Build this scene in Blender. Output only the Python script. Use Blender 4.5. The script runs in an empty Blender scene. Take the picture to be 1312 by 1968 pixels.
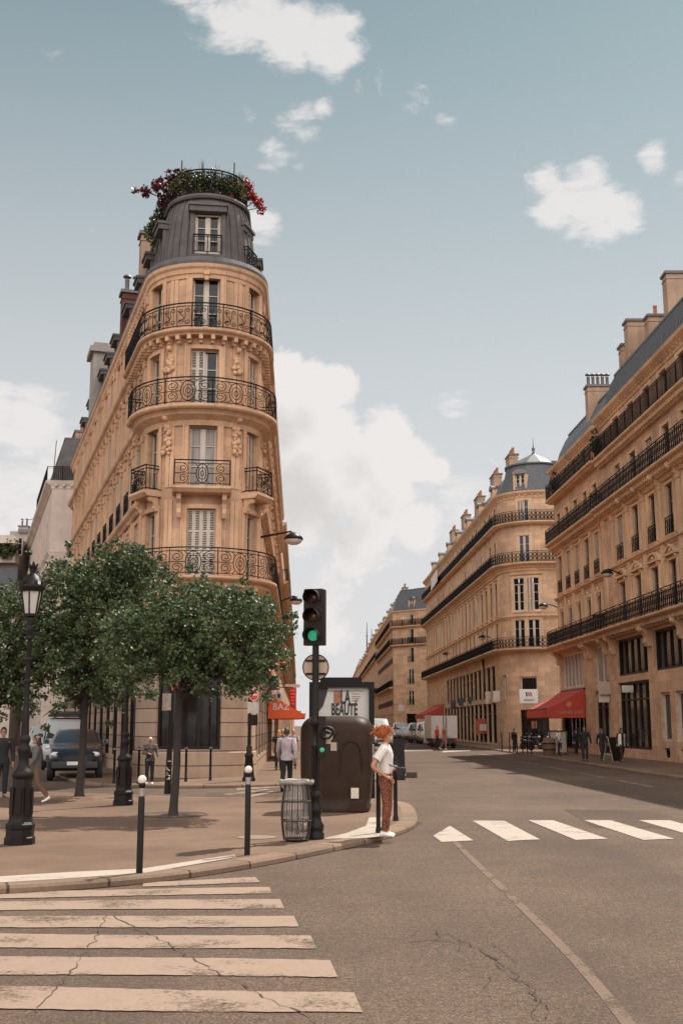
import bpy, bmesh, math, random
from math import sin, cos, tan, atan, atan2, radians, degrees, pi, sqrt
from mathutils import Vector, Matrix

scene = bpy.context.scene
COL = scene.collection
V = Vector

# ------------------------------------------------------------------ camera model (photo pixels 1312 x 1968)
FPX, CX, CY, HZN, CAMH = 2200.0, 656.0, 984.0, 1394.0, 1.75
TH = atan((HZN - CY) / FPX)
FH = FPX / cos(TH)
KERB = 0.09

def ray(x, y):
    u, v = (x - CX) / FPX, (CY - y) / FPX
    return V((u, cos(TH) - v * sin(TH), sin(TH) + v * cos(TH)))

def G(x, y, z=0.0):
    d = ray(x, y); t = (z - CAMH) / d.z
    return V((d.x * t, d.y * t, z))

def At(x, y, Y):
    d = ray(x, y); t = Y / d.y
    return V((d.x * t, Y, CAMH + d.z * t))

def zat(y, Y):
    return At(CX, y, Y).z

# ------------------------------------------------------------------ materials
MATS = {}

def nodes_of(name):
    m = bpy.data.materials.new(name); m.use_nodes = True
    nt = m.node_tree
    return m, nt, nt.nodes['Principled BSDF']

def N(nt, typ, **kw):
    n = nt.nodes.new(typ)
    for k, v in kw.items():
        if k in n.inputs.keys():
            n.inputs[k].default_value = v
        else:
            setattr(n, k, v)
    return n

def rgba(c): return (c[0], c[1], c[2], 1.0)

def plain(name, col, rough=0.6, metal=0.0, var=0.12, scale=6.0, bump=0.0, spec=0.5, emit=None, estr=1.0, coat=0.0):
    """A plain material with a little natural mottling."""
    if name in MATS: return MATS[name]
    m, nt, b = nodes_of(name)
    L = nt.links
    b.inputs['Roughness'].default_value = rough
    b.inputs['Metallic'].default_value = metal
    b.inputs['Specular IOR Level'].default_value = spec
    b.inputs['Coat Weight'].default_value = coat
    tc = N(nt, 'ShaderNodeTexCoord')
    no = N(nt, 'ShaderNodeTexNoise', Scale=scale, Detail=5.0)
    L.new(tc.outputs['Object'], no.inputs['Vector'])
    mr = N(nt, 'ShaderNodeMapRange')
    mr.inputs['To Min'].default_value = 1 - var * 1.6
    mr.inputs['To Max'].default_value = 1 + var * 1.6
    L.new(no.outputs['Fac'], mr.inputs['Value'])
    mx = N(nt, 'ShaderNodeVectorMath', operation='SCALE')
    mx.inputs[0].default_value = col[:3]
    L.new(mr.outputs['Result'], mx.inputs['Scale'])
    L.new(mx.outputs['Vector'], b.inputs['Base Color'])
    if bump:
        bp = N(nt, 'ShaderNodeBump', Strength=bump, Distance=0.02)
        n2 = N(nt, 'ShaderNodeTexNoise', Scale=scale * 8, Detail=4.0)
        L.new(tc.outputs['Object'], n2.inputs['Vector'])
        L.new(n2.outputs['Fac'], bp.inputs['Height'])
        L.new(bp.outputs['Normal'], b.inputs['Normal'])
    if emit:
        b.inputs['Emission Color'].default_value = rgba(emit)
        b.inputs['Emission Strength'].default_value = estr
    MATS[name] = m
    return m

def stone(name, col, course=0.42, width=0.9, joint=0.8, dirt=0.35, msize=0.012, offset=0.5):
    """Ashlar limestone: joints from the wall's own UV (metres), weather streaks and grain."""
    if name in MATS: return MATS[name]
    m, nt, b = nodes_of(name)
    L = nt.links
    b.inputs['Roughness'].default_value = 0.88
    b.inputs['Specular IOR Level'].default_value = 0.25
    tc = N(nt, 'ShaderNodeTexCoord')
    uv = N(nt, 'ShaderNodeUVMap')
    br = N(nt, 'ShaderNodeTexBrick', offset=offset)
    br.inputs['Scale'].default_value = 1.0
    br.inputs['Mortar Size'].default_value = msize
    br.inputs['Mortar Smooth'].default_value = 0.3
    br.inputs['Brick Width'].default_value = width
    br.inputs['Row Height'].default_value = course
    br.inputs['Color1'].default_value = (1, 1, 1, 1)
    br.inputs['Color2'].default_value = (0.74, 0.76, 0.79, 1)
    br.inputs['Mortar'].default_value = (joint, joint, joint, 1)
    L.new(uv.outputs['UV'], br.inputs['Vector'])
    # large soft mottling
    n1 = N(nt, 'ShaderNodeTexNoise', Scale=0.55, Detail=6.0, Roughness=0.62)
    L.new(tc.outputs['Object'], n1.inputs['Vector'])
    # rain streaks: noise stretched along z
    mp = N(nt, 'ShaderNodeMapping'); mp.inputs['Scale'].default_value = (3.2, 3.2, 0.22)
    L.new(tc.outputs['Object'], mp.inputs['Vector'])
    n2 = N(nt, 'ShaderNodeTexNoise', Scale=1.0, Detail=5.0, Roughness=0.6)
    L.new(mp.outputs['Vector'], n2.inputs['Vector'])
    r2 = N(nt, 'ShaderNodeMapRange'); r2.inputs['From Min'].default_value = 0.5; r2.inputs['From Max'].default_value = 0.78
    r2.inputs['To Min'].default_value = 0.0; r2.inputs['To Max'].default_value = dirt
    L.new(n2.outputs['Fac'], r2.inputs['Value'])
    n3 = N(nt, 'ShaderNodeTexNoise', Scale=26.0, Detail=5.0, Roughness=0.7)
    L.new(tc.outputs['Object'], n3.inputs['Vector'])
    r1 = N(nt, 'ShaderNodeMapRange'); r1.inputs['From Min'].default_value = 0.25; r1.inputs['From Max'].default_value = 0.75
    r1.inputs['To Min'].default_value = 0.72; r1.inputs['To Max'].default_value = 1.2
    L.new(n1.outputs['Fac'], r1.inputs['Value'])
    r3 = N(nt, 'ShaderNodeMapRange'); r3.inputs['From Min'].default_value = 0.3; r3.inputs['From Max'].default_value = 0.7
    r3.inputs['To Min'].default_value = 0.78; r3.inputs['To Max'].default_value = 1.16
    L.new(n3.outputs['Fac'], r3.inputs['Value'])
    mu = N(nt, 'ShaderNodeMath', operation='MULTIPLY'); L.new(r1.outputs[0], mu.inputs[0]); L.new(r3.outputs[0], mu.inputs[1])
    sc = N(nt, 'ShaderNodeVectorMath', operation='SCALE'); sc.inputs[0].default_value = col[:3]
    L.new(mu.outputs[0], sc.inputs['Scale'])
    mj = N(nt, 'ShaderNodeVectorMath', operation='MULTIPLY')
    L.new(sc.outputs[0], mj.inputs[0]); L.new(br.outputs['Color'], mj.inputs[1])
    mix = N(nt, 'ShaderNodeMix', data_type='RGBA', blend_type='MIX')
    mix.inputs['B'].default_value = (col[0] * 0.42, col[1] * 0.36, col[2] * 0.32, 1) if False else (0, 0, 0, 1)
    # mix sockets: 6 = A colour, 7 = B colour
    mix.inputs[7].default_value = (col[0] * 0.42, col[1] * 0.37, col[2] * 0.34, 1)
    L.new(mj.outputs[0], mix.inputs[6]); L.new(r2.outputs[0], mix.inputs[0])
    L.new(mix.outputs[2], b.inputs['Base Color'])
    bp = N(nt, 'ShaderNodeBump', Strength=0.35, Distance=0.02)
    ad = N(nt, 'ShaderNodeMath', operation='ADD')
    L.new(n3.outputs['Fac'], ad.inputs[0]); L.new(br.outputs['Fac'], ad.inputs[1])
    iv = N(nt, 'ShaderNodeMath', operation='MULTIPLY'); iv.inputs[1].default_value = -1.0
    L.new(br.outputs['Fac'], iv.inputs[0]); L.new(iv.outputs[0], ad.inputs[1])
    L.new(ad.outputs[0], bp.inputs['Height']); L.new(bp.outputs['Normal'], b.inputs['Normal'])
    MATS[name] = m
    return m

def asphalt(name, col, speck=0.35, scale=1.0, dark=(0.5, 0.5, 0.52)):
    if name in MATS: return MATS[name]
    m, nt, b = nodes_of(name)
    L = nt.links
    b.inputs['Roughness'].default_value = 0.9
    b.inputs['Specular IOR Level'].default_value = 0.25
    tc = N(nt, 'ShaderNodeTexCoord')
    def noise(s, d=6.0, r=0.6):
        n = N(nt, 'ShaderNodeTexNoise', Scale=s, Detail=d, Roughness=r); L.new(tc.outputs['Object'], n.inputs['Vector']); return n
    def rng(n, a, bb, lo, hi):
        r = N(nt, 'ShaderNodeMapRange'); r.inputs['From Min'].default_value = a; r.inputs['From Max'].default_value = bb
        r.inputs['To Min'].default_value = lo; r.inputs['To Max'].default_value = hi
        L.new(n.outputs['Fac'], r.inputs['Value']); return r
    cor = rng(noise(15.0 * scale, 4, 0.7), 0.34, 0.66, 1 - speck * 0.45, 1 + speck * 0.45)
    big = rng(noise(0.22 * scale, 5, 0.6), 0.35, 0.66, 0.78, 1.2)
    mid = rng(noise(1.4 * scale, 8, 0.68), 0.3, 0.7, 0.86, 1.13)
    fin = rng(noise(48.0 * scale, 3, 0.75), 0.32, 0.68, 1 - speck, 1 + speck)
    vo = N(nt, 'ShaderNodeTexVoronoi', Scale=70.0 * scale); L.new(tc.outputs['Object'], vo.inputs['Vector'])
    vr = N(nt, 'ShaderNodeMapRange'); vr.inputs['From Max'].default_value = 0.7; vr.inputs['To Min'].default_value = 1 + speck * 0.6; vr.inputs['To Max'].default_value = 1 - speck * 0.6
    L.new(vo.outputs['Distance'], vr.inputs['Value'])
    x = big
    for o in (mid, fin, vr, cor):
        mu = N(nt, 'ShaderNodeMath', operation='MULTIPLY'); L.new(x.outputs[0], mu.inputs[0]); L.new(o.outputs[0], mu.inputs[1]); x = mu
    sc = N(nt, 'ShaderNodeVectorMath', operation='SCALE'); sc.inputs[0].default_value = col
    L.new(x.outputs[0], sc.inputs['Scale'])
    # old repair patches and tyre-worn bands of a shape of their own
    st = N(nt, 'ShaderNodeMapping'); st.inputs['Scale'].default_value = (0.9, 0.12, 1); st.inputs['Rotation'].default_value = (0, 0, 0.03)
    L.new(tc.outputs['Object'], st.inputs['Vector'])
    pn = N(nt, 'ShaderNodeTexNoise', Scale=0.7, Detail=4.0); L.new(st.outputs[0], pn.inputs['Vector'])
    pr = rng(pn, 0.5, 0.66, 0.0, 0.42)
    mix = N(nt, 'ShaderNodeMix', data_type='RGBA'); mix.inputs[7].default_value = (col[0] * dark[0], col[1] * dark[1], col[2] * dark[2], 1)
    L.new(sc.outputs[0], mix.inputs[6]); L.new(pr.outputs[0], mix.inputs[0])
    L.new(mix.outputs[2], b.inputs['Base Color'])
    bp = N(nt, 'ShaderNodeBump', Strength=0.5, Distance=0.012)
    L.new(x.outputs[0], bp.inputs['Height']); L.new(bp.outputs['Normal'], b.inputs['Normal'])
    MATS[name] = m
    return m

def worn_paint(name, col, under, wear=0.5, alpha_wear=0.0):
    if name in MATS: return MATS[name]
    m, nt, b = nodes_of(name)
    L = nt.links
    b.inputs['Roughness'].default_value = 0.8
    b.inputs['Specular IOR Level'].default_value = 0.25
    tc = N(nt, 'ShaderNodeTexCoord')
    n = N(nt, 'ShaderNodeTexNoise', Scale=5.0, Detail=9.0, Roughness=0.75); L.new(tc.outputs['Object'], n.inputs['Vector'])
    n2 = N(nt, 'ShaderNodeTexNoise', Scale=60.0, Detail=3.0, Roughness=0.7); L.new(tc.outputs['Object'], n2.inputs['Vector'])
    r = N(nt, 'ShaderNodeMapRange'); r.inputs['From Min'].default_value = 0.50; r.inputs['From Max'].default_value = 0.72; r.inputs['To Max'].default_value = wear
    L.new(n.outputs['Fac'], r.inputs['Value'])
    r2 = N(nt, 'ShaderNodeMapRange'); r2.inputs['From Min'].default_value = 0.3; r2.inputs['From Max'].default_value = 0.7; r2.inputs['To Min'].default_value = 0.82; r2.inputs['To Max'].default_value = 1.1
    L.new(n2.outputs['Fac'], r2.inputs['Value'])
    mix = N(nt, 'ShaderNodeMix', data_type='RGBA'); mix.inputs[6].default_value = rgba(col); mix.inputs[7].default_value = rgba(under)
    L.new(r.outputs[0], mix.inputs[0])
    sc = N(nt, 'ShaderNodeVectorMath', operation='SCALE'); L.new(mix.outputs[2], sc.inputs[0]); L.new(r2.outputs[0], sc.inputs['Scale'])
    L.new(sc.outputs[0], b.inputs['Base Color'])
    if alpha_wear:
        na = N(nt, 'ShaderNodeTexNoise', Scale=22.0, Detail=8.0, Roughness=0.8); L.new(tc.outputs['Object'], na.inputs['Vector'])
        nb = N(nt, 'ShaderNodeTexNoise', Scale=1.6, Detail=3.0); L.new(tc.outputs['Object'], nb.inputs['Vector'])
        ad = N(nt, 'ShaderNodeMath', operation='ADD'); L.new(na.outputs['Fac'], ad.inputs[0]); L.new(nb.outputs['Fac'], ad.inputs[1])
        ra = N(nt, 'ShaderNodeMapRange'); ra.inputs['From Min'].default_value = 1.0 - alpha_wear; ra.inputs['From Max'].default_value = 1.22 - alpha_wear; ra.inputs['To Min'].default_value = 1.0; ra.inputs['To Max'].default_value = 0.12
        L.new(ad.outputs[0], ra.inputs['Value']); L.new(ra.outputs[0], b.inputs['Alpha'])
    MATS[name] = m
    return m

def leaf_mat(name, c1, c2, trans=0.3, rough=0.4):
    if name in MATS: return MATS[name]
    m, nt, b = nodes_of(name)
    L = nt.links
    b.inputs['Roughness'].default_value = rough
    b.inputs['Specular IOR Level'].default_value = 0.5
    tc = N(nt, 'ShaderNodeTexCoord')
    n = N(nt, 'ShaderNodeTexNoise', Scale=4.5, Detail=6.0, Roughness=0.8); L.new(tc.outputs['Object'], n.inputs['Vector'])
    r = N(nt, 'ShaderNodeMapRange'); r.inputs['From Min'].default_value = 0.3; r.inputs['From Max'].default_value = 0.7; L.new(n.outputs['Fac'], r.inputs['Value'])
    mix = N(nt, 'ShaderNodeMix', data_type='RGBA'); mix.inputs[6].default_value = rgba(c1); mix.inputs[7].default_value = rgba(c2)
    L.new(r.outputs[0], mix.inputs[0]); L.new(mix.outputs[2], b.inputs['Base Color'])
    tr = N(nt, 'ShaderNodeBsdfTranslucent'); L.new(mix.outputs[2], tr.inputs['Color'])
    ms = N(nt, 'ShaderNodeMixShader'); ms.inputs[0].default_value = trans
    L.new(b.outputs[0], ms.inputs[1]); L.new(tr.outputs[0], ms.inputs[2])
    L.new(ms.outputs[0], nt.nodes['Material Output'].inputs['Surface'])
    MATS[name] = m
    return m

def pattern_cloth(name, c1, c2, scale):
    if name in MATS: return MATS[name]
    m, nt, b = nodes_of(name); L = nt.links
    b.inputs['Roughness'].default_value = 0.9
    tc = N(nt, 'ShaderNodeTexCoord')
    n = N(nt, 'ShaderNodeTexNoise', Scale=scale, Detail=2.0); L.new(tc.outputs['Object'], n.inputs['Vector'])
    r = N(nt, 'ShaderNodeMapRange'); r.inputs['From Min'].default_value = 0.47; r.inputs['From Max'].default_value = 0.56; L.new(n.outputs['Fac'], r.inputs['Value'])
    mix = N(nt, 'ShaderNodeMix', data_type='RGBA'); mix.inputs[6].default_value = rgba(c1); mix.inputs[7].default_value = rgba(c2)
    L.new(r.outputs[0], mix.inputs[0]); L.new(mix.outputs[2], b.inputs['Base Color'])
    MATS[name] = m
    return m

def glass_mat(name, col, rough=0.06, alpha=1.0, wav=0.0, spec=0.6):
    if name in MATS: return MATS[name]
    m, nt, b = nodes_of(name); L = nt.links
    b.inputs['Base Color'].default_value = rgba(col)
    b.inputs['Roughness'].default_value = rough
    b.inputs['Specular IOR Level'].default_value = spec
    if alpha < 1: b.inputs['Alpha'].default_value = alpha
    if wav:
        tc = N(nt, 'ShaderNodeTexCoord')
        n = N(nt, 'ShaderNodeTexNoise', Scale=1.3, Detail=1.0); L.new(tc.outputs['Object'], n.inputs['Vector'])
        bp = N(nt, 'ShaderNodeBump', Strength=wav, Distance=0.05); L.new(n.outputs['Fac'], bp.inputs['Height']); L.new(bp.outputs['Normal'], b.inputs['Normal'])
    MATS[name] = m
    return m

def curtain_glass(name, col):
    """A pane with a net curtain hanging close behind it: pleats under a glossy coat."""
    if name in MATS: return MATS[name]
    m, nt, b = nodes_of(name); L = nt.links
    b.inputs['Roughness'].default_value = 0.7
    b.inputs['Coat Weight'].default_value = 0.22
    b.inputs['Coat Roughness'].default_value = 0.05
    tc = N(nt, 'ShaderNodeTexCoord')
    mp = N(nt, 'ShaderNodeMapping'); mp.inputs['Scale'].default_value = (14, 1, 0.6); L.new(tc.outputs['Object'], mp.inputs['Vector'])
    n = N(nt, 'ShaderNodeTexNoise', Scale=1.0, Detail=3.0); L.new(mp.outputs[0], n.inputs['Vector'])
    r = N(nt, 'ShaderNodeMapRange'); r.inputs['From Min'].default_value = 0.3; r.inputs['From Max'].default_value = 0.7; r.inputs['To Min'].default_value = 0.5; r.inputs['To Max'].default_value = 1.1
    L.new(n.outputs['Fac'], r.inputs['Value'])
    sc = N(nt, 'ShaderNodeVectorMath', operation='SCALE'); sc.inputs[0].default_value = col; L.new(r.outputs[0], sc.inputs['Scale'])
    L.new(sc.outputs[0], b.inputs['Base Color'])
    MATS[name] = m
    return m

# ------------------------------------------------------------------ mesh builder
class MB:
    def __init__(self):
        self.v = []; self.f = []; self.m = []; self.s = []; self.uv = []; self.has_uv = False
    def add(self, verts, faces, mat=0, smooth=False, uvs=None):
        o = len(self.v)
        self.v.extend([tuple(p) for p in verts])
        for i, f in enumerate(faces):
            self.f.append(tuple(k + o for k in f)); self.m.append(mat); self.s.append(smooth)
            self.uv.append(uvs[i] if uvs else None)
        if uvs: self.has_uv = True
    def quad(self, a, b, c, d, mat=0, uv=None):
        self.add([a, b, c, d], [(0, 1, 2, 3)], mat, False, [uv] if uv else None)
    def poly(self, pts, mat=0):
        self.add(pts, [tuple(range(len(pts)))], mat)
    def box(self, c, size, rz=0.0, mat=0, M=None, taper=1.0):
        hx, hy, hz = size[0] / 2, size[1] / 2, size[2] / 2
        R = Matrix.Rotation(rz, 3, 'Z') if M is None else M
        vs = []
        for z in (-hz, hz):
            k = taper if z > 0 else 1.0
            for x, y in ((-hx, -hy), (hx, -hy), (hx, hy), (-hx, hy)):
                vs.append(R @ V((x * k, y * k, z)) + V(c))
        self.add(vs, [(3, 2, 1, 0), (4, 5, 6, 7), (0, 1, 5, 4), (1, 2, 6, 5), (2, 3, 7, 6), (3, 0, 4, 7)], mat)
    def rbox(self, c, size, r=0.05, rz=0.0, mat=0, n=4):
        """A box with rounded vertical corners and softened top."""
        hx, hy = size[0] / 2, size[1] / 2
        def ring(k, z):
            pts = []
            rr = max(0.002, r)
            for q, (sx, sy) in enumerate(((1, 1), (-1, 1), (-1, -1), (1, -1))):
                for i in range(n + 1):
                    a = (q * 90 + i * 90 / n) * pi / 180
                    pts.append(V(((hx - rr) * sx + (rr - k) * cos(a), (hy - rr) * sy + (rr - k) * sin(a), z)))
            return pts
        b = min(r * 0.5, size[2] * 0.25)
        z0, z1 = -size[2] / 2, size[2] / 2
        R = Matrix.Rotation(rz, 3, 'Z')
        rings = [ring(0, z0), ring(0, z1 - b), ring(b * 0.3, z1 - b * 0.3), ring(b, z1)]
        rings = [[R @ p + V(c) for p in rg] for rg in rings]
        self.loft(rings, True, mat, True)
    def loft(self, rings, closed=True, mat=0, cap=True, smooth=True):
        n = len(rings[0]); vs = [p for r in rings for p in r]; fs = []
        for i in range(len(rings) - 1):
            for j in range(n if closed else n - 1):
                a, b2 = i * n + j, i * n + (j + 1) % n
                fs.append((a, b2, b2 + n, a + n))
        o = len(self.v)
        self.add(vs, fs, mat, smooth)
        if cap:
            self.add(rings[0], [tuple(range(n))[::-1]], mat); self.add(rings[-1], [tuple(range(n))], mat)
    def tube(self, pts, r, n=6, mat=0, cap=True, smooth=True):
        pts = [V(p) for p in pts]
        rs = r if isinstance(r, (list, tuple)) else [r] * len(pts)
        rings = []; up = V((0, 0, 1)); prev = None
        for i, p in enumerate(pts):
            t = (pts[min(i + 1, len(pts) - 1)] - pts[max(i - 1, 0)])
            if t.length < 1e-9: t = V((0, 0, 1))
            t.normalize()
            if prev is None:
                a = t.cross(up)
                if a.length < 0.05: a = t.cross(V((0, 1, 0)))
                a.normalize()
            else:
                a = prev - t * prev.dot(t)
                if a.length < 1e-6: a = t.cross(up)
                a.normalize()
            prev = a
            b = t.cross(a)
            rings.append([p + (a * cos(k * 2 * pi / n) + b * sin(k * 2 * pi / n)) * rs[i] for k in range(n)])
        self.loft(rings, True, mat, cap, smooth)
    def lathe(self, prof, c=(0, 0, 0), n=16, mat=0, sx=1.0, sy=1.0, smooth=True, ang0=0.0, cap=True):
        rings = [[V((c[0] + r * sx * cos(ang0 + k * 2 * pi / n), c[1] + r * sy * sin(ang0 + k * 2 * pi / n), c[2] + z)) for k in range(n)] for r, z in prof]
        self.loft(rings, True, mat, cap, smooth)
    def ball(self, c, r, n=8, mat=0, sz=None):
        r3 = sz or (r, r, r)
        prof = [(max(1e-3, sin(i * pi / n)), -cos(i * pi / n)) for i in range(n + 1)]
        rings = [[V((c[0] + q * r3[0] * cos(k * pi / n), c[1] + q * r3[1] * sin(k * pi / n), c[2] + z * r3[2])) for k in range(2 * n)] for q, z in prof]
        self.loft(rings, True, mat, False, True)
    def prism(self, poly, z0, z1, mat=0, top=True, bottom=True, side_mat=None):
        n = len(poly)
        a = [V((p[0], p[1], z0)) for p in poly]; b = [V((p[0], p[1], z1)) for p in poly]
        sm = mat if side_mat is None else side_mat
        for i in range(n):
            j = (i + 1) % n
            self.quad(a[i], a[j], b[j], b[i], sm)
        if top: self.poly(b, mat)
        if bottom: self.poly(a[::-1], mat)
    def extrude(self, poly, vec, mat=0, smooth=False):
        """A planar polygon in 3-D pushed along vec."""
        n = len(poly); a = [V(p) for p in poly]; b = [p + V(vec) for p in a]
        for i in range(n):
            j = (i + 1) % n
            self.quad(a[i], a[j], b[j], b[i], mat)
        self.poly(b, mat); self.poly(a[::-1], mat)
    def mesh(self, name, mats):
        me = bpy.data.meshes.new(name)
        me.from_pydata(self.v, [], self.f)
        for mt in (mats if isinstance(mats, (list, tuple)) else [mats]): me.materials.append(mt)
        me.polygons.foreach_set('material_index', self.m)
        me.polygons.foreach_set('use_smooth', self.s)
        if self.has_uv:
            ul = me.uv_layers.new(name='UVMap'); k = 0
            flat = []
            for f, u in zip(self.f, self.uv):
                if u: flat.extend([c for p in u for c in p])
                else:
                    for idx in f:
                        p = self.v[idx]; flat.extend((p[0] + p[1], p[2]))
            ul.data.foreach_set('uv', flat)
        me.update()
        return me
    def build(self, name, mats, parent=None, loc=None, rot=0.0, world=False):
        o = bpy.data.objects.new(name, self.mesh(name, mats)); COL.objects.link(o)
        if parent:
            o.parent = parent
            if world: o.location = -world_loc(parent)
        if loc is not None: o.location = loc
        if rot: o.rotation_euler = (0, 0, rot)
        return o

def world_loc(o):
    p = V(o.location); q = o.parent
    while q: p = p + V(q.location); q = q.parent
    return p

def tag(o, label=None, cat=None, group=None, kind=None):
    if label: o['label'] = label
    if cat: o['category'] = cat
    if group: o['group'] = group
    if kind: o['kind'] = kind
    return o

def thing(name, label, cat, loc=(0, 0, 0), rz=0.0, group=None):
    o = bpy.data.objects.new(name, None); COL.objects.link(o)
    o.empty_display_size = 0.3
    o.location = loc; o.rotation_euler = (0, 0, rz)
    return tag(o, label, cat, group)

def link_mesh(name, me, parent, loc=(0, 0, 0), rot=0.0):
    o = bpy.data.objects.new(name, me); COL.objects.link(o)
    o.parent = parent; o.location = loc; o.rotation_euler = (0, 0, rot)
    return o

def kids(o): return [c for c in bpy.data.objects if c.parent == o]

def copy_tree(o, parent=None):
    c = o.copy(); COL.objects.link(c)
    if parent: c.parent = parent
    for ch in o.children: copy_tree(ch, c)
    return c

def struct(o): o['kind'] = 'structure'; return o

def lettering(txt, size, mat, parent, M, name='lettering', ext=0.004, bold=0.0, sx=1.0):
    cu = bpy.data.curves.new('txt', 'FONT'); cu.body = txt; cu.size = size; cu.extrude = ext
    cu.align_x = 'CENTER'; cu.align_y = 'CENTER'; cu.offset = bold; cu.resolution_u = 3
    tmp = bpy.data.objects.new('txt', cu)
    me = bpy.data.meshes.new_from_object(tmp)
    bpy.data.objects.remove(tmp); bpy.data.curves.remove(cu)
    me.transform(Matrix.Diagonal((sx, 1, 1, 1))); me.transform(M)
    me.materials.clear(); me.materials.append(mat); me.name = name
    o = bpy.data.objects.new(name, me); COL.objects.link(o); o.parent = parent
    return o

def face_matrix(origin, right, up):
    r = V(right).normalized(); u = V(up).normalized(); n = r.cross(u)
    return Matrix(((r.x, u.x, n.x, origin[0]), (r.y, u.y, n.y, origin[1]), (r.z, u.z, n.z, origin[2]), (0, 0, 0, 1)))

# ------------------------------------------------------------------ plan path (outward side = right of travel)
class Path:
    def __init__(self, *segs):
        self.segs = []; s = 0
        for g in segs:
            ln = (V(g[2]) - V(g[1])).length if g[0] == 'L' else abs(g[4] - g[3]) * g[2]
            self.segs.append((s, s + ln, g)); s += ln
        self.len = s
    def at(self, s):
        for s0, s1, g in self.segs:
            if s <= s1 + 1e-9 or g is self.segs[-1][2]:
                break
        if g[0] == 'L':
            a, b = V((g[1][0], g[1][1], 0)), V((g[2][0], g[2][1], 0))
            t = (b - a).normalized(); p = a + t * (s - s0)
            return p, V((t.y, -t.x, 0)), t
        c, r, a0, a1 = V((g[1][0], g[1][1], 0)), g[2], g[3], g[4]
        a = a0 + (s - s0) / r
        n = V((cos(a), sin(a), 0))
        return c + n * r, n, V((-n.y, n.x, 0))
    def pt(self, s, off, z):
        p, n, t = self.at(s); q = p + n * off
        return V((q.x, q.y, z))
    def ang(self, s):
        t = self.at(s)[2]; return atan2(t.y, t.x)
    def samples(self, s0, s1, extra=()):
        out = {round(s0, 5), round(s1, 5)}
        for a, b, g in self.segs:
            if s0 < a < s1: out.add(round(a, 5))
            if g[0] == 'A':
                k = max(2, int(degrees(abs(g[4] - g[3])) / 7.5))
                for i in range(k + 1):
                    s = a + (b - a) * i / k
                    if s0 < s < s1: out.add(round(s, 5))
        for e in extra:
            if s0 < e < s1: out.add(round(e, 5))
        r = sorted(out); q = [r[0]]
        for x in r[1:]:
            if x - q[-1] > 2e-3: q.append(x)
        return q
    def is_arc(self, s):
        for a, b, g in self.segs:
            if a < s < b: return g[0] == 'A'
        return False

def sweep(mb, path, s0, s1, prof, mat=0, closed=True, cap=True, smooth=False):
    rings = [[path.pt(s, o, z) for o, z in prof] for s in path.samples(s0, s1)]
    mb.loft(rings, closed, mat, cap and closed, smooth)

def wall(mb, path, s0, s1, z0, z1, openings, depth=0.3, mat=0):
    ops = [o for o in openings if o[1] > s0 and o[0] < s1 and o[3] > z0 and o[2] < z1]
    ss = path.samples(s0, s1, [e for o in ops for e in (o[0], o[1])])
    zs = sorted({z0, z1} | {round(e, 4) for o in ops for e in (o[2], o[3]) if z0 < e < z1})
    for i in range(len(ss) - 1):
        a, b = ss[i], ss[i + 1]; m = (a + b) / 2
        for j in range(len(zs) - 1):
            c, d = zs[j], zs[j + 1]; k = (c + d) / 2
            if any(o[0] < m < o[1] and o[2] < k < o[3] for o in ops): continue
            mb.add([path.pt(a, 0, c), path.pt(b, 0, c), path.pt(b, 0, d), path.pt(a, 0, d)], [(0, 1, 2, 3)], mat, False,
                   [((a, c), (b, c), (b, d), (a, d))])
    for o in ops:
        dp = o[4] if len(o) > 4 else depth
        a, b, c, d = max(o[0], s0), min(o[1], s1), max(o[2], z0), min(o[3], z1)
        oa, ob = [path.pt(a, 0, c), path.pt(a, 0, d)], [path.pt(b, 0, c), path.pt(b, 0, d)]
        ia, ib = [path.pt(a, -dp, c), path.pt(a, -dp, d)], [path.pt(b, -dp, c), path.pt(b, -dp, d)]
        mb.quad(oa[0], ia[0], ia[1], oa[1], mat); mb.quad(ib[0], ob[0], ob[1], ib[1], mat)
        for q in ((c, 0), (d, 1)):
            ks = [s for s in ss if a - 1e-4 <= s <= b + 1e-4]
            for u, w in zip(ks[:-1], ks[1:]):
                mb.quad(path.pt(u, 0, q[0]), path.pt(w, 0, q[0]), path.pt(w, -dp, q[0]), path.pt(u, -dp, q[0]), mat)

def wire(mb, path, pts, off, r, n=4, mat=0):
    mb.tube([path.pt(s, off, z) for s, z in pts], r, n, mat, False)

def spiral(cs, cz, r0, r1, a0, a1, n=14):
    return [(cs + (r0 + (r1 - r0) * i / n) * cos(a0 + (a1 - a0) * i / n), cz + (r0 + (r1 - r0) * i / n) * sin(a0 + (a1 - a0) * i / n)) for i in range(n + 1)]

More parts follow.
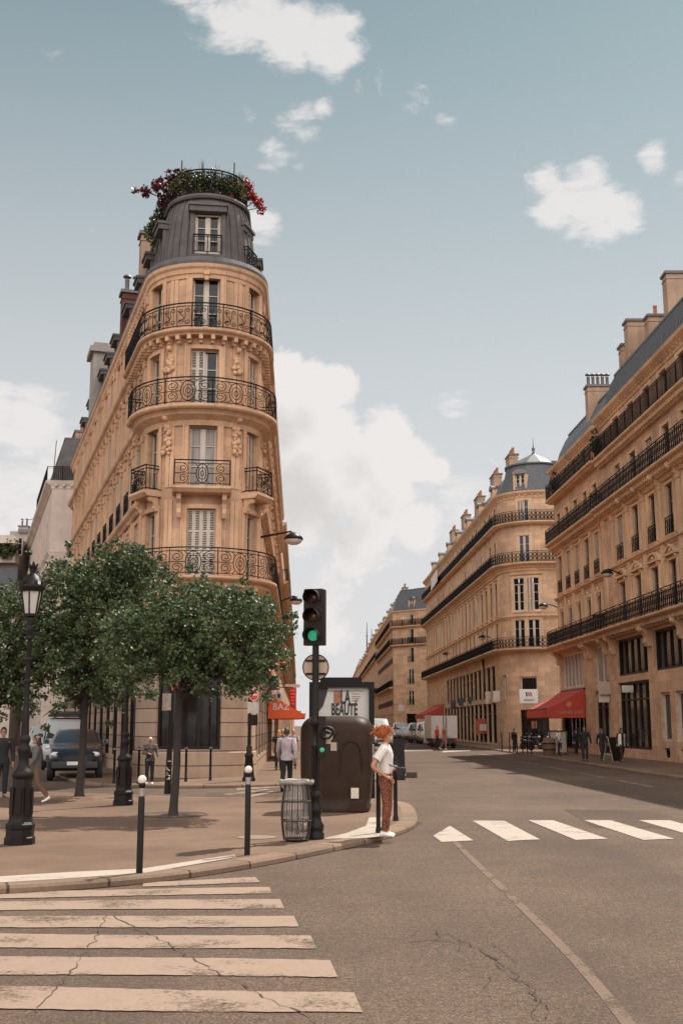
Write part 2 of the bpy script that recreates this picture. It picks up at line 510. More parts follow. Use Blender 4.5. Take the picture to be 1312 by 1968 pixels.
def railing(mb, path, s0, s1, z, h, off, style, step=1.25, r=0.014, mat=0, ends=0.0):
    hr = 0.026
    sweep(mb, path, s0, s1, [(off - hr, z + h - 0.035), (off + hr, z + h - 0.035), (off + hr, z + h), (off - hr, z + h)], mat)
    for zz in (z + 0.07, z + h - 0.14) if style != 'bars' else (z + 0.07, z + h * 0.86):
        sweep(mb, path, s0, s1, [(off - 0.014, zz), (off + 0.014, zz), (off + 0.014, zz + 0.022), (off - 0.014, zz + 0.022)], mat)
    n = max(1, round((s1 - s0) / step)); d = (s1 - s0) / n
    zb, zt = z + 0.09, z + h - 0.14; H = zt - zb; zc = (zb + zt) / 2
    for i in range(n + 1):
        s = s0 + d * i
        mb.tube([path.pt(s, off, z - 0.02), path.pt(s, off, z + h)], r * 1.35, 4, mat, False)
    for i in range(n):
        a = s0 + d * i; c = a + d / 2
        if style == 'medallion':
            for k, rr in ((1.0, r * 1.2), (0.62, r), (0.28, r)):
                wire(mb, path, [(c + 0.2 * k * cos(t * pi / 9) * 1.0, zc + H * 0.49 * k * sin(t * pi / 9)) for t in range(19)], off, rr, 4, mat)
            wire(mb, path, [(c, zb), (c, zt)], off, r * 0.9, 4, mat)
            for sg in (-1, 1):
                x = c + sg * d * 0.335
                rr = min(d * 0.15, H * 0.24)
                wire(mb, path, spiral(x, zc + H * 0.25, rr, rr * 0.25, pi / 2 + (0 if sg > 0 else 0), pi / 2 + sg * 3.3 * pi, 16), off, r, 4, mat)
                wire(mb, path, spiral(x, zc - H * 0.25, rr, rr * 0.25, -pi / 2, -pi / 2 - sg * 3.3 * pi, 16), off, r, 4, mat)
                wire(mb, path, [(c + sg * 0.2, zc), (x + sg * rr * 0.2, zc), (c + sg * (d / 2 - 0.02), zc)], off, r, 4, mat)
                wire(mb, path, [(c + sg * 0.14, zc + H * 0.36), (c + sg * 0.24, zt)], off, r * 0.8, 4, mat)
                wire(mb, path, [(c + sg * 0.14, zc - H * 0.36), (c + sg * 0.24, zb)], off, r * 0.8, 4, mat)
        elif style == 'lyre':
            m = max(2, round(d / 0.42)); e = d / m
            for q in range(m):
                x = a + e * (q + 0.5)
                mb.tube([path.pt(a + e * q, off, zb), path.pt(a + e * q, off, zt)], r * 0.9, 4, mat, False)
                for sg in (-1, 1):
                    rr = e * 0.2
                    wire(mb, path, spiral(x + sg * e * 0.24, zc + H * 0.3, rr * 0.3, rr, 0, sg * 3.0 * pi, 10) + [(x + sg * e * 0.1, zc), (x, zc - H * 0.12)], off, r, 4, mat)
                    wire(mb, path, spiral(x + sg * e * 0.22, zc - H * 0.3, rr * 0.3, rr * 1.05, 0, -sg * 3.0 * pi, 10) + [(x, zc - H * 0.12)], off, r, 4, mat)
        elif style == 'lattice':
            m = max(2, round(d / 0.3)); e = d / m
            for q in range(m):
                x = a + e * (q + 0.5)
                mb.tube([path.pt(a + e * q, off, zb), path.pt(a + e * q, off, zt)], r, 4, mat, False)
                wire(mb, path, [(x + e * 0.36 * cos(t * pi / 5), zc + H * 0.24 + H * 0.2 * sin(t * pi / 5)) for t in range(11)], off, r, 3, mat)
                wire(mb, path, [(x + e * 0.36 * cos(t * pi / 5), zc - H * 0.22 + H * 0.22 * sin(t * pi / 5)) for t in range(11)], off, r, 3, mat)
        else:
            m = max(2, round(d / 0.12)); e = d / m
            for q in range(1, m):
                mb.tube([path.pt(a + e * q, off, zb - 0.02), path.pt(a + e * q, off, zt + 0.06)], r * 0.8, 3, mat, False)
    if ends:
        for s in (s0, s1):
            for zz in (z + 0.07, z + h - 0.03, z + h - 0.14):
                mb.tube([path.pt(s, off, zz), path.pt(s, off - ends, zz)], 0.02, 4, mat, False)
            k = max(2, int(ends / 0.13))
            for i in range(1, k + 1):
                o2 = off - ends * i / k
                mb.tube([path.pt(s, o2, z + 0.07), path.pt(s, o2, z + h - 0.03)], r * 0.8, 3, mat, False)
# ------------------------------------------------------------------ shared materials
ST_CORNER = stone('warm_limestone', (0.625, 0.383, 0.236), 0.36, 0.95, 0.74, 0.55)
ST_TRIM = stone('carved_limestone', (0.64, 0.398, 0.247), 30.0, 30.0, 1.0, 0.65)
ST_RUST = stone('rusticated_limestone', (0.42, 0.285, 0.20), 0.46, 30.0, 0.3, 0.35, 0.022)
ST_ROW = stone('boulevard_limestone', (0.625, 0.402, 0.252), 0.38, 1.0, 0.75, 0.5)
ST_ROWT = stone('boulevard_trim_limestone', (0.64, 0.425, 0.26), 30.0, 30.0, 1.0, 0.5)
ST_PALE = stone('pale_render', (0.62, 0.50, 0.42), 30.0, 30.0, 1.0, 0.3)
ST_GREY = stone('grey_party_render', (0.34, 0.30, 0.265), 30.0, 30.0, 1.0, 0.5)
SLATE = plain('dark_zinc_roof', (0.115, 0.102, 0.098), 0.78, 0.0, 0.25, 3.0, 0.1, 0.25)
ZINC = plain('grey_zinc_roof', (0.19, 0.18, 0.18), 0.7, 0.0, 0.2, 2.0, 0.1, 0.3)
SLATE_B = plain('slate_roof', (0.085, 0.085, 0.09), 0.55, 0.0, 0.25, 5.0, 0.2)
IRON = plain('black_wrought_iron', (0.010, 0.008, 0.008), 0.55, 0.0, 0.15, 9.0, 0, 0.12)
IRON_D = plain('dark_cast_iron', (0.013, 0.0095, 0.0075), 0.42, 0.0, 0.25, 14.0, 0.15, 0.2)
FRAME = plain('painted_window_wood', (0.50, 0.42, 0.35), 0.55)
FRAME_D = plain('dark_shopfront_wood', (0.014, 0.010, 0.008), 0.5, spec=0.25)
SHUT = plain('grey_shutter_paint', (0.46, 0.36, 0.28), 0.6)
SHUT_G = plain('pale_shutter_paint', (0.50, 0.43, 0.36), 0.6)
GL_D = glass_mat('dark_window_glass', (0.014, 0.012, 0.012), 0.05, 1.0, 0.08, 0.32)
GL_C = curtain_glass('net_curtained_glass', (0.33, 0.28, 0.25))
GL_CD = curtain_glass('dim_curtained_glass', (0.065, 0.052, 0.045))
GL_S = glass_mat('shop_glass', (0.012, 0.009, 0.008), 0.08, 1.0, 0.1, 0.35)
GL_F = glass_mat('dull_street_glass', (0.016, 0.014, 0.014), 0.5, 1.0, 0.0, 0.0)
BRICK_R = stone('chimney_brick', (0.22, 0.085, 0.06), 0.075, 0.22, 0.6, 0.3, 0.01)
CHIM = stone('chimney_render', (0.40, 0.27, 0.19), 30.0, 30.0, 1.0, 0.55)
POT = plain('terracotta_pot', (0.36, 0.12, 0.06), 0.8)
LEAD = plain('lead_flashing', (0.13, 0.115, 0.11), 0.55, 0.2)
ROOFTOP = plain('flat_roof_felt', (0.10, 0.095, 0.09), 0.9)

DISP = [plain('cream_display_card', (0.34, 0.27, 0.19), 0.7, 0, 0.5, 9), plain('amber_display', (0.30, 0.14, 0.05), 0.6, 0, 0.6, 8), plain('grey_display', (0.16, 0.15, 0.14), 0.6, 0, 0.6, 9), plain('dim_shelves', (0.08, 0.055, 0.04), 0.7, 0, 0.7, 12)]
WM = {}
FRAME_S = plain('weathered_window_wood', (0.17, 0.125, 0.09), 0.65)
def window_meshes(w, h, kind, fm=None):
    fm = fm or FRAME
    k = (round(w, 2), round(h, 2), kind, fm.name)
    if k in WM: return WM[k]
    f = MB(); g = MB(); t = 0.055
    for x in (-w / 2 + t / 2, w / 2 - t / 2): f.box((x, 0, h / 2), (t, 0.09, h))
    f.box((0, 0, h - t / 2), (w - 2 * t, 0.086, t)); f.box((0, 0, t / 2 + 0.03), (w - 2 * t, 0.086, t + 0.06))
    tr = h * 0.80 if kind == 'transom' else h - t
    if kind == 'transom': f.box((0, -0.003, tr), (w - 2 * t, 0.084, 0.06))
    f.box((0, -0.012, tr / 2), (0.10, 0.09, tr - 0.09))
    for sg in (-1, 1):
        x0, x1 = (0.05, w / 2 - t); xm = sg * (x0 + x1) / 2
        for xx in (x0 + 0.022, x1 - 0.022): f.box((sg * xx, -0.006, tr / 2), (0.044, 0.07, tr - 0.12))
        if kind != 'wide':
            for zz in (0.36, 0.69): f.box((xm, -0.004, tr * zz), (x1 - x0 - 0.09, 0.05, 0.028))
        g.box((xm, 0.02, h / 2), (x1 - x0, 0.012, h - 0.05))
    WM[k] = (f.mesh('window', [fm]), g)
    return WM[k]

GLM = {}
def glass_mesh(w, h, kind, mt):
    k = (round(w, 2), round(h, 2), kind, mt.name)
    if k not in GLM: GLM[k] = window_meshes(w, h, kind)[1].mesh('glass', [mt])
    return GLM[k]

SHM = {}
def shutter_mesh(w, h, mt):
    k = (round(w, 2), round(h, 2), mt.name)
    if k in SHM: return SHM[k]
    m = MB(); t = 0.055
    for x in (t / 2, w - t / 2): m.box((x, 0, h / 2), (t, 0.04, h))
    for z in (t / 2, h * 0.36, h * 0.68, h - t / 2): m.box((w / 2, 0, z), (w - 2 * t, 0.036, t))
    n = max(8, int(h / 0.062))
    for i in range(n):
        z = 0.06 + (h - 0.12) * (i + 0.5) / n
        R = Matrix.Rotation(radians(38), 3, 'X')
        m.box((w / 2, 0, z), (w - 2 * t, 0.052, 0.012), M=R)
    SHM[k] = m.mesh('shutter', [mt]); return SHM[k]

GDM = {}
def guard_mesh(w, h, off, style):
    k = (round(w, 2), h, off, style)
    if k not in GDM:
        m = MB(); railing(m, Path(('L', (-w / 2, 0, 0), (w / 2, 0, 0))), 0, w, 0.0, h, off, style, 0.7, 0.013)
        GDM[k] = m.mesh('window_guard', [IRON])
    return GDM[k]

def add_window(root, path, s, w, z0, z1, inset=0.27, glass=None, kind='plain', shut=0, guard=None, smat=None, goff=None, fm=None):
    me, g = window_meshes(w, z1 - z0, kind, fm)
    p = path.pt(s, -inset, z0) - V(root.location)
    o = link_mesh('window', me, root, p, path.ang(s))
    link_mesh('glass', glass_mesh(w, z1 - z0, kind, glass or GL_D), o)
    smat = smat or SHUT
    if shut:                      # 1 = one pair of leaves drawn over the left half, 2 = both halves shut
        lw = w / 4 - 0.004
        xs = {1: (0, 1), 2: (0, 1, 2, 3)}[shut]
        for q in xs:
            link_mesh('shutter', shutter_mesh(lw, z1 - z0 - 0.04, smat), o, (-w / 2 + q * w / 4 + 0.002, -0.085 - 0.004 * (q % 2), 0.02))
    if guard: link_mesh('window_guard', guard_mesh(w + 0.1, 0.85, goff if goff is not None else inset + 0.06, guard), o)
    return o

def surround(mb, path, s, w, z0, z1, t=0.15, pr=0.055, head=True, key=False, sill=True):
    for sg in (-1, 1):
        a = s + sg * (w / 2 + 0.01); b = s + sg * (w / 2 + t)
        sweep(mb, path, min(a, b), max(a, b), [(-0.02, z0), (pr, z0), (pr, z1 + t), (-0.02, z1 + t)])
        a2 = s + sg * (w / 2 + t); b2 = s + sg * (w / 2 + t + 0.05)
        sweep(mb, path, min(a2, b2), max(a2, b2), [(-0.02, z0), (pr * 1.6, z0), (pr * 1.6, z1 + t + 0.03), (-0.02, z1 + t + 0.03)])
    sweep(mb, path, s - w / 2 - 0.01, s + w / 2 + 0.01, [(-0.02, z1 + 0.005), (pr, z1 + 0.005), (pr, z1 + t), (-0.02, z1 + t)])
    if head: sweep(mb, path, s - w / 2 - t - 0.09, s + w / 2 + t + 0.09, [(-0.02, z1 + t + 0.06), (0.1, z1 + t + 0.06), (0.17, z1 + t + 0.13), (0.17, z1 + t + 0.17), (-0.02, z1 + t + 0.2)])
    if sill: sweep(mb, path, s - w / 2 - 0.12, s + w / 2 + 0.12, [(-0.02, z0 - 0.14), (0.08, z0 - 0.14), (0.12, z0 - 0.05), (0.12, z0 - 0.004), (-0.02, z0 - 0.004)])
    if key:
        p, n, tt = path.at(s)
        for q, (hw, zz, pr2) in enumerate(((0.10, 0.02, 0.14), (0.07, -0.16, 0.10))):
            mb.box(p + n * pr2 * 0.5 + V((0, 0, z1 + t * 0.6 + zz)), (hw * 2, pr2, 0.2), path.ang(s))
        mb.ball(p + n * 0.1 + V((0, 0, z1 + t + 0.1)), 0.09, 5, 0)

def slab(mb, path, s0, s1, z, proj, th=0.2):
    sweep(mb, path, s0, s1, [(-0.02, z - th), (proj * 0.62, z - th), (proj * 0.72, z - th * 0.72), (proj - 0.07, z - th * 0.62), (proj - 0.02, z - th * 0.45), (proj, z - th * 0.3), (proj, z), (-0.02, z)])

def modillions(mb, path, s0, s1, z, proj, step, w=0.13, h=0.16):
    n = max(1, int((s1 - s0) / step))
    for i in range(n):
        s = s0 + (s1 - s0) * (i + 0.5) / n
        p, nn, t = path.at(s)
        mb.box(p + nn * proj / 2 + V((0, 0, z - h / 2)), (w, proj, h), path.ang(s))
        mb.box(p + nn * proj * 0.3 + V((0, 0, z - h - h * 0.3)), (w * 0.8, proj * 0.6, h * 0.6), path.ang(s))

def console(mb, path, s, z, h, proj, w):
    p, n, t = path.at(s)
    pr = [(0, z), (proj, z), (proj, z - 0.1), (proj * 0.86, z - h * 0.28), (proj * 0.55, z - h * 0.42), (proj * 0.42, z - h * 0.62), (proj * 0.5, z - h * 0.8), (proj * 0.3, z - h), (0, z - h)]
    pts = [p + n * (o - 0.02) + t * (-w / 2) + V((0, 0, zz)) for o, zz in pr]
    mb.extrude(pts, t * w)
    mb.ball(p + n * proj * 0.72 + V((0, 0, z - h * 0.2)), w * 0.62, 5, 0)

def garland(mb, path, s, z, h, seed=0):
    rd = random.Random(seed)
    for i in range(26):
        u = i / 25
        wd = 0.1 + 0.22 * max(0, u - 0.55) * 2.2 * (1 if u < 0.85 else 0.5)
        ss = s + rd.uniform(-wd, wd)
        mb.ball(path.pt(ss, 0.06 + rd.random() * 0.05, z - h * u), 0.055 + rd.random() * 0.045, 4, 0)

def pediment(mb, path, s, w, z, kind, proj=0.24):
    p, n, t = path.at(s); a = w / 2; h = 0.42 if kind == 'tri' else 0.4
    def arch(k, lift):
        if kind == 'tri': return [(-k, lift), (0, lift + h * k / a), (k, lift)]
        return [(k * cos(pi - i * pi / 10), lift + h * k / a * sin(i * pi / 10)) for i in range(11)]
    outer = arch(a, 0.1); inner = arch(a * 0.72, 0.1)
    ring = outer + inner[::-1]
    for i in range(len(outer) - 1):
        q = [outer[i], outer[i + 1], inner[i + 1], inner[i]]
        mb.extrude([p - n * 0.02 + t * x + V((0, 0, z + zz)) for x, zz in q], n * proj)
    mb.extrude([p - n * 0.02 + t * x + V((0, 0, z + zz)) for x, zz in [(-a, 0), (a, 0), (a, 0.1), (-a, 0.1)]], n * proj)
    mb.extrude([p - n * 0.02 + t * x + V((0, 0, z + zz)) for x, zz in inner], n * 0.1)
    mb.ball(p + n * 0.12 + V((0, 0, z + 0.1 + h * 0.3)), 0.1, 5, 0)
    for sg in (-1, 1): console(mb, path, s + sg * a * 0.78, z - 0.004, 0.42, proj * 0.8, 0.13)

def pilaster(mb, path, s, w, z0, z1, pr=0.07):
    sweep(mb, path, s - w / 2, s + w / 2, [(-0.02, z0), (pr, z0), (pr, z1), (-0.02, z1)])
    sweep(mb, path, s - w / 2 - 0.05, s + w / 2 + 0.05, [(-0.02, z1 - 0.3), (pr + 0.03, z1 - 0.3), (pr + 0.06, z1 - 0.18), (pr + 0.06, z1 - 0.003), (-0.02, z1 - 0.003)])
    sweep(mb, path, s - w / 2 - 0.04, s + w / 2 + 0.04, [(-0.02, z0 + 0.003), (pr + 0.04, z0 + 0.003), (pr + 0.04, z0 + 0.2), (-0.02, z0 + 0.2)])

POTM = {}
def pot_mesh(kind):
    if kind not in POTM:
        m = MB()
        if kind == 'clay': m.lathe([(0.12, 0), (0.14, 0.05), (0.11, 0.1), (0.10, 0.5), (0.125, 0.55), (0.125, 0.62), (0.09, 0.62), (0.09, 0.4)], n=10)
        else:
            m.lathe([(0.10, 0), (0.10, 0.55), (0.105, 0.56), (0.105, 0.6)], n=10)
            m.lathe([(0.2, 0.72), (0.16, 0.8), (0.03, 0.86)], n=10)
            for k in range(3): m.box((0.09 * cos(k * 2.1), 0.09 * sin(k * 2.1), 0.66), (0.02, 0.02, 0.14))
        POTM[kind] = m.mesh('pot', [POT if kind == 'clay' else LEAD])
    return POTM[kind]

def chimney(root, c, size, z0, z1, rz=0.0, mat=None, pots=3, kind='clay', label=None):
    m = MB(); h = z1 - z0
    m.box((0, 0, h / 2), (size[0], size[1], h))
    m.box((0, 0, h + 0.07), (size[0] + 0.18, size[1] + 0.18, 0.14), mat=1)
    m.box((0, 0, h - 0.25), (size[0] + 0.07, size[1] + 0.07, 0.07), mat=0)
    o = m.build('chimney', [mat or CHIM, LEAD], root)
    o.location = V((c[0], c[1], z0)) - V(root.location); o.rotation_euler = (0, 0, rz)
    if label: o['label'] = label
    long = size[0] >= size[1]
    for i in range(pots):
        u = (i + 0.5) / pots - 0.5
        link_mesh('pot', pot_mesh(kind), o, (size[0] * u if long else 0, 0 if long else size[1] * u, h + 0.138), 0.7 * i)
    return o

def mansard(root, path, s0, s1, z0, h, inset, mat, back, seams=0.0, base=0.02, name='roof', top_z=None, curve=0.0):
    m = MB()
    k = [(-base, z0), (-base - inset * (0.35 - curve * 0.1), z0 + h * 0.5), (-base - inset * 0.75, z0 + h * 0.85), (-base - inset, z0 + h)]
    sweep(m, path, s0, s1, k, 0, False)
    ss = path.samples(s0, s1)
    top = [path.pt(s, -base - inset, z0 + h) for s in ss]
    m.poly(top + [V((b[0], b[1], z0 + h)) for b in back], 1)
    # closing flanks at both ends
    for s in (s0, s1):
        m.poly([path.pt(s, o, z) for o, z in k] + [path.pt(s, -base - inset - 2.5, z0 + h), path.pt(s, -base - inset - 2.5, z0)], 2)
    sweep(m, path, s0, s1, [(-base - inset - 0.1, z0 + h - 0.02), (-base - inset + 0.06, z0 + h - 0.02), (-base - inset + 0.06, z0 + h + 0.1), (-base - inset - 0.1, z0 + h + 0.1)], 0)
    if seams:
        n = int((s1 - s0) / seams)
        for i in range(1, n):
            s = s0 + (s1 - s0) * i / n
            m.tube([path.pt(s, o + 0.015, z) for o, z in k], 0.028, 4, 0)
    return m.build(name, [mat, ROOFTOP, CHIM], root, world=True)

DOR = {}
def dormer(root, path, s, z, w=1.0, h=1.5, off=-0.2, mat=None, kind='flat', depth=1.3, glass=None):
    mat = mat or SLATE
    key = (w, h, kind, mat.name, depth)
    if key not in DOR:
        m = MB(); t = 0.16
        for sg in (-1, 1): m.box((sg * (w / 2 + t / 2), depth / 2, h / 2), (t, depth, h), mat=1 if kind != 'flat' else 0)
        m.box((0, depth / 2, 0.06), (w - 0.004, depth, 0.12))
        if kind == 'flat':
            m.box((0, depth / 2 - 0.1, h + 0.12), (w + 2 * t + 0.08, depth + 0.16, 0.2)); m.box((0, depth / 2 - 0.13, h + 0.27), (w + 2 * t + 0.16, depth + 0.22, 0.1))
        elif kind == 'gable':
            a = w / 2 + t + 0.1
            m.extrude([V((-a, -0.12, h)), V((a, -0.12, h)), V((0, -0.12, h + 0.5))], (0, depth + 0.1, 0), 0)
        else:
            a = w / 2 + t + 0.06
            m.extrude([V((a * cos(i * pi / 10), -0.12, h + 0.42 * sin(i * pi / 10))) for i in range(11)], (0, depth + 0.1, 0), 0)
        DOR[key] = m.mesh('dormer', [mat, ST_ROWT])
    o = link_mesh('dormer', DOR[key], root, path.pt(s, off, z) - V(root.location), path.ang(s))
    me, g = window_meshes(w - 0.02, h - 0.14, 'plain')
    q = link_mesh('dormer_window', me, o, (0, 0.16, 0.125))
    link_mesh('dormer_glass', glass_mesh(w - 0.02, h - 0.14, 'plain', glass or GL_D), q)
    return o

def balcony(root, path, s0, s1, z, proj, style, th=0.2, step=1.25, mod=0.0, h=0.95, r=0.014, ends=True, rail=None):
    m = MB(); slab(m, path, s0, s1, z, proj, th)
    if mod: modillions(m, path, s0, s1, z - th - 0.003, proj * 0.72, mod)
    b = m.build('balcony', [ST_TRIM if root.get('corner') else ST_ROWT], root, world=True)
    k = MB(); a, c = rail or (s0 + 0.05, s1 - 0.05)
    railing(k, path, a, c, z, h, proj - 0.07, style, step, r, 0, (proj - 0.12) if ends else 0)
    k.build('railing', [IRON], b, world=True)
    return b

# ------------------------------------------------------------------ the flatiron corner building
def corner_building():
    Cc = V((-4.97, 40.0, 0)); r = 2.0
    dl = V((-0.3065, 0.9519, 0)); dr = V((-0.0365, 0.9993, 0))
    nl = V((-0.9519, -0.3065, 0)); nr = V((0.9993, 0.0365, 0))
    TL = Cc + nl * r; TR = Cc + nr * r
    LL, LR = 32.0, 48.0
    a0, a1 = atan2(nl.y, nl.x), atan2(nr.y, nr.x)
    P = Path(('L', TL + dl * LL, TL), ('A', Cc, r, a0, a1), ('L', TR, TR + dr * LR))
    sA = LL; sB = LL + (a1 - a0) * r
    af = atan2(-Cc.y, -Cc.x)
    sC = sA + (af - a0) * r                     # middle of the rounded front, facing the camera
    sL, sR = sC - radians(61) * r, sC + radians(60) * r
    root = thing('corner_building', 'narrow rounded stone apartment building with iron balconies and a planted roof terrace', 'building', (Cc.x, Cc.y, 0))
    root['corner'] = 1
    Yw, Yb = 38.1, 37.5
    zz = lambda y, Y=Yw: zat(y, Y)
    zb1, zb2, zb3, zb4 = zz(1106, Yb), zz(934, Yb), zz(776, Yb), zz(627, Yb)
    zc = zz(502, Yb)
    print('LEVELS', zb1, zb2, zb3, zb4, zc)
    rows = [(zb1 + 0.02, zz(978)), (zb2 + 0.06, zz(817)), (zb3 + 0.02, zz(672)), (zb4 + 0.02, zz(532))]
    gz0, gz1 = 0.98, 4.35
    ops = []; wins = []
    cols_l = [sA - 1.9 - 2.42 * i for i in range(12)]
    cols_r = [sB + 2.2 + 2.9 * i for i in range(12)]
    for ri, (z0, z1) in enumerate(rows):
        for s in [sC, sL, sR] + cols_l + cols_r:
            w = 0.96 if s == sC else (0.84 if s in (sL, sR) else 0.98)
            ops.append((s - w / 2, s + w / 2, z0, z1, 0.27 if sA < s < sB else 0.09)); wins.append((ri, s, w, z0, z1))
    # ground floor openings (shop windows)
    shops = [(sC - radians(42) * r, sC + radians(24) * r), (sB + 0.5, sB + 2.9), (sB + 3.5, sB + 6.2), (sB + 6.8, sB + 9.6), (sB + 10.2, sB + 13.0), (sB + 13.6, sB + 16.4), (sB + 17.0, sB + 20.0), (sB + 20.6, sB + 23.4)]
    shops += [(sA - 0.7 - 2.5 * (i + 1) + 0.42, sA - 0.7 - 2.5 * i) for i in range(9)]
    for a, b in shops: ops.append((a, b, gz0 if a > sA - 0.8 and b < sB else 0.62, gz1, 0.22))
    w1 = MB(); wall(w1, P, 0, P.len, 4.7, zc, ops); w1.build('wall', [ST_CORNER], root, world=True)
    # ground floor: rusticated piers, plinth
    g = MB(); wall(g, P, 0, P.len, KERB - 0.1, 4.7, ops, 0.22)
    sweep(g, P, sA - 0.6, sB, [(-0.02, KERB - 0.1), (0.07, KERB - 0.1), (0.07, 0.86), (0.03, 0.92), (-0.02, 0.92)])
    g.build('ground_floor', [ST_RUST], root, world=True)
    rr = MB()
    back = [TR + dr * LR, TL + dl * LL]
    rr.poly([P.pt(0, 0, zc), P.pt(P.len, 0, zc), P.pt(P.len, 0, 0), P.pt(0, 0, 0)])
    rr.build('rear_wall', [ST_PALE], root, world=True)
    # trims
    t = MB()
    for ri, s, w, z0, z1 in wins:
        arc = sA < s < sB
        surround(t, P, s, w, z0, z1, 0.15 if arc else 0.17, 0.05 if arc else 0.045, head=(not arc and ri < 3), key=(s == sC and ri == 3) or (not arc and ri in (1, 2)), sill=(ri == 1 or not arc))
        if ri == 1 and not arc: pediment(t, P, s, w + 0.5, z1 + 0.3, 'seg' if round(s) % 2 else 'tri', 0.2)
    # slim panels and pilaster strips on the rounded front
    for z0, z1 in ((zb1 + 0.12, zb2 - 0.35), (zb2 + 0.1, zb3 - 0.5), (zb3 + 0.12, zb4 - 0.45), (zb4 + 0.12, zc - 0.42)):
        for d in (-36, -31, 31, 36):
            s = sC + radians(d) * r
            sweep(t, P, s - 0.075, s + 0.075, [(-0.02, z0), (0.035, z0), (0.035, z1), (-0.02, z1)])
        for d in (-46, 46):
            s = sC + radians(d) * r
            for q in (-0.17, 0.17): sweep(t, P, s + q - 0.02, s + q + 0.02, [(-0.02, z0 + 0.2), (0.03, z0 + 0.2), (0.03, z1 - 0.25), (-0.02, z1 - 0.25)])
            sweep(t, P, s - 0.14, s + 0.14, [(-0.02, z1 - 0.29), (0.032, z1 - 0.29), (0.032, z1 - 0.25), (-0.02, z1 - 0.25)])
    for i in range(13):
        s = sA - 0.65 - 2.42 * i
        if s > 0.3:
            for z0, z1 in ((zb1 + 0.15, zb3 - 0.45), (zb3 + 0.1, zb4 - 0.4), (zb4 + 0.1, zc - 0.4)): pilaster(t, P, s, 0.42, z0, z1, 0.07)
    for i in range(13):
        s = sB + 0.75 + 2.9 * i
        for z0, z1 in ((zb1 + 0.15, zb3 - 0.45), (zb3 + 0.1, zb4 - 0.4), (zb4 + 0.1, zc - 0.4)): pilaster(t, P, s, 0.42, z0, z1, 0.07)
    # brackets with garlands either side of the third-floor window
    for d, sd in ((-35, 1), (33, 2)):
        s = sC + radians(d) * r
        console(t, P, s, zb3 - 0.24, 0.55, 0.36, 0.2); garland(t, P, s, zb3 - 0.62, 0.95, sd)
        console(t, P, s, zb4 - 0.5, 0.5, 0.22, 0.16); garland(t, P, s, zb4 - 0.9, 0.5, sd + 5)
    # string courses where no balcony runs
    for z, a, b in ((zb2 - 0.1, 0, sA - 0.8), (zb3, 0, sA - 0.95), (zb4, 0, sA - 4.0), (zb1, 0, sA - 6.0), (zb3, sB + 1.2, P.len), (zb4, sB + 5.0, P.len), (zb2 - 0.1, sB + 1.0, P.len)):
        sweep(t, P, a, b, [(-0.02, z - 0.32), (0.1, z - 0.32), (0.14, z - 0.22), (0.26, z - 0.14), (0.3, z - 0.06), (0.3, z), (-0.02, z + 0.04)])
    # deep coved soffit under the first-floor balcony
    sweep(t, P, sA - 6.0, P.len, [(-0.02, zb1 - 1.0), (0.05, zb1 - 1.0), (0.09, zb1 - 0.88), (0.1, zb1 - 0.66), (0.2, zb1 - 0.42), (0.44, zb1 - 0.28), (0.5, zb1 - 0.205), (-0.02, zb1 - 0.205)])
    sweep(t, P, 0, P.len, [(-0.02, 4.42), (0.07, 4.42), (0.12, 4.56), (0.12, 4.66), (-0.02, 4.7)])
    for d in (-52, -20, 20, 52): console(t, P, sC + radians(d) * r, zb1 - 0.21, 0.6, 0.46, 0.2)
    # main cornice
    sweep(t, P, 0, P.len, [(-0.02, zc - 0.42), (0.05, zc - 0.42), (0.07, zc - 0.3), (0.12, zc - 0.26), (0.15, zc - 0.12), (0.22, zc - 0.05), (0.25, zc + 0.06), (-0.02, zc + 0.06)])
    modillions(t, P, 0, sA - 0.3, zc - 0.262, 0.13, 0.4, 0.12, 0.1)
    t.build('stone_trim', [ST_TRIM], root, world=True)
    # windows
    rd = random.Random(4)
    for ri, s, w, z0, z1 in wins:
        arc = sA < s < sB
        gl = GL_C if (ri == 1 and arc) else (GL_D if ri == 3 or arc else rd.choice([GL_F, GL_F, GL_CD]))
        sh = 0
        if s == sC: sh = {0: 2, 2: 1}.get(ri, 0)
        elif arc and ri in (1, 2) and s == sR: sh = 2
        elif not arc: sh = rd.choice([0, 0, 0, 1])
        if s == sL: gl = GL_CD if ri != 3 else GL_D
        gd = 'lattice' if (not arc and ri in (0, 1) and s < sA) else None
        add_window(root, P, s, w + 0.03, z0, z1, 0.26 if arc else 0.075, gl, 'plain', sh, gd, SHUT_G if s == sC else SHUT, 0.22)
    # balconies: fourth floor with brackets, third floor, first floor
    balcony(root, P, sA - 4.1, sB + 4.0, zb4, 0.45, 'lyre', 0.2, 0.9, 0.36, 0.92, 0.013)
    balcony(root, P, sA - 0.95, sB + 1.2, zb3, 0.65, 'medallion', 0.24, 1.22, 0, 0.95, 0.013)
    balcony(root, P, sA - 3.0, P.len, zb1, 0.7, 'medallion', 0.2, 1.22, 0, 0.95, 0.013)
    sf = MB()     # carved soffit moulding of the third-floor balcony
    sweep(sf, P, sA - 0.95, sB + 1.2, [(-0.02, zb3 - 0.62), (0.06, zb3 - 0.62), (0.12, zb3 - 0.45), (0.38, zb3 - 0.3), (0.42, zb3 - 0.243), (-0.02, zb3 - 0.243)])
    sf.build('balcony_soffit', [ST_TRIM], root, world=True)
